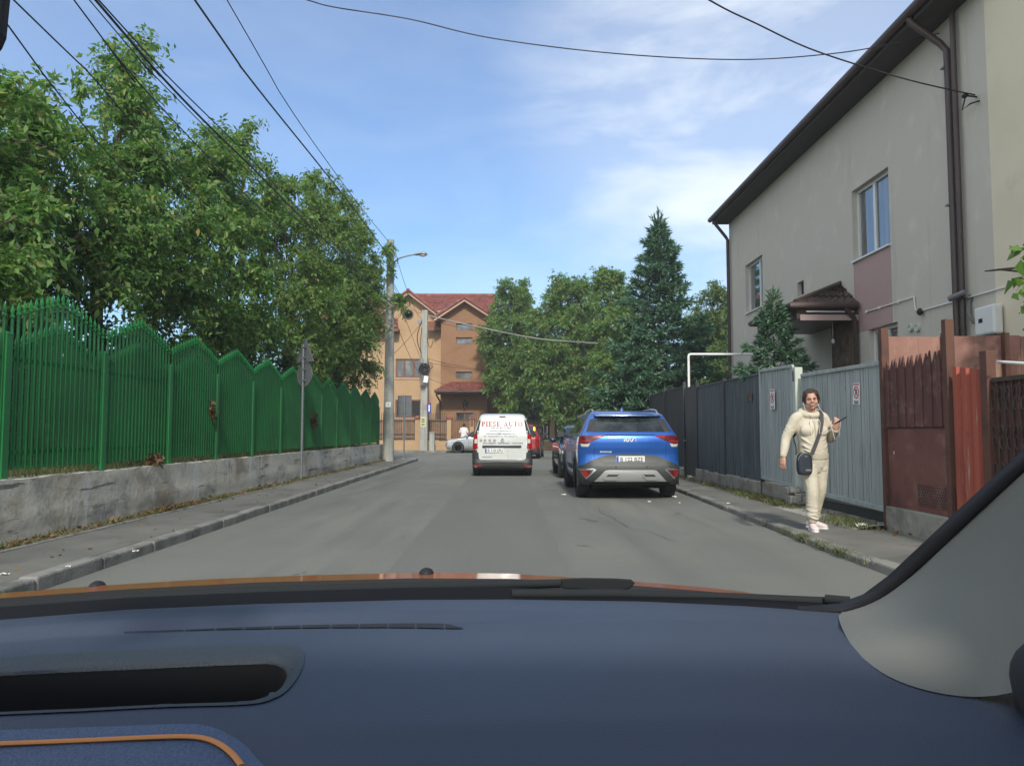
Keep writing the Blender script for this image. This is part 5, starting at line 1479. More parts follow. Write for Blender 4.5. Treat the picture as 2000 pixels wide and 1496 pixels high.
mb = MB(); mb.tube([(HX - .3, cy0 + .5, cz - .3), (HX - .3, cy0 + .5, cz - .62)], .006, 5); mb.ball((HX - .3, cy0 + .5, cz - .67), .035, .035, .05, 10, 8); mb.build('pendant_bulb', M['white'], cp, smooth=60)
# conduit, vents on the wall
xw = HX - .025
mb = MB()
q = [atX(1692, 609, xw), atX(1785, 580, xw), atX(1788, 606, xw), atX(1802, 606, xw), atX(1870, 587, xw), atX(1962, 561, xw)]
mb.tube([q[0], q[1]], .012, 6); mb.tube([q[1], q[2]], .012, 6); mb.tube([q[3], q[4], q[5]], .012, 6); mb.tube([q[2], q[3]], .012, 6)
for k in (0, .3, .7): p = q[0].lerp(q[1], k); mb.box(p.x - .02, p.x + .02, p.y - .012, p.y + .012, p.z - .025, p.z + .025)
mb.build('conduit', M['pvc'], gh, smooth=60)
mb = MB(); mb.ball((xw - .03, q[3].y + .03, q[3].z - .02), .05, .05, .06, 8, 6); mb.build('cable_joint', M['cable'], gh)
for px in (1778, 1791):
    p = atX(px, 640, xw)
    mb = MB(); mb.lathe([(.035, -.0), (.04, -.02), (.065, -.02), (.07, .022)], (xw, p.y, p.z), 'x', 20); v = mb.build('vent_pipe', M['palepost'], gh, smooth=40)
    mb = MB(); mb.lathe([(.036, -.008), (.0, -.0081)], (xw, p.y, p.z), 'x', 16); mb.build('vent_hole', M['greyrender'], v)
p = atX(1908, 190, HX)
mb = MB(); mb.tube([(HX, p.y, p.z), (HX - .16, p.y, p.z + .02)], .012, 6); mb.tube([(HX - .16, p.y, p.z + .02), (HX - .2, p.y + .03, p.z - .18), (HX - .1, p.y, p.z - .10), (HX, p.y - .06, p.z - .08)], .012, 6); mb.ball((HX - .17, p.y, p.z + .02), .04, .06, .035, 8, 6)
mb.build('cable_hook', M['cable'], gh, smooth=60)
p = atX(1873, 576, HX - .16)
ca = empty('security_camera', (HX, p.y, p.z), 'grey bullet security camera on the grey house wall beside the downpipes', 'camera')
mb = MB(); d = Vector((-.45, .85, -.25)).normalized()
mb.tube([p - d * .10, p + d * .11], .042, 12); mb.tube([p + d * .10, p + d * .15], .047, 12); mb.build('body', M['greypvc'], ca, smooth=40)
mb = MB(); mb.tube([p + d * .151, p + d * .152], .036, 12); mb.build('lens', M['dark'], ca)
mb = MB(); mb.tube([p - d * .05, (HX - .06, p.y - .02, p.z - .05), (HX - .0, p.y - .02, p.z - .06)], .018, 8); mb.lathe([(.06, -.02), (.06, 0)], (HX - .001, p.y - .02, p.z - .06), 'x', 14); mb.tube([(HX - .03, p.y - .02, p.z - .08), (HX - .06, p.y - .05, p.z - .3), (HX - .02, p.y - .1, p.z - .42)], .028, 6); mb.build('bracket', M['greypvc'], ca, smooth=50)
a, b = atX(1905, 604, HX - .14), atX(1946, 648, HX - .14)
iv = empty('inverter_box', (HX, (a.y + b.y) / 2, b.z), 'white rounded electrical box mounted on the grey house near the yellow house', 'electrical box')
mb = MB(); mb.box(HX - .17, HX - .03, b.y, a.y, b.z - .02, a.z + .01); mb.build('case', M['pvc'], iv, bevel=.035, seg=3)
mb = MB(); mb.box(HX - .173, HX - .1705, (a.y + b.y) / 2 + .02, (a.y + b.y) / 2 + .11, (a.z + b.z) / 2 - .03, (a.z + b.z) / 2 + .03); mb.build('display', M['dark'], iv, bevel=.001)
mb = MB(); mb.box(HX - .03, HX - .001, b.y + .05, a.y - .05, b.z, a.z - .03); mb.build('mounting_plate', M['galv'], iv)
mb = MB()
for k in range(4): mb.tube([(HX - .1, b.y + .08 + k * .08, b.z - .02), (HX - .09, b.y + .07 + k * .085, b.z - .2), (HX - .03, b.y + .1 + k * .06, b.z - .45)], .010, 5)
mb.build('cables', M['cable'], iv, smooth=60)
mb = MB(); mb.box(HX - .01, HX + 8, 1.0, yn - .002, 0, 9.6)
yh = empty('yellow_house', (HX + 4, 5.5, 0), 'cream yellow rendered house at the right edge next to the grey house', 'house')
mb.build('wall', M['cream'], yh)
mb = MB(); mb.box(HX - .5, HX + 8.4, .6, yn - .01, 9.61, 9.8); mb.build('roof', M['brownmetal'], yh)
mb = MB(); p0, p1, p2 = atX(1992, 523, HX - .02), atX(1950, 527, HX - .5), atX(1924, 530, HX - .75)
mb.tube([p0, p1, p2], [.016, .014, .009], 6); mb.tube([atX(1994, 531, HX - .02), atX(1955, 527, HX - .45)], .012, 6)
o = mb.build('wire_bracket', M['blackiron'], None, smooth=60); tag(o, 'dark iron wire bracket sticking out of the yellow house beside the vine', 'bracket')
# white gas pipe
gx = RX + .12; gy = YX(1347, gx)
zt_ = atX(1347, 691, gx).z
o = MB().tube([(gx, gy, .1), (gx, gy, zt_ - .05), (gx + .015, gy, zt_ - .015), (gx + .05, gy, zt_), (HX, gy, zt_)], .032, 10).build('gas_pipe', M['white'], None, smooth=60)
tag(o, 'white gas pipe rising behind the black fence and bending across to the grey house', 'pipe')
# ------------------------------------------------------------------ litter, weeds
M['paper'] = mat('paper_scrap', (0.75, 0.75, 0.72), .8)
for i, (px, py, s, lab, zz) in enumerate(((1101, 967, .09, 'white paper scrap on the road left of the blue car rear wheel', 0.006), (1317, 971, .08, 'white paper scrap at the kerb by the blue car right rear wheel', 0.006),
                        (1268, 980, .05, 'tiny white scrap on the road behind the middle of the blue car', 0.006), (1327, 982, .03, 'tiny white crumb near the broken kerb stone', 0.006),
                        (1422, 983, .04, 'tiny white scrap on the right pavement', .09), (1683, 1028, .12, 'crumpled white paper strip at the foot of the big grey gate', .1),
                        (265, 1077, .05, 'small white scrap lying on the left kerb', .115), (133, 1108, .05, 'small white scrap on the left pavement near the kerb', .105), (10, 1122, .05, 'small white scrap on the left pavement at the picture edge', .105))):
    c = atZ(px, py, zz)
    mb = MB(); n = 5
    V = [(c.x + s * (i / n - .5) + rnd.uniform(-.1, .1) * s, c.y + s * .8 * (j / n - .5) + rnd.uniform(-.1, .1) * s, zz + rnd.uniform(0, .35) * s) for j in range(n + 1) for i in range(n + 1)]
    mb.add(V, [(j * (n + 1) + i, j * (n + 1) + i + 1, (j + 1) * (n + 1) + i + 1, (j + 1) * (n + 1) + i) for j in range(n) for i in range(n)])
    o = mb.build('paper_scrap', M['paper'], None, fixn=False); tag(o, lab, 'litter')
M['grassblade'] = leaf_mat('grass_blade', [(0, (0.05, 0.075, 0.02)), (0.6, (0.09, 0.12, 0.035)), (0.85, (0.17, 0.16, 0.07)), (1, (0.26, 0.22, 0.12))], trans=.2)
def blades(spots, seed, hl):
    """spots: (x, y, z, rx, ry, n)"""
    rng = np.random.default_rng(seed)
    Vs = []
    for x, y, z, rx, ry, n in spots:
        p = np.stack([x + rng.normal(size=n) * rx, y + rng.normal(size=n) * ry, np.full(n, z)], 1)
        a = rng.uniform(0, 6.28, n); h = hl * rng.uniform(.4, 1.3, n); w = rng.uniform(.003, .007, n)
        lean = rng.normal(size=(n, 2)) * .6 * h[:, None]
        s = np.stack([np.cos(a), np.sin(a), 0 * a], 1) * w[:, None]
        tip = p + np.concatenate([lean, h[:, None]], 1)
        Vs.append(np.stack([p - s, p + s, tip], 1).reshape(-1, 3))
    V = np.concatenate(Vs); return np_mesh('weeds', V, np.arange(len(V)).reshape(-1, 3))
sp = []
for px, py, n, rx, ry in ((1520, 1043, 90, .03, .10), (1545, 1056, 300, .03, .09), (1580, 1070, 200, .03, .14), (1620, 1085, 260, .03, .09), (1660, 1100, 70, .03, .12), (1480, 1025, 90, .02, .2)):
    c = atZ(px, py, .02); sp.append((KRX(c.y) + .02, c.y, .03, rx, ry, n))
for y in np.arange(9.6, 24, .45):
    sp.append((RX - .12, y, .09, .07, .2, int(rnd.choice([60, 140, 320])) if y < 17 else 60))
for y in (13.2, 13.6, 14.1, 12.4, 12.1, 11.8): sp.append((RX - .18, y, .09, .09, .16, 420))
for y in (9.3, 9.6, 10.0): sp.append((RX - .3, y, .09, .12, .15, 260))
o = link_mesh('weeds', blades(sp, 1, .07), M['grassblade']); tag(o, kind='stuff', label='weeds and grass tufts along the right kerb and fences', cat='weeds')
sp = []
for y in np.arange(3, 31, .35):
    sp.append((-4.86 + rnd.uniform(-.05, .05), y, .115, .05, .15, int(rnd.choice([20, 60, 150]))))
o = link_mesh('weeds', blades(sp, 2, .06), M['grassblade']); tag(o, kind='stuff', label='sparse dry weeds along the foot of the left concrete wall', cat='weeds')
sp = [(x, y, .66, .3, .3, 220) for x in np.arange(-10, -5.3, .6) for y in np.arange(6, 31, .8)]
sp += [(-5.18, y, .72, .06, .2, 60) for y in np.arange(5, 31, .4)]
o = link_mesh('grass', blades(sp, 3, .13), M['grassblade']); tag(o, kind='stuff', label='rough grass of the garden behind the green fence', cat='grass')
rng = np.random.default_rng(77)
P = []
for y0_, y1_, x0_, x1_, n, z in ((4, 31, -4.95, -4.75, 900, .135), (8.5, 24, RX - .3, RX - .05, 260, .1), (11.5, 13.5, RX - .35, RX - .1, 160, .1), (4, 30, -4.7, -3.8, 70, .11), (5, 30, KR - .15, KR + .05, 90, .02)):
    P.append(np.stack([rng.uniform(x0_, x1_, n), rng.uniform(y0_, y1_, n), np.full(n, z) + rng.uniform(0, .012, n)], 1))
for yc in (11.2, 11.5, 11.9): P.append(np.stack([-4.86 + rng.normal(size=90) * .05, yc + rng.normal(size=90) * .3, np.full(90, .15)], 1))
P = np.concatenate(P)
V, Q = leaf_cloud(P, .055, .035, rng, .0, .2, rng.normal(size=(len(P), 3)) * np.array([1, 1, .12]))
o = link_mesh('fallen_leaves', np_mesh('fallen_leaves', V, Q), M['deadleaf']); tag(o, kind='stuff', label='fallen brown leaves along the walls and kerbs', cat='leaves')
# ------------------------------------------------------------------ vehicles
def carpaint(name, col, metal=0.35, rough=0.32):
    return mat(name, col, rough, metal=metal, coat=1.0, layers=[(tuple(c * .86 for c in col), 1.2, .45, .7), ((.16, .155, .14), 3.5, .74, .95)])
M['bluepaint'] = carpaint('blue_car_paint', (0.022, 0.125, 0.50), .45)
M['whitepaint'] = carpaint('white_van_paint', (0.58, 0.60, 0.58), 0.0, .35)
M['redpaint'] = carpaint('red_car_paint', (0.30, 0.012, 0.012), .3)
M['darkpaint'] = carpaint('dark_blue_car_paint', (0.022, 0.035, 0.055), .4)
M['silverpaint'] = carpaint('silver_car_paint', (0.46, 0.48, 0.49), .6, .3)
M['blackplastic'] = mat('black_plastic', (0.028, 0.03, 0.03), 0.55, layers=[((0.045, 0.046, 0.044), 3, .5, .7)])
M['greyplastic'] = mat('grey_cladding', (0.032, 0.037, 0.036), 0.5, layers=[((0.042, 0.046, 0.045), 3, .5, .7)])
M['rubber'] = mat('tyre_rubber', (0.018, 0.018, 0.018), 0.85, layers=[((0.035, 0.034, 0.03), 5, .5, .7)])
M['rim'] = mat('alloy_rim', (0.42, 0.42, 0.43), 0.35, metal=.7)
M['carglass'] = mat('car_glass', (0.012, 0.016, 0.018), 0.04, spec=.55, layers=[((0.035, 0.045, 0.045), 3.0, .42, .60, (1, 1, 1.6))])
M['redlens'] = mat('red_lens', (0.32, 0.012, 0.012), 0.15, coat=1.0, layers=[((0.2, 0.008, 0.01), 6, .5, .6)])
M['darklens'] = mat('dark_red_lens', (0.10, 0.008, 0.008), 0.15, coat=1.0)
M['clearlens'] = mat('clear_lens', (0.55, 0.53, 0.48), 0.15, coat=1.0)
M['amberlamp'] = mat('amber_lamp_lit', (0.8, 0.35, 0.03), 0.3, emit=((1.0, 0.42, 0.04), 2.2))
M['chrome'] = mat('satin_chrome', (0.62, 0.62, 0.62), 0.22, metal=.9)
M['skid'] = mat('silver_skid_plate', (0.42, 0.42, 0.415), 0.38, metal=.5)
M['plateblue'] = mat('plate_blue', (0.03, 0.10, 0.45), .4)
M['platewhite'] = mat('plate_white', (0.72, 0.72, 0.70), .4)
M['lettergrey'] = mat('lettering_dark', (0.04, 0.045, 0.05), .6)
M['underbody'] = mat('underbody', (0.015, 0.015, 0.015), .9)
def pchip(xs, ys, x):
    xs, ys, x = np.array(xs, float), np.array(ys, float), np.asarray(x, float)
    h = np.diff(xs); d = np.diff(ys) / h
    m = np.zeros(len(xs)); m[0], m[-1] = d[0], d[-1]
    for i in range(1, len(xs) - 1):
        m[i] = 0 if d[i - 1] * d[i] <= 0 else 3 * (h[i - 1] + h[i]) / ((2 * h[i] + h[i - 1]) / d[i - 1] + (h[i] + 2 * h[i - 1]) / d[i])
    i = np.clip(np.searchsorted(xs, x) - 1, 0, len(xs) - 2)
    t = np.clip((x - xs[i]) / h[i], 0, 1)
    return (2 * t**3 - 3 * t**2 + 1) * ys[i] + (t**3 - 2 * t**2 + t) * h[i] * m[i] + (-2 * t**3 + 3 * t**2) * ys[i + 1] + (t**3 - t**2) * h[i] * m[i + 1]
class Car:
    """body of horizontal slices: z, half width, rear y, front y, rear corner depth, front corner depth, rear bow, front bow"""
    def __init__(s, keys):
        s.k = np.array(keys, float)
        s.z0, s.z1 = s.k[0, 0], s.k[-1, 0]
    def p(s, z):
        return [float(pchip(s.k[:, 0], s.k[:, i], z)) for i in range(1, 8)]
    def rear(s, x, z):
        w, yr, yf, rc, fc, br, bf = s.p(z)
        a = min(abs(x), w)
        t = max(0.0, (a - (w - rc)) / rc) if rc > 1e-6 else 0
        return yr + br * (a / w) ** 2 + rc * 0.75 * (1 - math.sqrt(max(0, 1 - t * t)))
    def front(s, x, z):
        w, yr, yf, rc, fc, br, bf = s.p(z)
        a = min(abs(x), w)
        t = max(0.0, (a - (w - fc)) / fc) if fc > 1e-6 else 0
        return yf - bf * (a / w) ** 2 - fc * 0.9 * (1 - math.sqrt(max(0, 1 - t * t)))
    def body(s, dz=0.035):
        zs = sorted(set(list(np.arange(s.z0, s.z1, dz)) + list(s.k[:, 0])))
        V = []; n = None
        for z in zs:
            w, yr, yf, rc, fc, br, bf = s.p(z)
            xs = list(np.linspace(0, w - rc, 5)[:-1]) + [w - rc + rc * math.sin(a) for a in np.linspace(0, math.pi / 2, 8)]
            half = [(x, s.rear(x, z)) for x in xs]
            xf = [w - fc + fc * math.sin(a) for a in np.linspace(math.pi / 2, 0, 7)] + list(np.linspace(0, w - fc, 5)[:-1])[::-1]
            fr = [(x, s.front(x, z)) for x in xf]
            ya, yb = half[-1][1], fr[0][1]
            side = [(w, ya + (yb - ya) * u) for u in np.linspace(0, 1, 12)[1:-1]]
            ring = half + side + fr
            full = ring + [(-x, y) for x, y in reversed(ring[1:-1])]
            n = len(full)
            V += [(x, y, z) for x, y in full]
        mb = MB()
        k = len(zs)
        Fs = [(i * n + j, i * n + (j + 1) % n, (i + 1) * n + (j + 1) % n, (i + 1) * n + j) for i in range(k - 1) for j in range(n)]
        Fs += [tuple(reversed(range(n))), tuple(range((k - 1) * n, k * n))]
        mb.add(V, Fs)
        return mb
    def rmap(s):
        def f(a, b, off):
            e = 0.004
            y = s.rear(a, b)
            gx = (s.rear(a + e, b) - s.rear(a - e, b)) / (2 * e); gz = (s.rear(a, b + e) - s.rear(a, b - e)) / (2 * e)
            nrm = Vector((gx, -1, gz)); nrm.normalize()
            return Vector((a, y, b)) + nrm * off
        return f
    def smap(s, side):
        def f(a, b, off):
            e = 0.004
            w = s.p(b)[0]
            gz = (s.p(b + e)[0] - s.p(b - e)[0]) / (2 * e)
            nrm = Vector((1, 0, -gz)).normalized()
            v = Vector((w, a, b)) + nrm * off
            return Vector((v.x * side, v.y, v.z))
        return f
def patch(poly, f, off=0.004, depth=0.02, step=0.05):
    """a panel with the outline poly laid over the surface f and a rim going into it"""
    bm = bmesh.new()
    vs = [bm.verts.new((a, b, 0)) for a, b in poly]
    fc = bm.faces.new(vs)
    bmesh.ops.triangulate(bm, faces=[fc])
    for ax in (0, 1):
        lo, hi = min(p[ax] for p in poly), max(p[ax] for p in poly)
        n = int((hi - lo) / step)
        for i in range(1, n + 1):
            c = lo + (hi - lo) * i / (n + 1)
            co = (c, 0, 0) if ax == 0 else (0, c, 0)
            no = (1, 0, 0) if ax == 0 else (0, 1, 0)
            bmesh.ops.bisect_plane(bm, geom=bm.verts[:] + bm.edges[:] + bm.faces[:], plane_co=co, plane_no=no)
    bmesh.ops.remove_doubles(bm, verts=bm.verts, dist=1e-5)
    bm.verts.index_update()
    pts = [(v.co.x, v.co.y) for v in bm.verts]
    mb = MB()
    mb.add([f(a, b, off) for a, b in pts], [tuple(v.index for v in fa.verts) for fa in bm.faces])
    bd = [e for e in bm.edges if e.is_boundary]
    used = {}
    for e in bd:
        ids = []
        for v in e.verts:
            if v.index not in used:
                used[v.index] = len(mb.v); mb.v.append(tuple(f(v.co.x, v.co.y, -depth)))
            ids.append(v.index)
        mb.f.append((ids[0], ids[1], used[ids[1]], used[ids[0]])); mb.m.append(0)
    bm.free()
    return mb
def mirror(poly): return [(-a, b) for a, b in reversed(poly)]
def wheel(parent, x, y, r, w, side, rim='rim', spokes=5, name='wheel'):
    mb = MB()
    pr = [(r * .62, -w * .5), (r * .80, -w * .52), (r * .95, -w * .46), (r, -w * .34), (r, w * .34), (r * .95, w * .46), (r * .80, w * .52), (r * .62, w * .5), (r * .60, 0), (r * .62, -w * .5)]
    mb.lathe(pr, (x, y, r), 'x', 36)
    t = mb.build(name, M['rubber'], parent, world=False, smooth=40)
    o = side * w * .42
    mb = MB()
    mb.lathe([(r * .63, o - side * .06), (r * .645, o), (r * .60, o + side * .006), (r * .57, o - side * .03)], (x, y, r), 'x', 32)
    mb.lathe([(r * .60, o - side * .08), (0.0, o - side * .081)], (x, y, r), 'x', 24, m=1)
    mb.lathe([(r * .16, o - side * .03), (r * .13, o), (0.0, o + side * .004)], (x, y, r), 'x', 16)
    for i in range(spokes):
        for da in (-.16, .16):
            a = 2 * math.pi * i / spokes + da
            p0 = Vector((x + o - side * .012, y + r * .10 * math.cos(a), r + r * .10 * math.sin(a)))
            a2 = 2 * math.pi * i / spokes + da * 1.5
            p1 = Vector((x + o - side * .006, y + r * .60 * math.cos(a2), r + r * .60 * math.sin(a2)))
            mb.bar(p0, p1, .026, r * .17)
    mb.build('rim', [M[rim], M['dark']], t, world=False, smooth=40)
    return t
def cut_arches(o, centres, r, w_in, W):
    """wheel openings"""
    mb = MB()
    for (y, z) in centres:
        for s in (-1, 1):
            x0, x1 = s * (W - w_in), s * (W + .3)
            mb.lathe([(r, x0), (r, x1)], (0, y, z), 'x', 40)
    me = mb.mesh('cutter_tmp')
    bm = bmesh.new(); bm.from_mesh(me); bmesh.ops.recalc_face_normals(bm, faces=bm.faces); bm.to_mesh(me); bm.free()
    me.materials.append(M['underbody'])
    c = bpy.data.objects.new('cutter_tmp', me); COL.objects.link(c)
    c.matrix_world = o.matrix_world
    b = o.modifiers.new('arch', 'BOOLEAN'); b.operation = 'DIFFERENCE'; b.object = c; b.solver = 'EXACT'; b.material_mode = 'TRANSFER'
    c.parent = o.parent
    bpy.context.view_layer.update()
    res = evaluated(o)
    o.modifiers.remove(b)
    bpy.data.objects.remove(c)
    o.data = res
    res.shade_smooth(); res.set_sharp_from_angle(angle=R(32))
def number_plate(parent, text, cx, cz, y, w=.52, h=.115, size=.105):
    mb = MB(); mb.box(cx - w / 2, cx + w / 2, y - .006, y + .03, cz - h / 2, cz + h / 2)
    p = mb.build('number_plate', M['platewhite'], parent, world=False, bevel=.004)
    mb = MB(); mb.box(cx - w / 2 + .004, cx - w / 2 + .045, y - .0085, y - .0065, cz - h / 2 + .004, cz + h / 2 - .004); mb.build('country_band', M['plateblue'], p, world=False)
    vs, fs = text_mesh(text, size, .0015, 'CENTER', 1.0, .80)
    xs = [a for a, _ in vs]; sc = (w * .80) / (max(xs) - min(xs)); c0 = (max(xs) + min(xs)) / 2
    mb = MB(); mb.add([(cx + .024 + (a - c0) * sc, y - .0075, cz + b - size * .35) for a, b in vs], fs); mb.build('lettering', M['lettergrey'], p, world=False, fixn=False)
    return p
def mirror_part(parent, x, y, z, side, m):
    mb = MB()
    mb.tube([(x, y + .05, z - .03), (x + side * .10, y + .03, z)], .02, 6)
    mb.ball((x + side * .17, y + .03, z + .02), .10, .07, .075, 14, 9)
    o = mb.build('wing_mirror', m, parent, world=False, smooth=60)
    mb = MB(); mb.box(x + side * .17 - .075, x + side * .17 + .075, y - .042, y - .038, z - .03, z + .07); mb.build('mirror_glass', M['carglass'], o, world=False)
# ---- blue SUV, seen from behind
BW = .93
K = Car([(.26, .78, .16, 4.36, .25, .35, .04, .1), (.32, .87, .06, 4.44, .26, .4, .05, .12), (.38, .905, .02, 4.47, .27, .42, .06, .14), (.50, .93, .0, 4.5, .28, .42, .07, .15), (.62, .935, .015, 4.5, .28, .42, .07, .15),
         (.72, .935, .055, 4.49, .27, .42, .07, .16), (.83, .935, .075, 4.47, .26, .42, .07, .17), (.95, .932, .045, 4.42, .25, .42, .07, .18), (1.05, .925, .04, 4.2, .24, .42, .07, .2), (1.12, .915, .05, 3.75, .24, .42, .07, .2), (1.165, .90, .065, 3.3, .22, .4, .07, .2),
         (1.22, .865, .12, 3.12, .18, .3, .07, .22), (1.35, .80, .24, 2.86, .15, .25, .06, .2), (1.48, .735, .36, 2.58, .13, .22, .06, .16), (1.54, .70, .40, 2.42, .13, .2, .06, .14), (1.60, .64, .55, 2.2, .15, .2, .06, .1), (1.635, .55, .80, 1.95, .18, .2, .06, .1), (1.65, .42, 1.1, 1.7, .15, .15, .02, .05)])
suv = empty('parked_car', (2.245, 13.95, 0), 'bright blue SUV parked at the right kerb, seen from behind, plate B 122 BZE', 'car')
bo = K.body().build('body', M['bluepaint'], suv, world=False, smooth=32)
cut_arches(bo, [(.80, .36), (3.55, .36)], .405, .30, BW)
for sx in (-1, 1):
    for y in (.80, 3.55): wheel(suv, sx * (BW - .115), y, .355, .23, sx)
rm = K.rmap()
P_ = lambda n, poly, m, off=.004, dep=.02, st=.05, par=None, f=None: patch(poly, f or rm, off, dep, st).build(n, M[m], par or suv, world=False, smooth=40)
# lower cladding
clad = [(-.93, .27), (.93, .27), (.93, .60), (.90, .615), (.80, .665), (.68, .725), (.55, .782), (.40, .815), (.2, .832), (0, .836)]
clad = clad + mirror(clad)[1:-2] + [(-.93, .60)]
P_('bumper_cladding', clad[:], 'greyplastic', .006, .03)
P_('plate_recess', [(-.60, .745), (-.46, .655), (.46, .655), (.60, .745), (.45, .80), (.2, .822), (-.2, .822), (-.45, .80)], 'greyplastic', .010, .01)
sk = P_('skid_plate', [(-.655, .345), (.655, .345), (.61, .385), (.50, .50), (.46, .535), (.40, .545), (-.40, .545), (-.46, .535), (-.50, .50), (-.61, .385)], 'skid', .016, .03)
for s in (1, -1):
    q = [(.20, .49), (.42, .49), (.50, .415), (.47, .375), (.27, .375), (.245, .42), (.20, .43)]
    P_('skid_pod', q if s > 0 else mirror(q), 'skid', .034, .03, par=sk)
    q = [(.22, .47), (.41, .47), (.45, .435), (.26, .435)]
    P_('pod_slot', q if s > 0 else mirror(q), 'greyplastic', .0365, .01, par=sk)
    q = [(.655, .545), (.90, .54), (.805, .395)]
    fr_ = P_('reflector_frame', [(a * s, b) for a, b in ([(.62, .548), (.67, .575), (.92, .562), (.92, .545), (.90, .535), (.805, .385), (.785, .385)])][::s], 'chrome', .012, .03)
    rf = P_('reflector', [(a * s, b) for a, b in [(.665, .55), (.885, .532), (.80, .405)]][::s], 'darklens', .016, .02, par=fr_)
    P_('reflector_strip', [(a * s, b) for a, b in [(.80, .54), (.885, .532), (.80, .405), (.765, .445)]][::s], 'redlens', .019, .02, par=rf)
    # tail lights
    q = [(.445, 1.17), (.60, 1.172), (.80, 1.165), (.905, 1.15), (.918, 1.06), (.90, 1.03), (.80, 1.03), (.70, 1.055), (.58, 1.11)]
    tl = P_('tail_light', [(a * s, b) for a, b in q][::s], 'darklens', .008, .03, .03)
    q = [(.45, 1.166), (.66, 1.165), (.62, 1.115), (.565, 1.12)]
    P_('lens', [(a * s, b) for a, b in q][::s], 'redlens', .011, .01, .03, par=tl)
    q = [(.70, 1.06), (.90, 1.035), (.908, 1.075), (.72, 1.085)]
    P_('lens', [(a * s, b) for a, b in q][::s], 'redlens', .011, .01, .03, par=tl)
    q = [(.72, 1.028), (.80, 1.012), (.895, 1.02), (.87, .965), (.76, .965)]
    P_('reversing_lamp', [(a * s, b) for a, b in q][::s], 'clearlens', .007, .02, .03, par=tl)
    for q in ([(.655, 1.01), (.662, 1.01), (.655, .74), (.648, .74)],):
        P_('shut_line', [(a * s, b) for a, b in q][::s], 'dark', .0015, .01, .06)
P_('light_bar', [(-.45, 1.168), (.45, 1.168), (.45, 1.18), (-.45, 1.18)], 'dark', .006, .02)
P_('rear_window', [(-.66, 1.235), (.66, 1.235), (.64, 1.27), (.555, 1.475), (.53, 1.495), (-.53, 1.495), (-.555, 1.475), (-.64, 1.27)], 'carglass', .005, .02)
for s in (1, -1):
    q = [(.655, 1.238), (.785, 1.235), (.69, 1.47), (.552, 1.495)]
    P_('pillar_trim', [(a * s, b) for a, b in q][::s], 'blackplastic', .003, .02)
mb = MB()
V = []
for x in np.linspace(-.62, .62, 17):
    yb = .30 + .07 * (x / .62) ** 2
    V += [(x, yb, 1.525), (x, yb - .01, 1.545), (x, yb + .16, 1.585 - .02 * (x / .62) ** 2), (x, yb + .2, 1.53)]
Fs = []
for i in range(16):
    for j in range(4): Fs.append((i * 4 + j, i * 4 + (j + 1) % 4, (i + 1) * 4 + (j + 1) % 4, (i + 1) * 4 + j))
Fs += [(0, 1, 2, 3), (67, 66, 65, 64)]
mb.add(V, Fs); mb.build('spoiler', M['bluepaint'], suv, world=False, smooth=40)
mb = MB(); mb.tube([(x, .288 + .07 * (x / .62) ** 2, 1.537) for x in np.linspace(-.6, .6, 13)], .006, 6); mb.build('spoiler_trim', M['chrome'], suv, world=False, smooth=60)
mb = MB(); mb.add([(-.02, 1.05, 1.64), (.02, 1.05, 1.64), (.02, 1.28, 1.645), (-.02, 1.28, 1.645), (-.006, 1.06, 1.71), (.006, 1.06, 1.71)], [(0, 1, 5, 4), (1, 2, 5), (2, 3, 4, 5), (3, 0, 4), (0, 3, 2, 1)]); mb.build('aerial_fin', M['bluepaint'], suv, world=False)
for s in (-1, 1):
    mb = MB(); mb.tube([(s * .62, .62, 1.575), (s * .60, .72, 1.645), (s * .585, 1.2, 1.675), (s * .58, 2.0, 1.665), (s * .60, 2.25, 1.60)], .019, 8); mb.build('roof_rail', M['chrome'], suv, world=False, smooth=60)
    f = K.smap(s)
    P_('side_window', [(2.85, 1.19), (.95, 1.21), (.80, 1.27), (.98, 1.47), (2.25, 1.49)][::s], 'carglass', .004, .02, .08, f=f)
    P_('side_cladding', [(1.22, .25), (3.13, .25), (3.13, .42), (1.22, .42)][::-s], 'greyplastic', .010, .02, .1, f=f)
    for yc in (.80, 3.55):
        mb = MB(); n = 22
        V = []
        for i in range(n + 1):
            a = math.pi * (i / n) * 1.16 - .25
            for r_, dx in ((.40, -.03), (.40, .016), (.455, .014), (.47, -.01)):
                V.append((s * (BW + dx), yc + r_ * math.cos(a), max(.22, .36 + r_ * math.sin(a))))
        mb.add(V, [(i * 4 + j, (i + 1) * 4 + j, (i + 1) * 4 + j + 1, i * 4 + j + 1) for i in range(n) for j in range(3)])
        mb.build('wheel_arch_trim', M['greyplastic'], suv, world=False, smooth=50)
    mirror_part(suv, s * .90, 2.75, 1.16, s, M['blackplastic'])
    mb = MB(); 
    for yy in (1.55, 2.5):
        mb.box(s * .935 - .012, s * .935 + .012, yy - .1, yy + .1, .985, 1.015)
    mb.build('door_handle', M['bluepaint'], suv, world=False, bevel=.006)
number_plate(suv, 'B 122 BZE', 0, .738, .045)
mb = MB()                                     # maker's mark on the tailgate, joined strokes
yk = K.rear(0, 1.09) - .006
def strokes(segs, w):
    for (a, b), (c, d) in segs: mb.bar((a, yk, b), (c, yk, d), .008, w)
zc, hh = 1.09, .034
strokes([((-.115, zc - hh), (-.115, zc + hh)), ((-.115, zc - hh + .008), (-.06, zc + hh)), ((-.085, zc - .002), (-.045, zc - hh)), ((-.045, zc - hh), (-.012, zc + hh)), ((-.012, zc + hh), (.004, zc + hh)), ((.004, zc + hh), (.004, zc - hh)), ((.02, zc - hh), (.065, zc + hh)), ((.065, zc + hh), (.10, zc + hh)), ((.10, zc + hh), (.10, zc - hh))], .020)
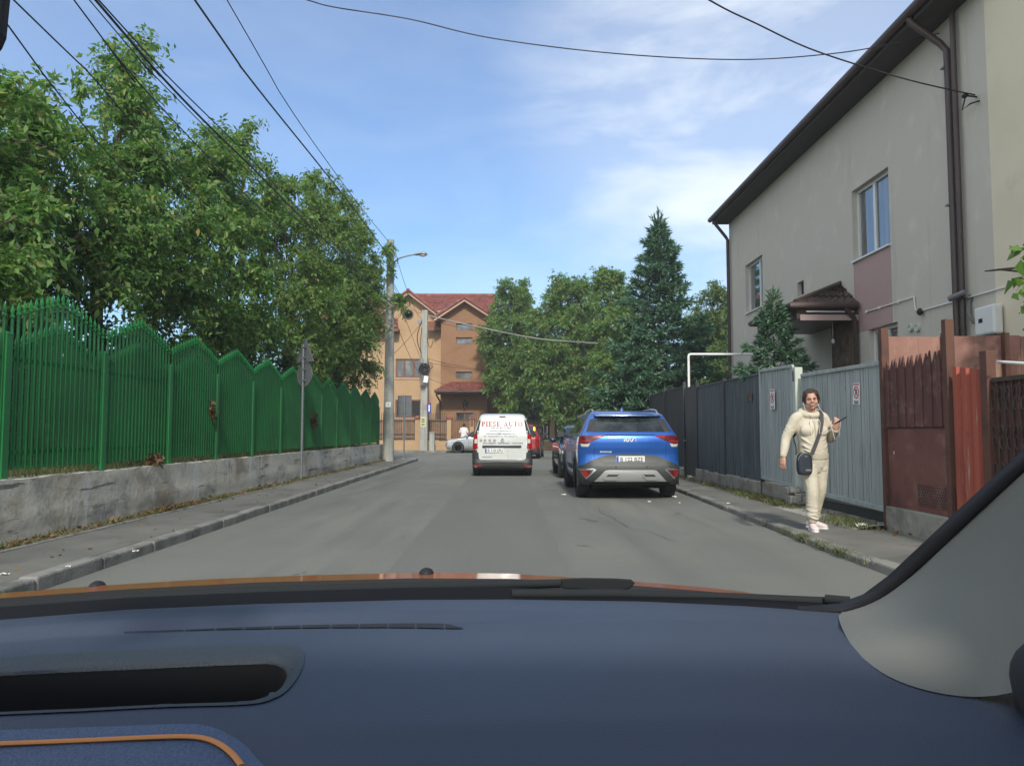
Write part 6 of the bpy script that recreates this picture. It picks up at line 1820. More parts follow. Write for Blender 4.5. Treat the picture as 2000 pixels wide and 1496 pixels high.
M['emblem'] = mat('emblem_white', (0.7, 0.7, 0.71), .35)
mb.build('emblem', M['emblem'], suv, world=False)
vs, fs = text_mesh('SPORTAGE', .040, .0006, 'LEFT', 1.12, 1.0)
mb = MB(); mb.add([(-.55 + a, K.rear(-.55 + a, .87) - .006, .858 + b) for a, b in vs], fs); mb.build('lettering', M['emblem'], suv, world=False, fixn=False)
for x in (-.27, .29):
    mb = MB(); mb.lathe([(.013, -.01), (.013, .0)], (x, K.rear(x, .6) - .004, .6), 'y', 12); mb.build('parking_sensor', M['dark'], suv, world=False)
P_('lower_valance', [(-.80, .265), (.80, .265), (.68, .34), (-.68, .34)], 'underbody', .010, .03)
mb = MB(); mb.box(-.66, .66, .45, 4.2, .19, .30); mb.build('underbody', M['underbody'], suv, world=False)
# ---- white van, seen from behind
VW = .835
N = Car([(.215, .72, .10, 4.25, .12, .3, .02, .1), (.27, .815, .01, 4.32, .13, .35, .03, .1), (.42, .832, .0, 4.34, .13, .38, .04, .12), (.46, .834, .05, 4.34, .13, .38, .03, .12), (.75, .835, .05, 4.3, .12, .38, .03, .15), (.98, .825, .06, 4.15, .12, .38, .03, .18), (1.08, .81, .065, 3.6, .12, .35, .03, .2), (1.2, .785, .085, 3.2, .11, .3, .03, .2),
         (1.4, .728, .13, 2.85, .10, .25, .03, .18), (1.56, .675, .17, 2.55, .10, .22, .03, .15), (1.68, .635, .22, 2.3, .11, .2, .03, .1), (1.735, .59, .33, 2.1, .14, .2, .03, .1), (1.765, .50, .55, 1.9, .18, .18, .03, .05), (1.775, .38, .8, 1.7, .12, .12, .01, .02)])
van = empty('delivery_van', (-.125, 21.5, 0), 'white delivery van ahead on the road with red PIESE AUTO lettering on its rear door', 'van')
bo = N.body().build('body', M['whitepaint'], van, world=False, smooth=32)
cut_arches(bo, [(.62, .31), (3.40, .31)], .36, .28, VW)
for sx in (-1, 1):
    for y in (.62, 3.40): wheel(van, sx * (VW - .10), y, .31, .195, sx, spokes=6)
rv = N.rmap()
PV = lambda n, poly, m, off=.004, dep=.02, st=.06, par=None, f=None: patch(poly, f or rv, off, dep, st).build(n, M[m], par or van, world=False, smooth=40)
PV('bumper', [(-.835, .195), (.835, .195), (.835, .74), (.80, .74), (.70, .62), (.645, .47), (.60, .435), (-.60, .435), (-.645, .47), (-.70, .62), (-.80, .74), (-.835, .74)], 'blackplastic', .012, .03)
PV('bumper_step', [(-.62, .40), (.62, .40), (.60, .432), (-.60, .432)], 'greyplastic', .03, .03)
dd = PV('rear_door', [(-.60, .445), (.60, .445), (.655, .50), (.672, .75), (.668, 1.1), (.645, 1.35), (.60, 1.585), (-.60, 1.585), (-.645, 1.35), (-.668, 1.1), (-.672, .75), (-.655, .50)], 'whitepaint', .022, .03)
PV('door_gap', [(.155, .45), (.16, .45), (.16, 1.36), (.155, 1.36)], 'greypvc', .0235, .003, .2, par=dd)
for s in (1, -1):
    PV('pillar_trim', [(a * s, b) for a, b in [(.655, 1.20), (.77, 1.18), (.70, 1.40), (.655, 1.56), (.615, 1.575)]][::s], 'blackplastic', .005, .02)
    tl = PV('tail_light', [(a * s, b) for a, b in [(.685, .78), (.80, .74), (.825, .80), (.80, 1.12), (.765, 1.20), (.70, 1.18)]][::s], 'redlens', .012, .03, .03)
    PV('reversing_lamp', [(a * s, b) for a, b in [(.70, .93), (.775, .92), (.775, 1.04), (.705, 1.04)]][::s], 'clearlens', .015, .02, .03, par=tl)
    PV('reflector', [(a * s, b) for a, b in [(.60, .292), (.775, .292), (.775, .33), (.60, .33)]][::s], 'redlens', .018, .02)
    for z in (1.24, .70):
        mb = MB(); mb.box(s * .685 - .022, s * .685 + .022, N.rear(.68, z) - .035, N.rear(.68, z) + .03, z - .035, z + .035); mb.build('hinge', M['whitepaint'], van, world=False, bevel=.012)
    mb = MB(); V = []; n = 20
    for yc in (.62,):
        for i in range(n + 1):
            a = math.pi * i / n
            for r_, dx in ((.355, -.03), (.355, .014), (.43, .012), (.44, -.02)):
                V.append((s * (VW + dx), yc + r_ * math.cos(a), .31 + r_ * math.sin(a)))
    mb.add(V, [(i * 4 + j, (i + 1) * 4 + j, (i + 1) * 4 + j + 1, i * 4 + j + 1) for i in range(n) for j in range(3)]); mb.build('wheel_arch_trim', M['blackplastic'], van, world=False, smooth=50)
    mirror_part(van, s * .80, 3.05, 1.12, s, M['blackplastic'])
mb = MB(); yh_ = N.rear(0, .84) - .05
mb.tube([(-.55, yh_ + .02, .84), (-.53, yh_, .84), (.50, yh_, .84), (.52, yh_ + .02, .84)], .026, 10, ell=[(.02, .028)] * 4, up=(0, 1, 0)); mb.build('handle_bar', M['greyplastic'], dd, world=False, smooth=50)
number_plate(van, 'B 110 LPU', -.225, .725, N.rear(-.2, .72) - .035)
mb = MB(); mb.tube([(-.085, N.rear(0, 1.66) - .012, 1.655), (-.07, N.rear(0, 1.66) - .014, 1.668), (.07, N.rear(0, 1.66) - .014, 1.668), (.085, N.rear(0, 1.66) - .012, 1.655)], .012, 6); mb.build('brake_lamp', M['darklens'], van, world=False, smooth=50)
def van_text(s, x0, x1, z, size, m, bold=.0, name='lettering'):
    vs, fs = text_mesh(s, size, bold)
    xs = [a for a, _ in vs]; k = (x1 - x0) / (max(xs) - min(xs)); m0 = min(xs)
    mb = MB(); mb.add([(x0 + (a - m0) * k, N.rear(x0 + (a - m0) * k, z + b) - .0265, z + b) for a, b in vs], fs)
    return mb.build(name, M[m], dd, world=False, fixn=False)
M['vanred'] = mat('van_red_lettering', (0.33, 0.008, 0.025), .5)
M['vangrey'] = mat('van_grey_lettering', (0.07, 0.09, 0.16), .5)
# bold serif capitals drawn stroke by stroke
def serif_word(word, x0, x1, z0, h):
    G = {'P': (.72, [('v', .16)], []), 'I': (.40, [('v', .20)], []), 'E': (.72, [('v', .16)], []), 'S': (.62, [], []), 'A': (.86, [], []), 'U': (.86, [('v', .17)], []), 'T': (.80, [('v', .40)], []), 'O': (.86, [], []), ' ': (.42, [], [])}
    tot = sum(G[c][0] + .14 for c in word)
    k = (x1 - x0) / tot
    mb = MB()
    T, S = .22, .095                         # thick and thin stroke
    def quad(pts): mb.add([(X0 + a * k, N.rear(X0 + a * k, z0 + b * h) - .027, z0 + b * h) for a, b in pts], [(0, 1, 2, 3)])
    def vst(x, t=T, a=0, b=1): quad([(x - t / 2, a), (x + t / 2, a), (x + t / 2, b), (x - t / 2, b)])
    def hst(xa, xb, y, t=S): quad([(xa, y - t / 2), (xb, y - t / 2), (xb, y + t / 2), (xa, y + t / 2)])
    def arc_(cx, cy, rx, ry, a0, a1, n=14):
        for i in range(n):
            u, v = a0 + (a1 - a0) * i / n, a0 + (a1 - a0) * (i + 1) / n
            w = lambda t_: S + (T - S) * abs(math.cos(t_)) ** 1.3
            o = lambda t_: (cx + rx * math.cos(t_), cy + ry * math.sin(t_))
            q = lambda t_: (cx + (rx - w(t_)) * math.cos(t_), cy + (ry - S) * math.sin(t_))
            quad([q(u), o(u), o(v), q(v)])
    X0 = x0
    for c in word:
        W_ = G[c][0]
        if c in 'PIE':
            x = .2
            vst(x); hst(x - .2, x + .2, S / 2); hst(x - .2, x + .2, 1 - S / 2)
        if c == 'P': hst(.2, .42, 1 - S / 2); hst(.2, .42, .47); arc_(.40, .735, .32, .265, -math.pi / 2, math.pi / 2)
        if c == 'E':
            hst(.2, .68, S / 2); hst(.2, .66, 1 - S / 2); hst(.2, .5, .52); vst(.66, S, 0, .27); vst(.64, S, .77, 1); vst(.5, S, .42, .62)
        if c == 'S':
            arc_(.31, .74, .27, .26, .3, math.pi * 1.5); arc_(.31, .26, .29, .26, -math.pi * .9, math.pi / 2); vst(.56, S, .72, .98); vst(.04, S, .02, .3)
        if c == 'A':
            quad([(.36, 1), (.50, 1), (.84, 0), (.62, 0)]); quad([(.36, 1), (.44, 1), (.16, 0), (.08, 0)]); hst(.2, .66, .33); hst(0, .28, S / 2); hst(.54, .88, S / 2)
        if c == 'U':
            vst(.2, T, .28, 1); vst(.70, S, .28, 1); hst(0, .4, 1 - S / 2); hst(.56, .86, 1 - S / 2); arc_(.42, .30, .32, .30, math.pi, math.pi * 2)
        if c == 'T':
            vst(.40); hst(0, .8, 1 - S / 2); vst(.04, S, .72, 1); vst(.76, S, .72, 1); hst(.2, .6, S / 2)
        if c == 'O': arc_(.43, .5, .43, .5, 0, math.pi * 2, 28)
        X0 += (W_ + .14) * k
    return mb.build('lettering', M['vanred'], dd, world=False, fixn=False)
serif_word('PIESE AUTO', -.585, .585, 1.395, .135)
van_text('+40 (0) 80 53 580', -.33, .24, 1.335, .058, 'vangrey', .001)
van_text('www.reparat.ro', -.36, .27, 1.262, .058, 'vangrey', .001)
van_text('comenzi@reparat.ro', -.46, .36, 1.175, .058, 'vangrey', .001)
van_text('Str. Industriilor nr. 47, sector 3', -.52, .40, 1.105, .050, 'vangrey', .001)
van_text('BUCURESTI - RM. SARAT - FOCSANI', -.54, .57, .905, .064, 'lettergrey', .001)
van_text('autoturisme', -.57, -.29, .53, .045, 'lettergrey', .001)
mb = MB(); mb2 = MB()
for x in (-.62 + .02, -.485, -.355, -.22):
    zc_, rr_ = 1.0, .040
    for i in range(18):
        a, b = 2 * math.pi * i / 18, 2 * math.pi * (i + 1) / 18
        pt = lambda r_, t_: (x + r_ * math.cos(t_), N.rear(x, zc_) - .028, zc_ + r_ * math.sin(t_))
        mb.add([pt(rr_ * .86, a), pt(rr_, a), pt(rr_, b), pt(rr_ * .86, b)], [(0, 1, 2, 3)])
    mb2.add([(x - .022, N.rear(x, zc_) - .028, zc_ - .012), (x + .022, N.rear(x, zc_) - .028, zc_ - .012), (x + .022, N.rear(x, zc_) - .028, zc_ + .012), (x - .022, N.rear(x, zc_) - .028, zc_ + .012)], [(0, 1, 2, 3)])
mb.build('badge_ring', M['vanred'], dd, world=False, fixn=False); mb2.build('badge_print', M['lettergrey'], dd, world=False, fixn=False)
mb = MB(); yk = N.rear(0, 1.0) - .03
for (a, b), (c, d) in (((-.045, 0), (0, .085)), ((0, .085), (.045, 0)), ((.045, 0), (0, -.085)), ((0, -.085), (-.045, 0)), ((-.02, -.0), (.012, -.06)), ((-.012, .055), (.02, .0))):
    mb.bar((a, yk, 1.0 + b * .75), (c, yk, 1.0 + d * .75), .012, .018)
mb.build('emblem', M['chrome'], dd, world=False)
mb = MB(); mb.box(-.66, .66, .4, 4.0, .18, .28); mb.tube([(-.5, .1, .22), (.5, .1, .22)], .018, 6); mb.build('underbody', M['underbody'], van, world=False)
f = N.smap(-1)
for s in (-1, 1):
    PV('side_window', [(2.9, 1.15), (2.1, 1.13), (2.1, 1.5), (2.5, 1.5)][::s], 'carglass', .004, .02, .1, f=N.smap(s))
# ---- generic hatchback / crossover for the cars further off
def simple_car(name, loc, rz, label, paint, H=1.46, W=.87, L=4.1, clad=False, seed=1, wb=(.75, 3.25), wr=.31):
    g = H / 1.46
    C = Car([(.19, W - .14, .12, L - .12, .2, .35, .05, .12), (.28, W - .04, .02, L - .03, .22, .4, .06, .15), (.45, W, .0, L, .22, .42, .07, .18), (.62 * g, W, .02, L - .02, .22, .42, .07, .2), (.80 * g, W - .005, .03, L - .12, .2, .42, .07, .22), (.88 * g, W - .015, .05, L - .55, .2, .4, .07, .22), (.95 * g, W - .03, .07, L - .98, .18, .35, .06, .22),
             (1.02 * g, W - .07, .12, L - 1.18, .16, .28, .06, .2), (1.18 * g, W - .15, .24, L - 1.48, .14, .22, .05, .18), (1.33 * g, W - .225, .36, L - 1.78, .14, .2, .05, .14), (1.40 * g, W - .29, .52, L - 2.05, .15, .2, .04, .1), (1.44 * g, W - .38, .8, L - 2.3, .16, .2, .03, .05), (1.46 * g, W - .52, 1.1, L - 2.5, .1, .1, .01, .02)])
    c = empty(name, loc, label, 'car', None, rz)
    bo = C.body(.045).build('body', M[paint], c, world=False, smooth=32)
    cut_arches(bo, [(wb[0], wr), (wb[1], wr)], wr + .05, .27, W)
    for sx in (-1, 1):
        for y in wb: wheel(c, sx * (W - .095), y, wr, .2, sx, spokes=7)
    r_ = C.rmap()
    fmap = lambda a, b, off: Vector((a, C.front(a, b) + off, b))
    PP = lambda n, poly, m, off=.004, dep=.02, st=.07, par=None, f=None: patch(poly, f or r_, off, dep, st).build(n, M[m], par or c, world=False, smooth=40)
    PP('rear_window', [(-(W - .19), 1.0 * g), (W - .19, 1.0 * g), (W - .33, 1.34 * g), (-(W - .33), 1.34 * g)], 'carglass', .005, .02)
    for s in (1, -1):
        f = C.smap(s)
        PP('side_window', [(L - 1.28, .985 * g), (.62, 1.0 * g), (.52, 1.06 * g), (.78, 1.32 * g), (L - 1.85, 1.34 * g)][::s], 'carglass', .004, .02, .1, f=f)
        PP('pillar', [(1.62, .99 * g), (1.70, .99 * g), (1.70, 1.34 * g), (1.62, 1.34 * g)][::s], 'blackplastic', .006, .01, .1, f=f)
        for yy in (1.55, 2.62):
            PP('door_gap', [(yy, .32), (yy + .008, .32), (yy + .008, .97 * g), (yy, .97 * g)][::s], 'dark', .001, .01, .1, f=f)
            mb = MB(); mb.box(s * W - .012, s * W + .014, yy + .06, yy + .2, .85 * g - .012, .85 * g + .012); mb.build('door_handle', M[paint], c, world=False, bevel=.006)
        PP('tail_light', [(a * s, b) for a, b in [(W - .22, .80 * g), (W - .03, .78 * g), (W - .06, .97 * g), (W - .16, 1.0 * g)]][::s], 'redlens', .007, .03, .03)
        patch([(a * s, b) for a, b in [(W - .42, .70 * g), (W - .04, .74 * g), (W - .06, .66 * g), (W - .40, .62 * g)]][::s], fmap, .006, .02, .05).build('headlight', M['clearlens'], c, world=False, smooth=40)
        PP('headlight', [(L - .62, .68 * g), (L - .44, .66 * g), (L - .42, .74 * g), (L - .80, .82 * g)][::s], 'clearlens', .004, .02, .05, f=f)
        mirror_part(c, s * (W - .04), L - 1.38, .99 * g, s, M['blackplastic'] if clad else M[paint])
        if clad:
            PP('side_cladding', [(wb[0] + wr + .06, .24), (wb[1] - wr - .06, .24), (wb[1] - wr - .06, .42), (wb[0] + wr + .06, .42)][::-s], 'blackplastic', .01, .02, .15, f=f)
    PP('bumper', [(-W, .2), (W, .2), (W, .48), (.4, .52), (-.4, .52), (-W, .48)], 'blackplastic' if clad else paint, .012, .03)
    for s in (1, -1):
        PP('reflector', [(a * s, b) for a, b in [(W - .28, .40), (W - .12, .40), (W - .12, .44), (W - .28, .44)]][::s], 'redlens', .016, .02)
    mb = MB(); mb.box(-.26, .26, C.rear(0, .72) - .016, C.rear(0, .72) + .01, .68, .79); mb.build('number_plate', M['platewhite'], c, world=False)
    mb = MB(); mb.box(-W + .2, W - .2, .4, L - .4, .18, .28); mb.build('underbody', M['underbody'], c, world=False)
    # windscreen on the sloping front
    fm = lambda a, b, off: Vector((a, C.front(a, b) + off * .8, b + off * .6))
    patch([(-(W - .17), 1.0 * g), (-(W - .31), 1.36 * g), (W - .31, 1.36 * g), (W - .17, 1.0 * g)], fm, .006, .02, .08).build('windscreen', M['carglass'], c, world=False, smooth=40)
    patch([(-.5, .38), (-.5, .55), (.5, .55), (.5, .38)], fm, .006, .02, .1).build('front_grille', M['blackplastic'], c, world=False, smooth=40)
    return c, C, PP
simple_car('parked_car', (2.27, 24.2, 0), R(180), 'dark blue hatchback parked at the kerb beyond the blue SUV, facing us', 'darkpaint', 1.47, .86, 4.1)
rc, RCs, PP = simple_car('red_car', (.62, 35.9, 0), R(-6), 'red crossover with lit amber indicator at the junction ahead of the white van', 'redpaint', 1.66, .90, 4.3, True, wb=(.8, 3.4), wr=.34)
mb = MB(); mb.box(.60, .68, RCs.rear(.62, 1.36) - .03, RCs.rear(.62, 1.36) + .02, 1.24, 1.48); mb.build('indicator_lamp', M['amberlamp'], rc, world=False, bevel=.015)
simple_car('silver_car', (.32, 47.05, 0), R(90), 'silver hatchback standing across the junction in front of the iron fence', 'silverpaint', 1.48, .85, 4.05, wr=.32)
# ------------------------------------------------------------------ people
M['skin'] = mat('skin', (0.46, 0.26, 0.19), 0.5, layers=[((0.50, 0.27, 0.20), 9, .45, .65), ((0.42, 0.21, 0.16), 14, .55, .75)], bump=.1, bscale=120)
M['lips'] = mat('lips', (0.40, 0.19, 0.155), .5)
M['brow'] = mat('eyebrow', (0.2, 0.115, 0.085), .9)
M['eyewhite'] = mat('eye', (0.2, 0.115, 0.09), .5)
M['hair'] = mat('dark_brown_hair', (0.03, 0.016, 0.012), .55, layers=[((0.055, 0.028, 0.021), 22, .45, .65, (1, 1, .25)), ((0.075, 0.042, 0.033), 30, .62, .78, (1, 1, .2))], bump=.7, bscale=60, stretch=(1, 1, .2))
M['cream_knit'] = mat('cream_jersey', (0.53, 0.485, 0.39), .95, spec=.15, layers=[((0.49, 0.445, 0.35), 6, .45, .65), ((0.57, 0.525, 0.43), 14, .55, .75)], bump=.35, bscale=16, bdist=.03)
M['cream_rib'] = mat('cream_ribbing', (0.47, 0.43, 0.34), .95, spec=.15, bump=.5, bscale=90, stretch=(1, 1, .1))
M['shoe'] = mat('pale_pink_shoe', (0.66, 0.57, 0.56), .8, layers=[((0.6, 0.51, 0.5), 20, .45, .65)], bump=.3, bscale=90)
M['sole'] = mat('shoe_sole', (0.7, 0.68, 0.66), .6)
M['bag'] = mat('black_bag_fabric', (0.012, 0.017, 0.03), .65, layers=[((0.02, 0.026, 0.042), 8, .5, .7)], bump=.2, bscale=60)
M['strap'] = mat('dark_grey_webbing', (0.06, 0.055, 0.06), .85, bump=.4, bscale=120)
M['phone'] = mat('phone_black', (0.012, 0.012, 0.014), .15)
wg = atZ(1592, 1034, .075)
WL = Vector((wg.x, wg.y, .07))
woman = empty('person', WL, 'woman in a cream hooded tracksuit walking towards us with a phone in one hand', 'person')
def limb(mb, pts, ell, up=(1, 0, 0), n=14):
    """tapering elliptical limb, rounded at both ends"""
    P = [Vector(p) for p in pts]
    Q, E = [], []
    m = 5
    for i in range(len(P) - 1):
        p0, p1, p2, p3 = P[max(i - 1, 0)], P[i], P[i + 1], P[min(i + 2, len(P) - 1)]
        for j in range(m):
            s = j / m
            Q.append(.5 * ((2 * p1) + (p2 - p0) * s + (2 * p0 - 5 * p1 + 4 * p2 - p3) * s * s + (3 * p1 - p0 - 3 * p2 + p3) * s ** 3))
            u = s * s * (3 - 2 * s)
            E.append((ell[i][0] * (1 - u) + ell[i + 1][0] * u, ell[i][1] * (1 - u) + ell[i + 1][1] * u))
    Q.append(P[-1]); E.append(ell[-1])
    d0 = (Q[0] - Q[1]).normalized(); d1 = (Q[-1] - Q[-2]).normalized()
    r0, r1 = min(E[0]), min(E[-1])
    Q = [Q[0] + d0 * r0 * .8, Q[0] + d0 * r0 * .5] + Q + [Q[-1] + d1 * r1 * .5, Q[-1] + d1 * r1 * .8]
    E = [(E[0][0] * .45, E[0][1] * .45), (E[0][0] * .84, E[0][1] * .84)] + E + [(E[-1][0] * .84, E[-1][1] * .84), (E[-1][0] * .45, E[-1][1] * .45)]
    mb.tube(Q, 1, n, ell=E, up=up)
def skin_part(name, mb, vox, m, parent, smooth=3):
    me = fuse(mb, vox, smooth)
    return link_mesh(name, me, M[m], parent)
# skeleton (x to the photo's right, y away from us, z up)
shR, elR, wrR = Vector((-.185, .02, 1.325)), Vector((-.300, .045, 1.095)), Vector((-.368, -.02, .865))
shL, elL, wrL = Vector((.142, .03, 1.325)), Vector((.225, .05, 1.085)), Vector((.205, -.17, 1.185))
hipR, knR, anR = Vector((-.075, .0, .83)), Vector((-.062, -.10, .475)), Vector((-.062, -.08, .10))
hipL, knL, anL = Vector((.085, .02, .83)), Vector((.078, .03, .475)), Vector((.046, .18, .10))
B = MB()
# head
hc = Vector((-.022, -.035, 1.548))
B.ball(hc + Vector((0, .018, .025)), .076, .096, .092, 20, 14)
B.ball(hc + Vector((0, -.015, -.025)), .066, .078, .085, 18, 12)
B.ball(hc + Vector((0, -.035, -.075)), .048, .048, .042, 14, 10)
B.ball(hc + Vector((0, -.080, -.095)), .022, .018, .017, 12, 8)          # chin
for s in (-1, 1):
    B.ball(hc + Vector((s * .040, -.058, -.030)), .028, .024, .03, 12, 8)      # cheeks
    B.ball(hc + Vector((s * .050, -.02, -.07)), .024, .04, .03, 12, 8)       # jaw
    B.ball(hc + Vector((s * .078, .015, -.018)), .012, .022, .034, 10, 8)     # ears
    B.ball(hc + Vector((s * .030, -.084, .026)), .026, .014, .010, 10, 6)     # brow ridge
B.tube([hc + Vector((0, -.088, .022)), hc + Vector((0, -.100, -.005)), hc + Vector((0, -.112, -.028))], [.009, .011, .015], 8)
for s in (-1, 1): B.ball(hc + Vector((s * .013, -.100, -.030)), .010, .011, .009, 8, 6)
B.ball(hc + Vector((0, -.092, -.058)), .026, .012, .014, 12, 8)
def headturn(mb, n=None):
    T_ = Matrix.Translation(hc) @ Matrix.Rotation(R(-15), 4, 'Z') @ Matrix.Rotation(R(7), 4, 'X') @ Matrix.Rotation(R(-4), 4, 'Y') @ Matrix.Translation(-hc)
    for i in range(len(mb.v) if n is None else n): mb.v[i] = tuple(T_ @ Vector(mb.v[i]))
    return mb
headturn(B)
# neck, torso and limbs under the clothes
limb(B, [hc + Vector((0, .02, -.06)), (-.02, .01, 1.41), (-.02, .02, 1.32)], [(.055, .058), (.056, .06), (.075, .07)])
limb(B, [(-.02, .02, 1.34), (-.02, .01, 1.2), (-.01, .0, 1.0), (.0, .0, .86)], [(.15, .08), (.155, .105), (.15, .11), (.16, .11)])
for a, b_, c_ in ((shR, elR, wrR), (shL, elL, wrL)):
    limb(B, [a, a.lerp(b_, .5), b_, b_.lerp(c_, .5), c_], [(.048, .048), (.045, .045), (.038, .038), (.034, .034), (.026, .022)])
for a, b_, c_ in ((hipR, knR, anR), (hipL, knL, anL)):
    limb(B, [a, a.lerp(b_, .5), b_, b_.lerp(c_, .5), c_], [(.085, .085), (.075, .08), (.052, .055), (.048, .052), (.035, .038)])
# hands
def hand(mb, wr, dirv, palmn, thumb, curl, scale=1.0, spread=.10):
    """palm, four unequal bent fingers and a thumb off the side; palmn points out of the palm"""
    d = Vector(dirv).normalized(); nrm = Vector(palmn); nrm = (nrm - d * nrm.dot(d)).normalized(); s = d.cross(nrm) * thumb
    k = scale
    pc = wr + d * .045 * k
    mb.tube([wr - d * .01, wr + d * .02 * k, wr + d * .055 * k, wr + d * .088 * k], 1, 12, ell=[(.024 * k, .019 * k), (.033 * k, .017 * k), (.040 * k, .016 * k), (.039 * k, .013 * k)], up=s)
    tips = []
    for i, (off, L, r) in enumerate(((.029, .068, .0092), (.010, .077, .0096), (-.010, .072, .0092), (-.028, .056, .0082))):
        p = wr + d * .082 * k + s * off * k
        dd = (d + s * off * spread * 30 * .1).normalized()
        pts = [p - dd * .012, p]
        ang = 0
        for seg, c in ((.46, .75), (.30, 1.0), (.24, .8)):
            ang += curl[i] * c
            v = dd * math.cos(ang) + nrm * math.sin(ang)
            pts.append(pts[-1] + v * L * seg * k)
        mb.tube(pts, [r * k, r * k, r * .95 * k, r * .88 * k, r * .72 * k], 8)
        mb.ball(pts[-1], r * .72 * k, r * .72 * k, r * .72 * k, 8, 6)
        tips.append(pts[-1])
    p = wr + d * .022 * k + s * .026 * k
    t = [p, p + (s * .75 + d * .55 + nrm * .25).normalized() * .032 * k, p + (s * .75 + d * .55 + nrm * .25).normalized() * .032 * k + (s * .25 + d * .8 + nrm * .45).normalized() * .028 * k]
    t.append(t[-1] + (d * .85 + nrm * .45 - s * .05).normalized() * .022 * k)
    mb.tube(t, [.0145 * k, .012 * k, .0102 * k, .008 * k], 8); mb.ball(t[-1], .008 * k, .008 * k, .008 * k, 8, 6)
    return tips
hand(B, wrR, (-.12, -.10, -1), (.75, .45, -.1), -1, (.30, .34, .38, .42), 1.08)
hd_dir = Vector((.10, -.42, 1.0)).normalized()
hand(B, wrL, hd_dir, (.05, .95, .40), 1, (.55, .65, .75, .85), 1.08)
me = fuse(B, .0062, 2)
body = link_mesh('body', me, M['skin'], woman)
# face details
mb = MB()
mb.tube([hc + Vector((-.024, -.098, -.060)), hc + Vector((-.010, -.1065, -.056)), hc + Vector((0, -.107, -.058)), hc + Vector((.010, -.1065, -.056)), hc + Vector((.024, -.098, -.060))], [.003, .0055, .005, .0055, .003], 8)
mb.tube([hc + Vector((-.022, -.098, -.063)), hc + Vector((0, -.106, -.069)), hc + Vector((.022, -.098, -.063))], [.003, .0068, .003], 8)
headturn(mb).build('lips', M['lips'], body, world=False, smooth=60)
for s in (-1, 1):
    mb = MB(); mb.ball(hc + Vector((s * .030, -.0875, .006)), .0135, .008, .0040, 10, 8); headturn(mb).build('eye', M['eyewhite'], body, world=False, smooth=60)
    mb = MB(); mb.tube([hc + Vector((s * .014, -.099, .022)), hc + Vector((s * .032, -.098, .028)), hc + Vector((s * .050, -.082, .022))], [.0035, .004, .002], 6); headturn(mb).build('eyebrow', M['brow'], body, world=False, smooth=60)
# hair: swept back, covering the ears
H_ = MB()
H_.ball(hc + Vector((0, .036, .036)), .092, .100, .094, 22, 14)
for s in (-1, 1):
    H_.ball(hc + Vector((s * .076, .020, .010)), .024, .050, .070, 12, 10)
    H_.tube([hc + Vector((s * .052, -.058, .070)), hc + Vector((s * .078, -.020, .030)), hc + Vector((s * .085, .015, -.01)), hc + Vector((s * .080, .045, -.04))], [.012, .018, .019, .014], 10)
H_.ball(hc + Vector((0, .062, -.015)), .08, .058, .065, 16, 10)
for k in range(15):
    a = -1 + k / 7.0
    p0 = hc + Vector((.060 * a, -.066 + .034 * abs(a), .080 - .020 * a * a))
    H_.tube([p0, p0 + Vector((.010 * a, .03, .020)), p0 + Vector((.016 * a, .07, .030)), p0 + Vector((.012 * a, .11, .02))], [.007, .012, .012, .006], 6)
headturn(H_); skin_part('hair', H_, .006, 'hair', woman, 5)
# hooded top
T = MB()
limb(T, [(-.022, .03, 1.375), (-.022, .025, 1.30), (-.02, .0, 1.18), (-.012, -.012, 1.04), (-.005, -.006, .93), (.0, .0, .875)], [(.105, .068), (.170, .100), (.178, .130), (.162, .136), (.172, .140), (.172, .136)], n=22)
for s in (-1, 1): T.ball((-.02 + s * .082, -.095, 1.175), .085, .058, .075, 14, 10)      # bust
for a, b_, c_ in ((shR, elR, wrR), (shL, elL, wrL)):
    limb(T, [Vector((-.02 + (a.x + .02) * .45, .02, 1.352)), a, a.lerp(b_, .5), b_, b_.lerp(c_, .45), c_.lerp(b_, .10)], [(.055, .06), (.066, .072), (.066, .07), (.057, .060), (.052, .054), (.041, .040)])
    for k in range(4):                                     # folds at the elbow
        q = b_.lerp(a, .06 + .12 * k) ; dd = (b_ - a).normalized(); e = dd.orthogonal().normalized(); f = dd.cross(e)
        T.tube([q + (e * math.cos(t_) + f * math.sin(t_)) * (.056 + .003 * k) + dd * .018 * math.sin(t_ * 2 + k) for t_ in np.linspace(0, 6.0, 14)], .0062, 6)
        q = b_.lerp(c_, .08 + .15 * k); dd = (c_ - b_).normalized(); e = dd.orthogonal().normalized(); f = dd.cross(e)
        T.tube([q + (e * math.cos(t_) + f * math.sin(t_)) * (.052 - .003 * k) + dd * .016 * math.sin(t_ * 2 + k * 2) for t_ in np.linspace(0, 6.0, 14)], .0058, 6)
# drape folds across the front
for (x0, z0, x1, z1) in ((-.17, 1.10, -.03, 1.00), (-.165, 1.02, -.02, .93), (.03, 1.06, .15, 1.12), (-.16, 1.20, -.06, 1.13), (.06, .96, .16, 1.02), (-.14, .95, .02, .905)):
    T.tube([(x0 + (x1 - x0) * s - .01, -math.sqrt(max(.0, 1 - ((x0 + (x1 - x0) * s + .01) / .19) ** 2)) * .142 + .002, z0 + (z1 - z0) * s - .012 * math.sin(math.pi * s)) for s in np.linspace(0, 1, 8)], [.003, .009, .011, .012, .011, .010, .007, .003], 6)
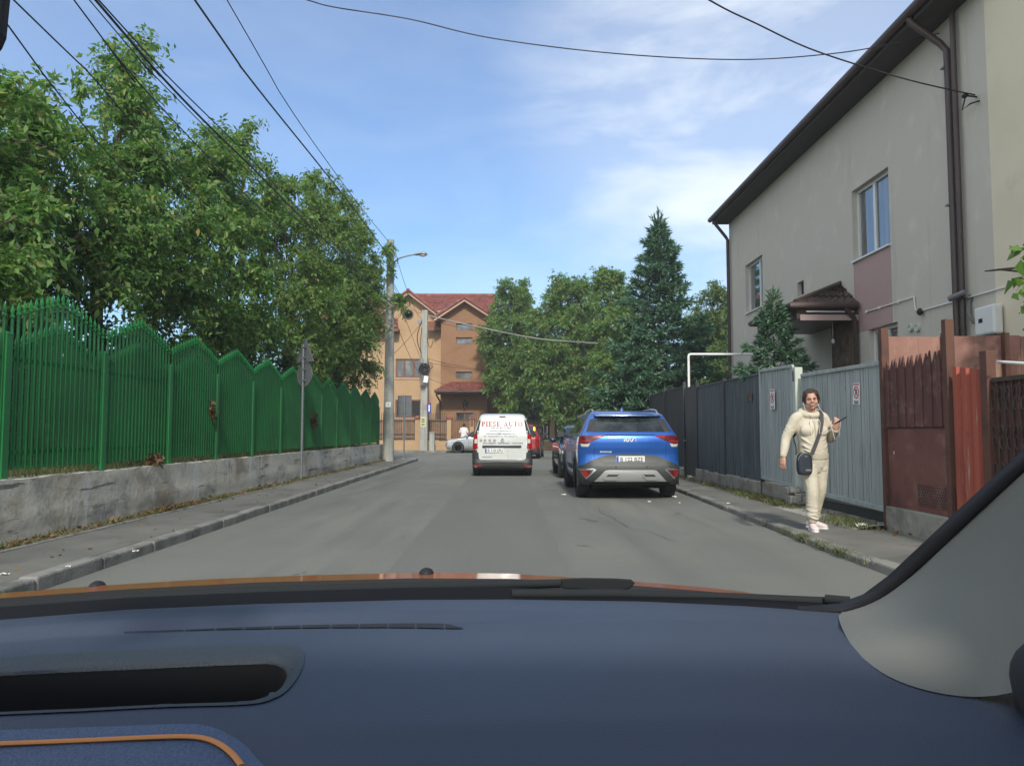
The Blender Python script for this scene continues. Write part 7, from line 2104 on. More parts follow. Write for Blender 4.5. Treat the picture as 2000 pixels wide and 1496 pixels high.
# hood lying round the neck
T.tube([(-.02 + .098 * math.sin(t_), .0 - .088 * math.cos(t_) + .02, 1.352 + .04 * (1 - math.cos(t_)) * .75) for t_ in np.linspace(-math.pi, math.pi, 30)], [.036 + .012 * abs(math.sin(t_ / 2)) for t_ in np.linspace(-math.pi, math.pi, 30)], 12, caps=False)
T.ball((-.02, .12, 1.36), .12, .07, .08, 16, 10)
top = skin_part('hooded_top', T, .0075, 'cream_knit', woman, 3)
mb = MB(); mb.tube([(-.002, .0, .895), (.0, .0, .865), (.0, .0, .838)], 1, 28, ell=[(.180, .146), (.178, .144), (.172, .138)], up=(1, 0, 0))
mb.build('waistband', M['cream_rib'], top, world=False, smooth=60)
for c_, b_ in ((wrR, elR), (wrL, elL)):
    d = (c_ - b_).normalized()
    mb = MB(); mb.tube([c_ - d * .055, c_ - d * .03, c_ + d * .004], [.040, .037, .034], 16); mb.build('cuff', M['cream_rib'], top, world=False, smooth=60)
mb = MB(); mb.tube([(-.022 , -.128 - .02 * math.sin(s * 3), 1.30 - .42 * s) for s in np.linspace(0, 1, 9)], .0035, 6)
mb.build('zip', M['cream_rib'], top, world=False, smooth=60)
for x, z in ((.05, 1.28), (-.075, 1.28)):
    mb = MB(); mb.tube([(x * .6 - .01, -.115, z + .03), (x, -.135, z), (x * 1.05, -.152, z - .08), (x * 1.0, -.150, z - .15)], .0042, 6); mb.build('drawstring', M['white'], top, world=False, smooth=60)
# trousers
T = MB()
limb(T, [(.0, .005, .875), (.0, .005, .82), (.002, .01, .755)], [(.158, .125), (.168, .134), (.14, .126)], n=20)
for a, b_, c_, sx in ((hipR, knR, anR, -1), (hipL, knL, anL, 1)):
    limb(T, [a, a.lerp(b_, .35), a.lerp(b_, .7), b_, b_.lerp(c_, .4), b_.lerp(c_, .72), b_.lerp(c_, .86)], [(.100, .112), (.095, .106), (.083, .093), (.075, .083), (.071, .079), (.067, .074), (.061, .065)])
    for k, s in enumerate((.50, .62, .74, .80, .86)):
        q = b_.lerp(c_, s)
        T.tube([q + Vector((math.cos(t_) * (.070 - .012 * (s - .5)), math.sin(t_) * .075, .014 * math.sin(2 * t_ + k * 1.7))) for t_ in np.linspace(.3 * k, .3 * k + 5.2, 14)], .009, 6)
for z, x0, x1 in ((.765, -.14, -.03), (.755, .05, .14)):
    T.tube([(x0 + (x1 - x0) * s, -.125 + .35 * (x0 + (x1 - x0) * s) ** 2, z - .03 * math.sin(math.pi * s)) for s in np.linspace(0, 1, 7)], .006, 6)
tr = skin_part('trousers', T, .0078, 'cream_knit', woman, 3)
for b_, c_ in ((knR, anR), (knL, anL)):
    q, e = b_.lerp(c_, .84), b_.lerp(c_, .99)
    mb = MB(); mb.tube([q, q.lerp(e, .5), e], 1, 18, ell=[(.064, .066), (.055, .058), (.050, .053)], up=(1, 0, 0)); mb.build('cuff', M['cream_rib'], tr, world=False, smooth=60)
# shoes
def shoe(an, yaw, pitch=0):
    Mx = Matrix.Rotation(yaw, 3, 'Z')
    base = Vector((an.x, an.y, 0))
    f = lambda x, y, z: base + Mx @ Vector((x, y, z))
    T = MB()
    ups = Mx @ Vector((1, 0, 0))
    T.tube([f(0, .075, .045), f(0, .05, .05), f(0, 0, .055), f(0, -.06, .048), f(0, -.115, .038), f(0, -.16, .033), f(0, -.178, .03)], 1, 16, ell=[(.026, .034), (.036, .044), (.040, .05), (.044, .042), (.047, .034), (.038, .026), (.018, .016)], up=ups)
    T.tube([f(0, .015, .05), f(0, .02, .10), f(0, .022, .145)], 1, 14, ell=[(.042, .055), (.040, .046), (.041, .045)], up=ups)
    s = skin_part('shoe', T, .006, 'shoe', woman, 3)
    mb = MB(); mb.prism([(-.033, .07), (-.04, .0), (-.046, -.09), (-.040, -.15), (-.018, -.185), (.018, -.185), (.040, -.15), (.046, -.09), (.04, .0), (.033, .07), (.015, .086), (-.015, .086)], lambda a, b: f(a, b, .0), lambda a, b: f(a, b, .024))
    mb.build('sole', M['sole'], s, world=False, bevel=.006)
    mb = MB()
    for k in range(5): mb.tube([f(-.024, -.03 - .017 * k, .083 - .008 * k), f(0, -.032 - .017 * k, .094 - .009 * k), f(.024, -.03 - .017 * k, .083 - .008 * k)], .0032, 5)
    mb.build('laces', M['white'], s, world=False, smooth=60)
shoe(anR + Vector((0, .0, 0)), R(-8)); shoe(anL + Vector((0, .0, 0)), R(42))
# shoulder bag, strap, phone
bag = empty('shoulder_bag', WL + Vector((-.175, -.15, .68)), 'small dark navy crossbody bag hanging at the hip of the woman in cream', 'bag')
mb = MB()
V = []
sec = [(-.140, .062), (-.12, .082), (-.05, .092), (.04, .090), (.095, .075), (.125, .042)]
c0 = WL + Vector((-.172, -.165, .795))
def bagring(zz, hw, th): return [(c0.x + hw * math.copysign(abs(math.cos(t_)) ** .55, math.cos(t_)), c0.y + th * math.copysign(abs(math.sin(t_)) ** .7, math.sin(t_)), c0.z + zz) for t_ in np.linspace(0, 2 * math.pi, 28, endpoint=False)]
for zz, hw in sec: V += bagring(zz, hw, .048 if -.14 < zz < .1 else .034)
n = 28
Fs = [(i * n + j, i * n + (j + 1) % n, (i + 1) * n + (j + 1) % n, (i + 1) * n + j) for i in range(5) for j in range(n)] + [tuple(reversed(range(n))), tuple(range(5 * n, 6 * n))]
mb.add(V, Fs)
bb = mb.build('pouch', M['bag'], bag, smooth=60); sdv = bb.modifiers.new('sub', 'SUBSURF'); sdv.levels = 1; sdv.render_levels = 2
mb = MB(); mb.tube([(c0.x + .088 * math.cos(t_), c0.y - .046, c0.z + .02 + .10 * math.sin(t_)) for t_ in np.linspace(.15, math.pi - .15, 14)], .004, 5); mb.build('zip', M['galv'], bag, smooth=60)
mb = MB(); mb.box(c0.x - .015, c0.x + .015, c0.y - .055, c0.y - .048, c0.z + .072, c0.z + .084); mb.build('badge', M['greypvc'], bag)
mb = MB(); mb.box(c0.x - .005, c0.x + .06, c0.y - .0505, c0.y - .0475, c0.z - .090, c0.z - .070); mb.build('badge', M['greypvc'], bag)
mb = MB()
def ribbon(pts, w, nrm, th=.004):
    P = [Vector(p) for p in pts]
    V = []
    for i, p in enumerate(P):
        t_ = (P[min(i + 1, len(P) - 1)] - P[max(i - 1, 0)]).normalized()
        nn = Vector(nrm[i] if isinstance(nrm, list) else nrm); s_ = t_.cross(nn).normalized(); nn = s_.cross(t_).normalized()
        V += [p + s_ * w / 2 - nn * th / 2, p - s_ * w / 2 - nn * th / 2, p - s_ * w / 2 + nn * th / 2, p + s_ * w / 2 + nn * th / 2]
    k = len(P)
    mb.add(V, [(i * 4 + j, i * 4 + (j + 1) % 4, (i + 1) * 4 + (j + 1) % 4, (i + 1) * 4 + j) for i in range(k - 1) for j in range(4)] + [(3, 2, 1, 0), ((k - 1) * 4, (k - 1) * 4 + 1, (k - 1) * 4 + 2, (k - 1) * 4 + 3)])
W3 = lambda x, y, z: WL + Vector((x, y, z))
ribbon([W3(.060, .10, 1.405), W3(.078, .05, 1.428), W3(.082, -.02, 1.415), W3(.074, -.10, 1.365), W3(.052, -.152, 1.28), W3(.026, -.172, 1.18), W3(.0, -.172, 1.10), W3(-.045, -.176, .99), W3(-.085, -.182, .90)], .042,
       [Vector((.2, .9, .5)), Vector((.1, .3, 1)), Vector((.1, -.4, .9)), Vector((.05, -.8, .6)), Vector((0, -1, .25)), Vector((0, -1, .05)), Vector((0, -1, 0)), Vector((-.1, -1, 0)), Vector((-.1, -1, 0))])
ribbon([W3(-.255, -.14, .90), W3(-.225, -.06, .98), W3(-.19, .12, 1.10), W3(-.08, .17, 1.25), W3(.03, .15, 1.36), W3(.060, .10, 1.405)], .042, [Vector((-1, -.5, 0)), Vector((-1, .0, 0)), Vector((-.6, .8, 0)), Vector((0, 1, 0)), Vector((.1, 1, .2)), Vector((.2, .9, .5))])
mb.build('strap', M['strap'], bag, fixn=True)
pw = wrL + hd_dir * .105 + Vector((.03, -.012, .012))
ph = empty('mobile_phone', WL + pw, 'black mobile phone held up in the hand of the woman in cream', 'phone')
rot = Matrix.Rotation(R(-50), 3, 'Y').to_4x4().to_3x3() @ Matrix.Rotation(R(-62), 3, 'X')
mb = MB(); mb.obox(WL + pw, (.074, .152, .009), Matrix((Vector((.55, .28, -.45)).normalized(), Vector((.62, -.60, .45)).normalized(), Vector((0, 0, 0)))).transposed() if False else (lambda a, b: Matrix((a, (b - a * b.dot(a)).normalized(), a.cross((b - a * b.dot(a)).normalized()))).transposed())(Vector((-.42, -.80, .10)).normalized(), Vector((.80, -.30, .50)).normalized()))
mb.build('case', M['phone'], ph, bevel=.004)
mb = MB(); e0 = WL + hc
mb.tube([e0 + Vector((.088, .0, -.03)), e0 + Vector((.092, .0, -.10)), WL + Vector((.10, -.13, 1.36)), WL + Vector((.13, -.19, 1.28)), WL + Vector((.15, -.2, 1.20)), WL + Vector((.17, -.22, 1.07)), WL + Vector((.21, -.24, 1.10)), WL + pw], .0022, 5)
mb.tube([e0 + Vector((-.086, .02, -.04)), e0 + Vector((-.082, -.02, -.13)), WL + Vector((-.05, -.12, 1.34)), WL + Vector((.03, -.16, 1.27)), WL + Vector((.005, -.18, 1.14)), WL + Vector((.06, -.19, 1.13)), WL + Vector((.15, -.2, 1.20))], .0022, 5)
o = mb.build('earphone_cable', M['white'], None, smooth=60); tag(o, 'thin white earphone cable looping from the ear of the woman to her phone', 'cable')
# far figure at the iron gate
fp = atY(906, 850, 49.1)
FP = Vector((fp.x, 49.1, .095))
man = empty('person', FP, 'distant person in white clothes standing at the iron gate behind the silver car', 'person')
M['whitecloth'] = mat('white_cloth', (0.68, 0.65, 0.64), .9, layers=[((0.6, 0.57, 0.57), 6, .45, .65)])
T = MB()
T.ball((0, 0, 1.60), .085, .10, .12, 14, 10)
limb(T, [(0, .02, 1.52), (0, .02, 1.42)], [(.055, .055), (.07, .065)])
limb(T, [(0, .02, 1.40), (0, .0, 1.2), (0, 0, .95)], [(.16, .09), (.17, .11), (.17, .11)])
for s in (-1, 1):
    limb(T, [(s * .09, 0, .92), (s * .10, .02, .5), (s * .10, 0, .06)], [(.09, .09), (.06, .06), (.042, .045)])
    limb(T, [(s * .19, .0, 1.38), (s * .25, .03, 1.13), (s * .12, .22, 1.25)], [(.05, .05), (.042, .042), (.03, .03)])
    hand(T, Vector((s * .12, .22, 1.25)), (-.3 * s, .8, .4), (0, 0, 1), s, (.4, .4, .4, .4))
    T.ball((s * .10, -.05, .04), .045, .12, .04, 10, 8)
pb = skin_part('body', T, .012, 'skin', man, 2)
T = MB()
limb(T, [(0, .02, 1.44), (0, .01, 1.3), (0, 0, 1.1), (0, 0, .85), (0, 0, .55)], [(.12, .08), (.20, .12), (.185, .13), (.205, .15), (.21, .16)], n=18)
for s in (-1, 1): limb(T, [(s * .16, .0, 1.39), (s * .25, .03, 1.14), (s * .14, .20, 1.24)], [(.07, .07), (.062, .062), (.05, .05)])
skin_part('coat', T, .014, 'whitecloth', man, 2)
T = MB(); T.ball((0, -.02, 1.635), .095, .105, .10, 14, 10); T.ball((0, -.04, 1.56), .085, .07, .09, 12, 8); skin_part('hair', T, .012, 'hair', man, 2)
# ------------------------------------------------------------------ the car we sit in
M['dash'] = mat('dashboard_blue_vinyl', (0.038, 0.052, 0.082), .5, spec=.4, layers=[((0.035, 0.048, 0.075), 4, .45, .65)], bump=.18, bscale=520, bdist=.004)
M['dashlow'] = mat('dashboard_lower_vinyl', (0.035, 0.052, 0.085), .6, spec=.35, bump=.35, bscale=420, bdist=.004)
M['bezel'] = mat('recess_bezel', (0.034, 0.045, 0.056), .5, spec=.4, bump=.3, bscale=420, bdist=.004)
M['frit'] = mat('black_ceramic_band', (0.004, 0.004, 0.0045), .7, spec=.2)
M['seal'] = mat('black_rubber_seal', (0.008, 0.008, 0.009), .7)
M['pillartrim'] = mat('grey_pillar_trim', (0.17, 0.175, 0.155), .8, spec=.3, bump=.2, bscale=300, bdist=.003)
M['headliner'] = mat('grey_headliner', (0.25, 0.25, 0.24), .95)
M['cabin'] = mat('dark_cabin_trim', (0.02, 0.021, 0.023), .8)
M['orangebody'] = mat('orange_car_paint', (0.52, 0.16, 0.06), .28, coat=1.0, layers=[((0.46, 0.14, 0.055), 2, .45, .7)])
M['orangetrim'] = mat('orange_trim_strip', (0.62, 0.23, 0.05), .5)
M['wovenblue'] = mat('woven_blue_trim', (0.075, 0.115, 0.20), .6, layers=[((0.055, 0.085, 0.155), 420, .45, .55, (1, 1.6, 1))], bump=.4, bscale=500, bdist=.003)
wsg = bpy.data.materials.new('windscreen_glass'); wsg.use_nodes = True
nt = wsg.node_tree; nt.nodes.clear()
_o = nt.nodes.new('ShaderNodeOutputMaterial'); _t = nt.nodes.new('ShaderNodeBsdfTransparent'); _t.inputs['Color'].default_value = (0.97, 0.985, 0.975, 1)
nt.links.new(_t.outputs['BSDF'], _o.inputs['Surface'])
ego = empty('car', (-.35, 0, 0), 'orange car seen from inside, with dark blue dashboard, bonnet edge and grey pillar', 'car')
# dashboard: rows by depth, edge following the windscreen base
edge = [(-500, 1260, .82), (-200, 1232, .88), (0, 1210, .93), (250, 1190, .97), (500, 1179, 1.0), (800, 1171, 1.015), (1000, 1170, 1.02), (1250, 1174, 1.01), (1450, 1183, .985), (1640, 1196, .95), (1900, 1222, .90), (2300, 1300, .82)]
ex_ = [e[0] for e in edge]
def edge_at(px): return float(np.interp(px, ex_, [e[1] for e in edge])), float(np.interp(px, ex_, [e[2] for e in edge]))
# profile below the edge: photo row offset -> depth factor
E_ = [atY(px, py, d) for px, py, d in edge]
xs_e = [p.x for p in E_]
def dash_z(x, y):
    """height of the dashboard top"""
    ye = float(np.interp(x, xs_e, [p.y for p in E_])); ze = float(np.interp(x, xs_e, [p.z for p in E_]))
    t = ye - y                                  # metres towards us
    z = ze + .010 * math.sin(min(1, t / .09) * math.pi / 2)
    s = max(0.0, min(1.0, (t - .10) / .03)); z -= .010 * s * s * (3 - 2 * s) * max(0, min(1, (.25 - x) / .3))
    z += .012 * math.sin(max(0, min(1, (t - .13) / .34)) * math.pi)
    r = max(0.0, t - .44)
    z -= 1.55 * r * r + .10 * r
    return z
x0d, x1d = -1.18, .62
ys = list(np.linspace(0, .16, 33)) + list(np.linspace(.165, .46, 40)) + list(np.linspace(.465, .80, 30))
xs = list(np.linspace(x0d, x1d, 181))
V, Fs, Ms = [], [], []
for x in xs:
    ye = float(np.interp(x, xs_e, [p.y for p in E_]))
    for t in ys: V.append((x, ye - t, dash_z(x, ye - t)))
nyd = len(ys)
# recess footprint from the photograph
def on_dash(px, py):
    d = ray(px, py); o = Vector((0, 0, CAM_H))
    lo, hi = .25, 1.3
    for _ in range(40):
        m = (lo + hi) / 2; p = o + d * (m / d.y)
        if p.z > dash_z(p.x, p.y): lo = m
        else: hi = m
    return o + d * (lo / d.y)
rec_px = [(-700, 1352), (-300, 1332), (0, 1306), (250, 1294), (480, 1284), (530, 1284), (552, 1291), (561, 1306), (556, 1325), (540, 1345), (510, 1360), (460, 1368), (300, 1374), (0, 1388), (-300, 1404), (-700, 1424)]
rec = [on_dash(*p) for p in rec_px]
bez_px = [(-700, 1330), (-300, 1310), (0, 1285), (250, 1271), (500, 1260), (560, 1261), (586, 1268), (594, 1282), (588, 1312), (566, 1345), (535, 1366), (480, 1378), (300, 1384), (0, 1398), (-300, 1414), (-700, 1434)]
bez = [on_dash(*p) for p in bez_px]
def inside(x, y, poly):
    c = False; n = len(poly)
    for i in range(n):
        a, b = poly[i], poly[(i + 1) % n]
        if (a.y > y) != (b.y > y) and x < (b.x - a.x) * (y - a.y) / (b.y - a.y) + a.x: c = not c
    return c
mid = [a.lerp(b, .5) for a, b in zip(rec, bez)]
mb = MB()
for i in range(len(xs) - 1):
    for j in range(nyd - 1):
        ids = (i * nyd + j, (i + 1) * nyd + j, (i + 1) * nyd + j + 1, i * nyd + j + 1)
        c = [sum(V[k][a] for k in ids) / 4 for a in (0, 1)]
        if inside(c[0], c[1], mid): continue
        mb.f.append(ids); mb.m.append(0)
mb.v = V
dsh = mb.build('dashboard', M['dash'], ego, fixn=False, smooth=60)
def smooth_ring(pts, k=6):
    n = len(pts); out = []
    for i in range(n):
        p0, p1, p2, p3 = pts[i - 1], pts[i], pts[(i + 1) % n], pts[(i + 2) % n]
        for j in range(k):
            s = j / k
            out.append(.5 * ((2 * p1) + (p2 - p0) * s + (2 * p0 - 5 * p1 + 4 * p2 - p3) * s * s + (3 * p1 - p0 - 3 * p2 + p3) * s ** 3))
    return out
ro, ri = smooth_ring(bez), smooth_ring(rec)
n = len(ro)
mb = MB()
V = []
for k, (f, dz) in enumerate(((0, .0012), (.25, .0022), (.7, .0005), (1.0, -.003), (1.02, -.006))):
    for a, b in zip(ro, ri):
        p = a.lerp(b, f); V.append((p.x, p.y, dash_z(p.x, p.y) + dz))
mb.add(V, [(k * n + j, k * n + (j + 1) % n, (k + 1) * n + (j + 1) % n, (k + 1) * n + j) for k in range(4) for j in range(n)])
mb.build('recess_bezel', M['bezel'], dsh, fixn=True, smooth=60)
mb = MB()
V = [(p.x, p.y, dash_z(p.x, p.y) - .005) for p in ri] + [(p.x, p.y, dash_z(p.x, p.y) - .10) for p in ri]
mb.add(V, [(j, (j + 1) % n, n + (j + 1) % n, n + j) for j in range(n)] + [tuple(range(n, 2 * n))])
mb.build('recess_well', M['seal'], dsh, fixn=False, smooth=50)
# slim defroster slot
mb = MB()
seg = [(240, 1236, .6), (360, 1232, 1.0), (420, 1229.5, 1.4), (476, 1228, 1.8), (532, 1226.5, 2.2), (588, 1225, 2.6), (646, 1224, 3.0), (702, 1223.5, 3.4), (758, 1223, 3.8), (812, 1223, 4.2), (868, 1224, 4.6), (906, 1228, .6)]
for (pa, ya, wa), (pb, yb, wb_) in zip(seg[:-1], seg[1:]):
    q = [on_dash(pa + 1.5, ya - wa), on_dash(pb - 1.5, yb - wb_), on_dash(pb - 1.5, yb + wb_), on_dash(pa + 1.5, ya + wa)]
    mb.add([p + Vector((0, 0, .0012)) for p in q], [(0, 1, 2, 3)])
mb.build('defroster_vent', M['seal'], dsh, fixn=False)
# rounded vent pod with the orange line, lower left
def pod(poly_px, dz, name, m, th):
    P = [on_dash(*p) for p in poly_px]
    P = smooth_ring(P, 5)
    mb = MB(); k = len(P)
    c = sum(P, Vector()) / k
    V = [(p.x, p.y, p.z - .01) for p in P] + [(p.x, p.y, p.z + dz) for p in P] + [tuple(p.lerp(c, .03) + Vector((0, 0, dz + th))) for p in P]
    mb.add(V, [(j, (j + 1) % k, k + (j + 1) % k, k + j) for j in range(k)] + [(k + j, k + (j + 1) % k, 2 * k + (j + 1) % k, 2 * k + j) for j in range(k)] + [tuple(range(2 * k, 3 * k))])
    return mb.build(name, M[m], dsh, smooth=45)
pod([(-600, 1462), (-200, 1448), (0, 1441), (200, 1434), (360, 1428), (420, 1434), (465, 1456), (500, 1490), (520, 1540), (300, 1560), (-100, 1560), (-600, 1560)], .004, 'vent_pod', 'wovenblue', .002)
line = [(-500, 1490), (-200, 1480), (0, 1472), (150, 1466), (300, 1459), (370, 1458), (405, 1463), (432, 1475), (455, 1494), (472, 1516)]
P = [on_dash(*p) for p in line]
fine = []
for i in range(len(P) - 1):
    p0, p1, p2, p3 = P[max(i - 1, 0)], P[i], P[i + 1], P[min(i + 2, len(P) - 1)]
    for j in range(6):
        s = j / 6; fine.append(.5 * ((2 * p1) + (p2 - p0) * s + (2 * p0 - 5 * p1 + 4 * p2 - p3) * s * s + (3 * p1 - p0 - 3 * p2 + p3) * s ** 3))
fine.append(P[-1])
mb = MB(); mb.tube([p + Vector((0, 0, .0068)) for p in fine], 1, 8, ell=[(.0026, .0016)] * len(fine), up=(0, 1, 0)); mb.build('trim_line', M['orangetrim'], dsh, smooth=60)
# black band at the foot of the windscreen, then cowl and bonnet
mb = MB()
lo_px = [(px, py + 10, d) for px, py, d in edge]
hi_px = [(-500, 1244), (-200, 1216), (0, 1193), (250, 1174), (500, 1163), (800, 1154), (1000, 1154), (1250, 1162), (1450, 1172), (1640, 1188), (1900, 1217), (2300, 1285)]
V = []
for (px, py, d), (qx, qy) in zip(lo_px, hi_px):
    a = atY(px, py, d - .006); b = atY(qx, qy, d + .03)
    V += [a, Vector((b.x, b.y, b.z))]
mb.add(V, [(2 * i, 2 * i + 2, 2 * i + 3, 2 * i + 1) for i in range(len(edge) - 1)])
fr = mb.build('windscreen_band', M['frit'], ego, fixn=False)
sm = fr.modifiers.new('thick', 'SOLIDIFY'); sm.thickness = .005; sm.offset = 1
# bonnet crest and sides
crest = [(-700, 1262), (-400, 1215), (-150, 1180), (0, 1158), (200, 1143), (400, 1131), (600, 1123), (800, 1118.5), (870, 1118), (1000, 1120), (1100, 1126), (1250, 1136), (1380, 1147), (1460, 1156), (1540, 1170), (1620, 1190), (1700, 1215)]
mb = MB()
V = []
for px, py in crest:
    dy = 1.75 - .10 * ((px - 600) / 900.0) ** 2
    c = atY(px, py, dy)
    # rear edge near the windscreen, crest, then falling to the nose
    V += [(c.x * .80 - .05 * 0, 1.18, c.z - .030), (c.x * .86, 1.32, c.z - .016), (c.x * .93, 1.5, c.z - .006), (c.x, dy, c.z), (c.x * 1.0, dy + .10, c.z - .026), (c.x * .98, dy + .26, c.z - .085), (c.x * .95, dy + .40, c.z - .20), (c.x * .94, dy + .45, c.z - .36), (c.x * .93, dy + .42, .30)]
mb.add(V, [(i * 9 + j, (i + 1) * 9 + j, (i + 1) * 9 + j + 1, i * 9 + j + 1) for i in range(len(crest) - 1) for j in range(8)])
bn = mb.build('bonnet', M['orangebody'], ego, fixn=False, smooth=50)
bn_pts = V
for px, py in ((190, 1141), (833, 1115.5)):
    dy = 1.74
    c = atY(px, py, dy)
    mb = MB(); mb.ball((c.x, dy, c.z - .006), .017, .022, .014, 14, 10); mb.build('washer_nozzle', M['seal'], bn, smooth=60)
cw = [(-500, 1222), (-200, 1196), (0, 1168), (250, 1150), (500, 1137), (800, 1129), (1000, 1130), (1100, 1134), (1250, 1144), (1450, 1160), (1640, 1182), (1900, 1218)]
mb = MB(); V = []
for px, py in cw:
    a = atY(px, py, 1.16); V += [a, Vector((a.x, 1.15, a.z - .06)), Vector((a.x, 1.14, a.z - .25))]
mb.add(V, [(3 * i + j, 3 * i + 3 + j, 3 * i + 4 + j, 3 * i + 1 + j) for i in range(len(cw) - 1) for j in range(2)])
mb.build('cowl', M['seal'], ego, fixn=False, smooth=60)
# wipers
def wiper(pts, r, name, lab=None):
    mb = MB(); mb.tube([atY(*p) for p in pts], r, 8)
    return mb.build(name, M['cabin'], ego, smooth=60)
M['wiper'] = mat('wiper_rubber', (0.016, 0.019, 0.021), .85, spec=.25)
mb = MB()
mb.tube([atY(*p) for p in ((-300, 1225, 1.02), (0, 1190, 1.05), (100, 1183, 1.06), (300, 1170, 1.08), (480, 1160, 1.09), (700, 1150, 1.1), (900, 1144, 1.1), (1095, 1139, 1.1))], [.010, .010, .010, .011, .010, .008, .007, .006], 8)
wp = mb.build('wiper', M['wiper'], ego, smooth=60)
mb = MB()
q = [(1093, 1130), (1140, 1128), (1200, 1129), (1232, 1131), (1241, 1138), (1232, 1148), (1210, 1156), (1170, 1159), (1150, 1152), (1098, 1149)]
mb.prism([(a, b) for a, b in q], lambda a, b: atY(a, b, 1.10), lambda a, b: atY(a, b, 1.125)); mb.build('wiper_tip', M['wiper'], wp, bevel=.002)
mb = MB(); mb.tube([atY(*p) for p in ((1000, 1160, 1.03), (1200, 1160, 1.03), (1400, 1166, 1.02), (1625, 1176, .99))], .0065, 8); mb.tube([atY(*p) for p in ((1612, 1170, .985), (1660, 1174, .97))], .006, 8); mb.build('wiper', M['wiper'], ego, smooth=60)
# right pillar: seal, grey trim, dark door corner
seal_px = [(1560, 1188, .965), (1640, 1182, .95), (1690, 1163, .925), (1740, 1125, .89), (1800, 1068, .84), (1900, 975, .765), (2000, 885, .70), (2200, 705, .58), (2500, 440, .44), (2900, 120, .31)]
inn_px = [(1560, 1196, .945), (1645, 1196, .935), (1705, 1180, .90), (1765, 1140, .865), (1830, 1080, .815), (1925, 990, .74), (2030, 895, .675), (2240, 715, .555), (2560, 440, .415), (3000, 120, .285)]
mb = MB(); V = []
for a, b in zip(seal_px, inn_px): V += [atY(*a), atY(*b)]
mb.add(V, [(2 * i, 2 * i + 2, 2 * i + 3, 2 * i + 1) for i in range(len(seal_px) - 1)])
s_ = mb.build('pillar_seal', M['seal'], ego, fixn=False, smooth=60)
sm = s_.modifiers.new('thick', 'SOLIDIFY'); sm.thickness = .006; sm.offset = 0
low_px = [(1636, 1205, .93), (1652, 1250, .90), (1690, 1295, .85), (1750, 1335, .79), (1850, 1362, .70), (1945, 1366, .62), (2060, 1330, .54), (2300, 1150, .44), (2700, 800, .33), (3200, 420, .24)]
mb = MB(); V = []
k = 9
for (a, b) in zip(inn_px, low_px):
    pa, pb = atY(*a), (on_dash(b[0], b[1]) + Vector((0, 0, .001)) if b[0] < 2000 else atY(*b))
    if a[0] < 1600: pa = atY(1640, 1197, .937)
    for j in range(k + 1):
        s = j / k
        p = pa.lerp(pb, s)
        p += Vector((.03, .0, .022)) * math.sin(math.pi * s) * min(1.0, (pb - pa).length * 3.0) * .8
        V.append(p)
mb.add(V, [(i * (k + 1) + j, (i + 1) * (k + 1) + j, (i + 1) * (k + 1) + j + 1, i * (k + 1) + j + 1) for i in range(len(inn_px) - 1) for j in range(k)])
pt_ = mb.build('pillar_trim', M['pillartrim'], ego, fixn=False, smooth=60)
sb = pt_.modifiers.new('sub', 'SUBSURF'); sb.levels = 1; sb.render_levels = 2
# door and speaker corner on the right
mb = MB(); mb.add([(.50, .95, .3), (.56, -1.6, .3), (.56, -1.6, 1.0), (.535, .30, 1.02), (.50, .62, 1.00), (.49, .80, 1.0)], [(0, 1, 2, 3, 4, 5)])
dr = mb.build('door', M['cabin'], ego, fixn=False)
sm = dr.modifiers.new('thick', 'SOLIDIFY'); sm.thickness = .05; sm.offset = 0
c = atY(2210, 1400, .50)
mb = MB(); mb.ball(c, .044, .10, .05, 24, 16); mb.build('door_corner', M['cabin'], dr, smooth=60)
# left side, floor, roof, rear, seats' backs
mb = MB(); mb.add([(-1.18, .95, .3), (-1.18, -1.6, .3), (-1.18, -1.6, 1.0), (-1.18, .6, 1.0), (-1.18, .9, .98)], [(0, 1, 2, 3, 4)])
dl = mb.build('door', M['cabin'], ego, fixn=False); sm = dl.modifiers.new('thick', 'SOLIDIFY'); sm.thickness = .05; sm.offset = 0
mb = MB(); mb.box(-1.2, .58, -1.7, .9, .26, .32); mb.build('floor', M['cabin'], ego)
rp = [(-1.15, .58, 1.40), (.55, .58, 1.40)]
mb = MB(); V = []
for y, z in ((.05, 1.525), (-.2, 1.56), (-.8, 1.60), (-1.4, 1.58), (-2.0, 1.48)):
    for x in np.linspace(-1.12, .52, 9): V.append((x, y, z - .10 * ((x + .3) / .82) ** 4))
mb.add(V, [(i * 9 + j, i * 9 + j + 1, (i + 1) * 9 + j + 1, (i + 1) * 9 + j) for i in range(4) for j in range(8)])
rf = mb.build('roof', [M['headliner'], M['orangebody']], ego, fixn=False, smooth=60); sm = rf.modifiers.new('thick', 'SOLIDIFY'); sm.thickness = .04; sm.offset = 1
mb = MB(); mb.box(-1.15, .55, -2.0, -1.95, .3, 1.45); mb.build('tailgate', M['cabin'], ego)
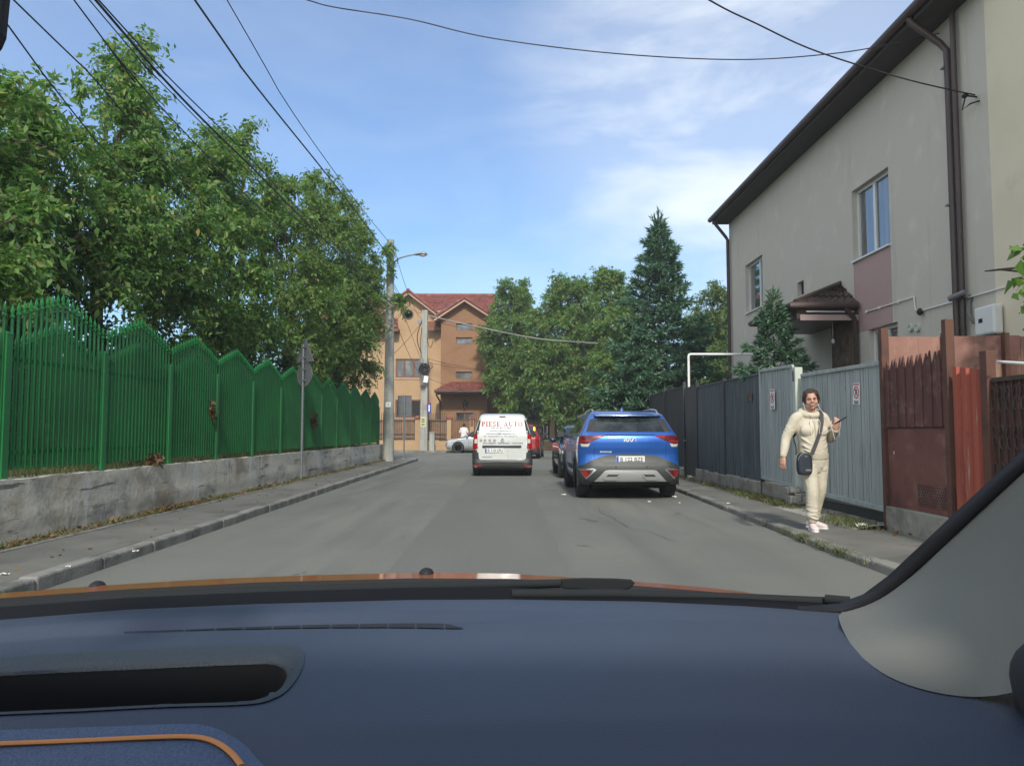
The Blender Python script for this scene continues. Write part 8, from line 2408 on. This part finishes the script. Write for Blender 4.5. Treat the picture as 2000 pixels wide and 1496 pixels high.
for x in (-.72, .06):
    mb = MB(); mb.box(x - .24, x + .24, -.62, -.48, .45, 1.12); mb.box(x - .13, x + .13, -.60, -.50, 1.16, 1.36); mb.build('seat', M['cabin'], ego, bevel=.05, seg=3)
mb = MB(); mb.tube([(-1.12, .82, 1.0), (-1.08, .45, 1.28), (-1.02, .05, 1.5)], 1, 10, ell=[(.05, .05)] * 3); mb.build('pillar_trim', M['pillartrim'], ego, smooth=60)
# the windscreen itself
mb = MB(); V = []
for (px, py, d), tx in zip(edge, np.linspace(-1.08, .48, len(edge))):
    a = atY(px, py, d + .012)
    b = Vector((tx, .06 + .05 * (1 - ((tx + .3) / .8) ** 2), 1.52))
    V += [a, a.lerp(b, .5) + Vector((0, .03, .02)), b]
mb.add(V, [(3 * i + j, 3 * i + 3 + j, 3 * i + 4 + j, 3 * i + 1 + j) for i in range(len(edge) - 1) for j in range(2)])
mb.build('windscreen', wsg, ego, fixn=False, smooth=60)
# corner of the rear view mirror, top left
mb = MB(); mb.obox((-.350, .36, 1.442), (.215, .024, .070), Matrix.Rotation(R(3), 3, 'Y')); mr_ = mb.build('rear_view_mirror', M['cabin'], ego, bevel=.011, seg=3)
mb = MB(); mb.tube([(-.345, .365, 1.45), (-.345, .34, 1.475), (-.345, .20, 1.487)], .010, 8); mb.ball((-.345, .19, 1.488), .03, .03, .014, 12, 8); mb.build('mirror_stem', M['cabin'], mr_, smooth=60)
# ------------------------------------------------------------------ thin air haze
mb = MB(); mb.box(-160, 160, -70, 210, -1.05, 14.0)
hz = bpy.data.materials.new('haze_air'); hz.use_nodes = True
nt = hz.node_tree; nt.nodes.clear()
_o = nt.nodes.new('ShaderNodeOutputMaterial'); _v = nt.nodes.new('ShaderNodeVolumePrincipled')
_v.inputs['Color'].default_value = (0.86, 0.9, 0.95, 1); _v.inputs['Density'].default_value = 0.0012; _v.inputs['Anisotropy'].default_value = 0.1
nt.links.new(_v.outputs['Volume'], _o.inputs['Volume'])
o = mb.build('haze', hz, None); tag(o, kind='stuff', label='thin pale air haze over the street', cat='haze')
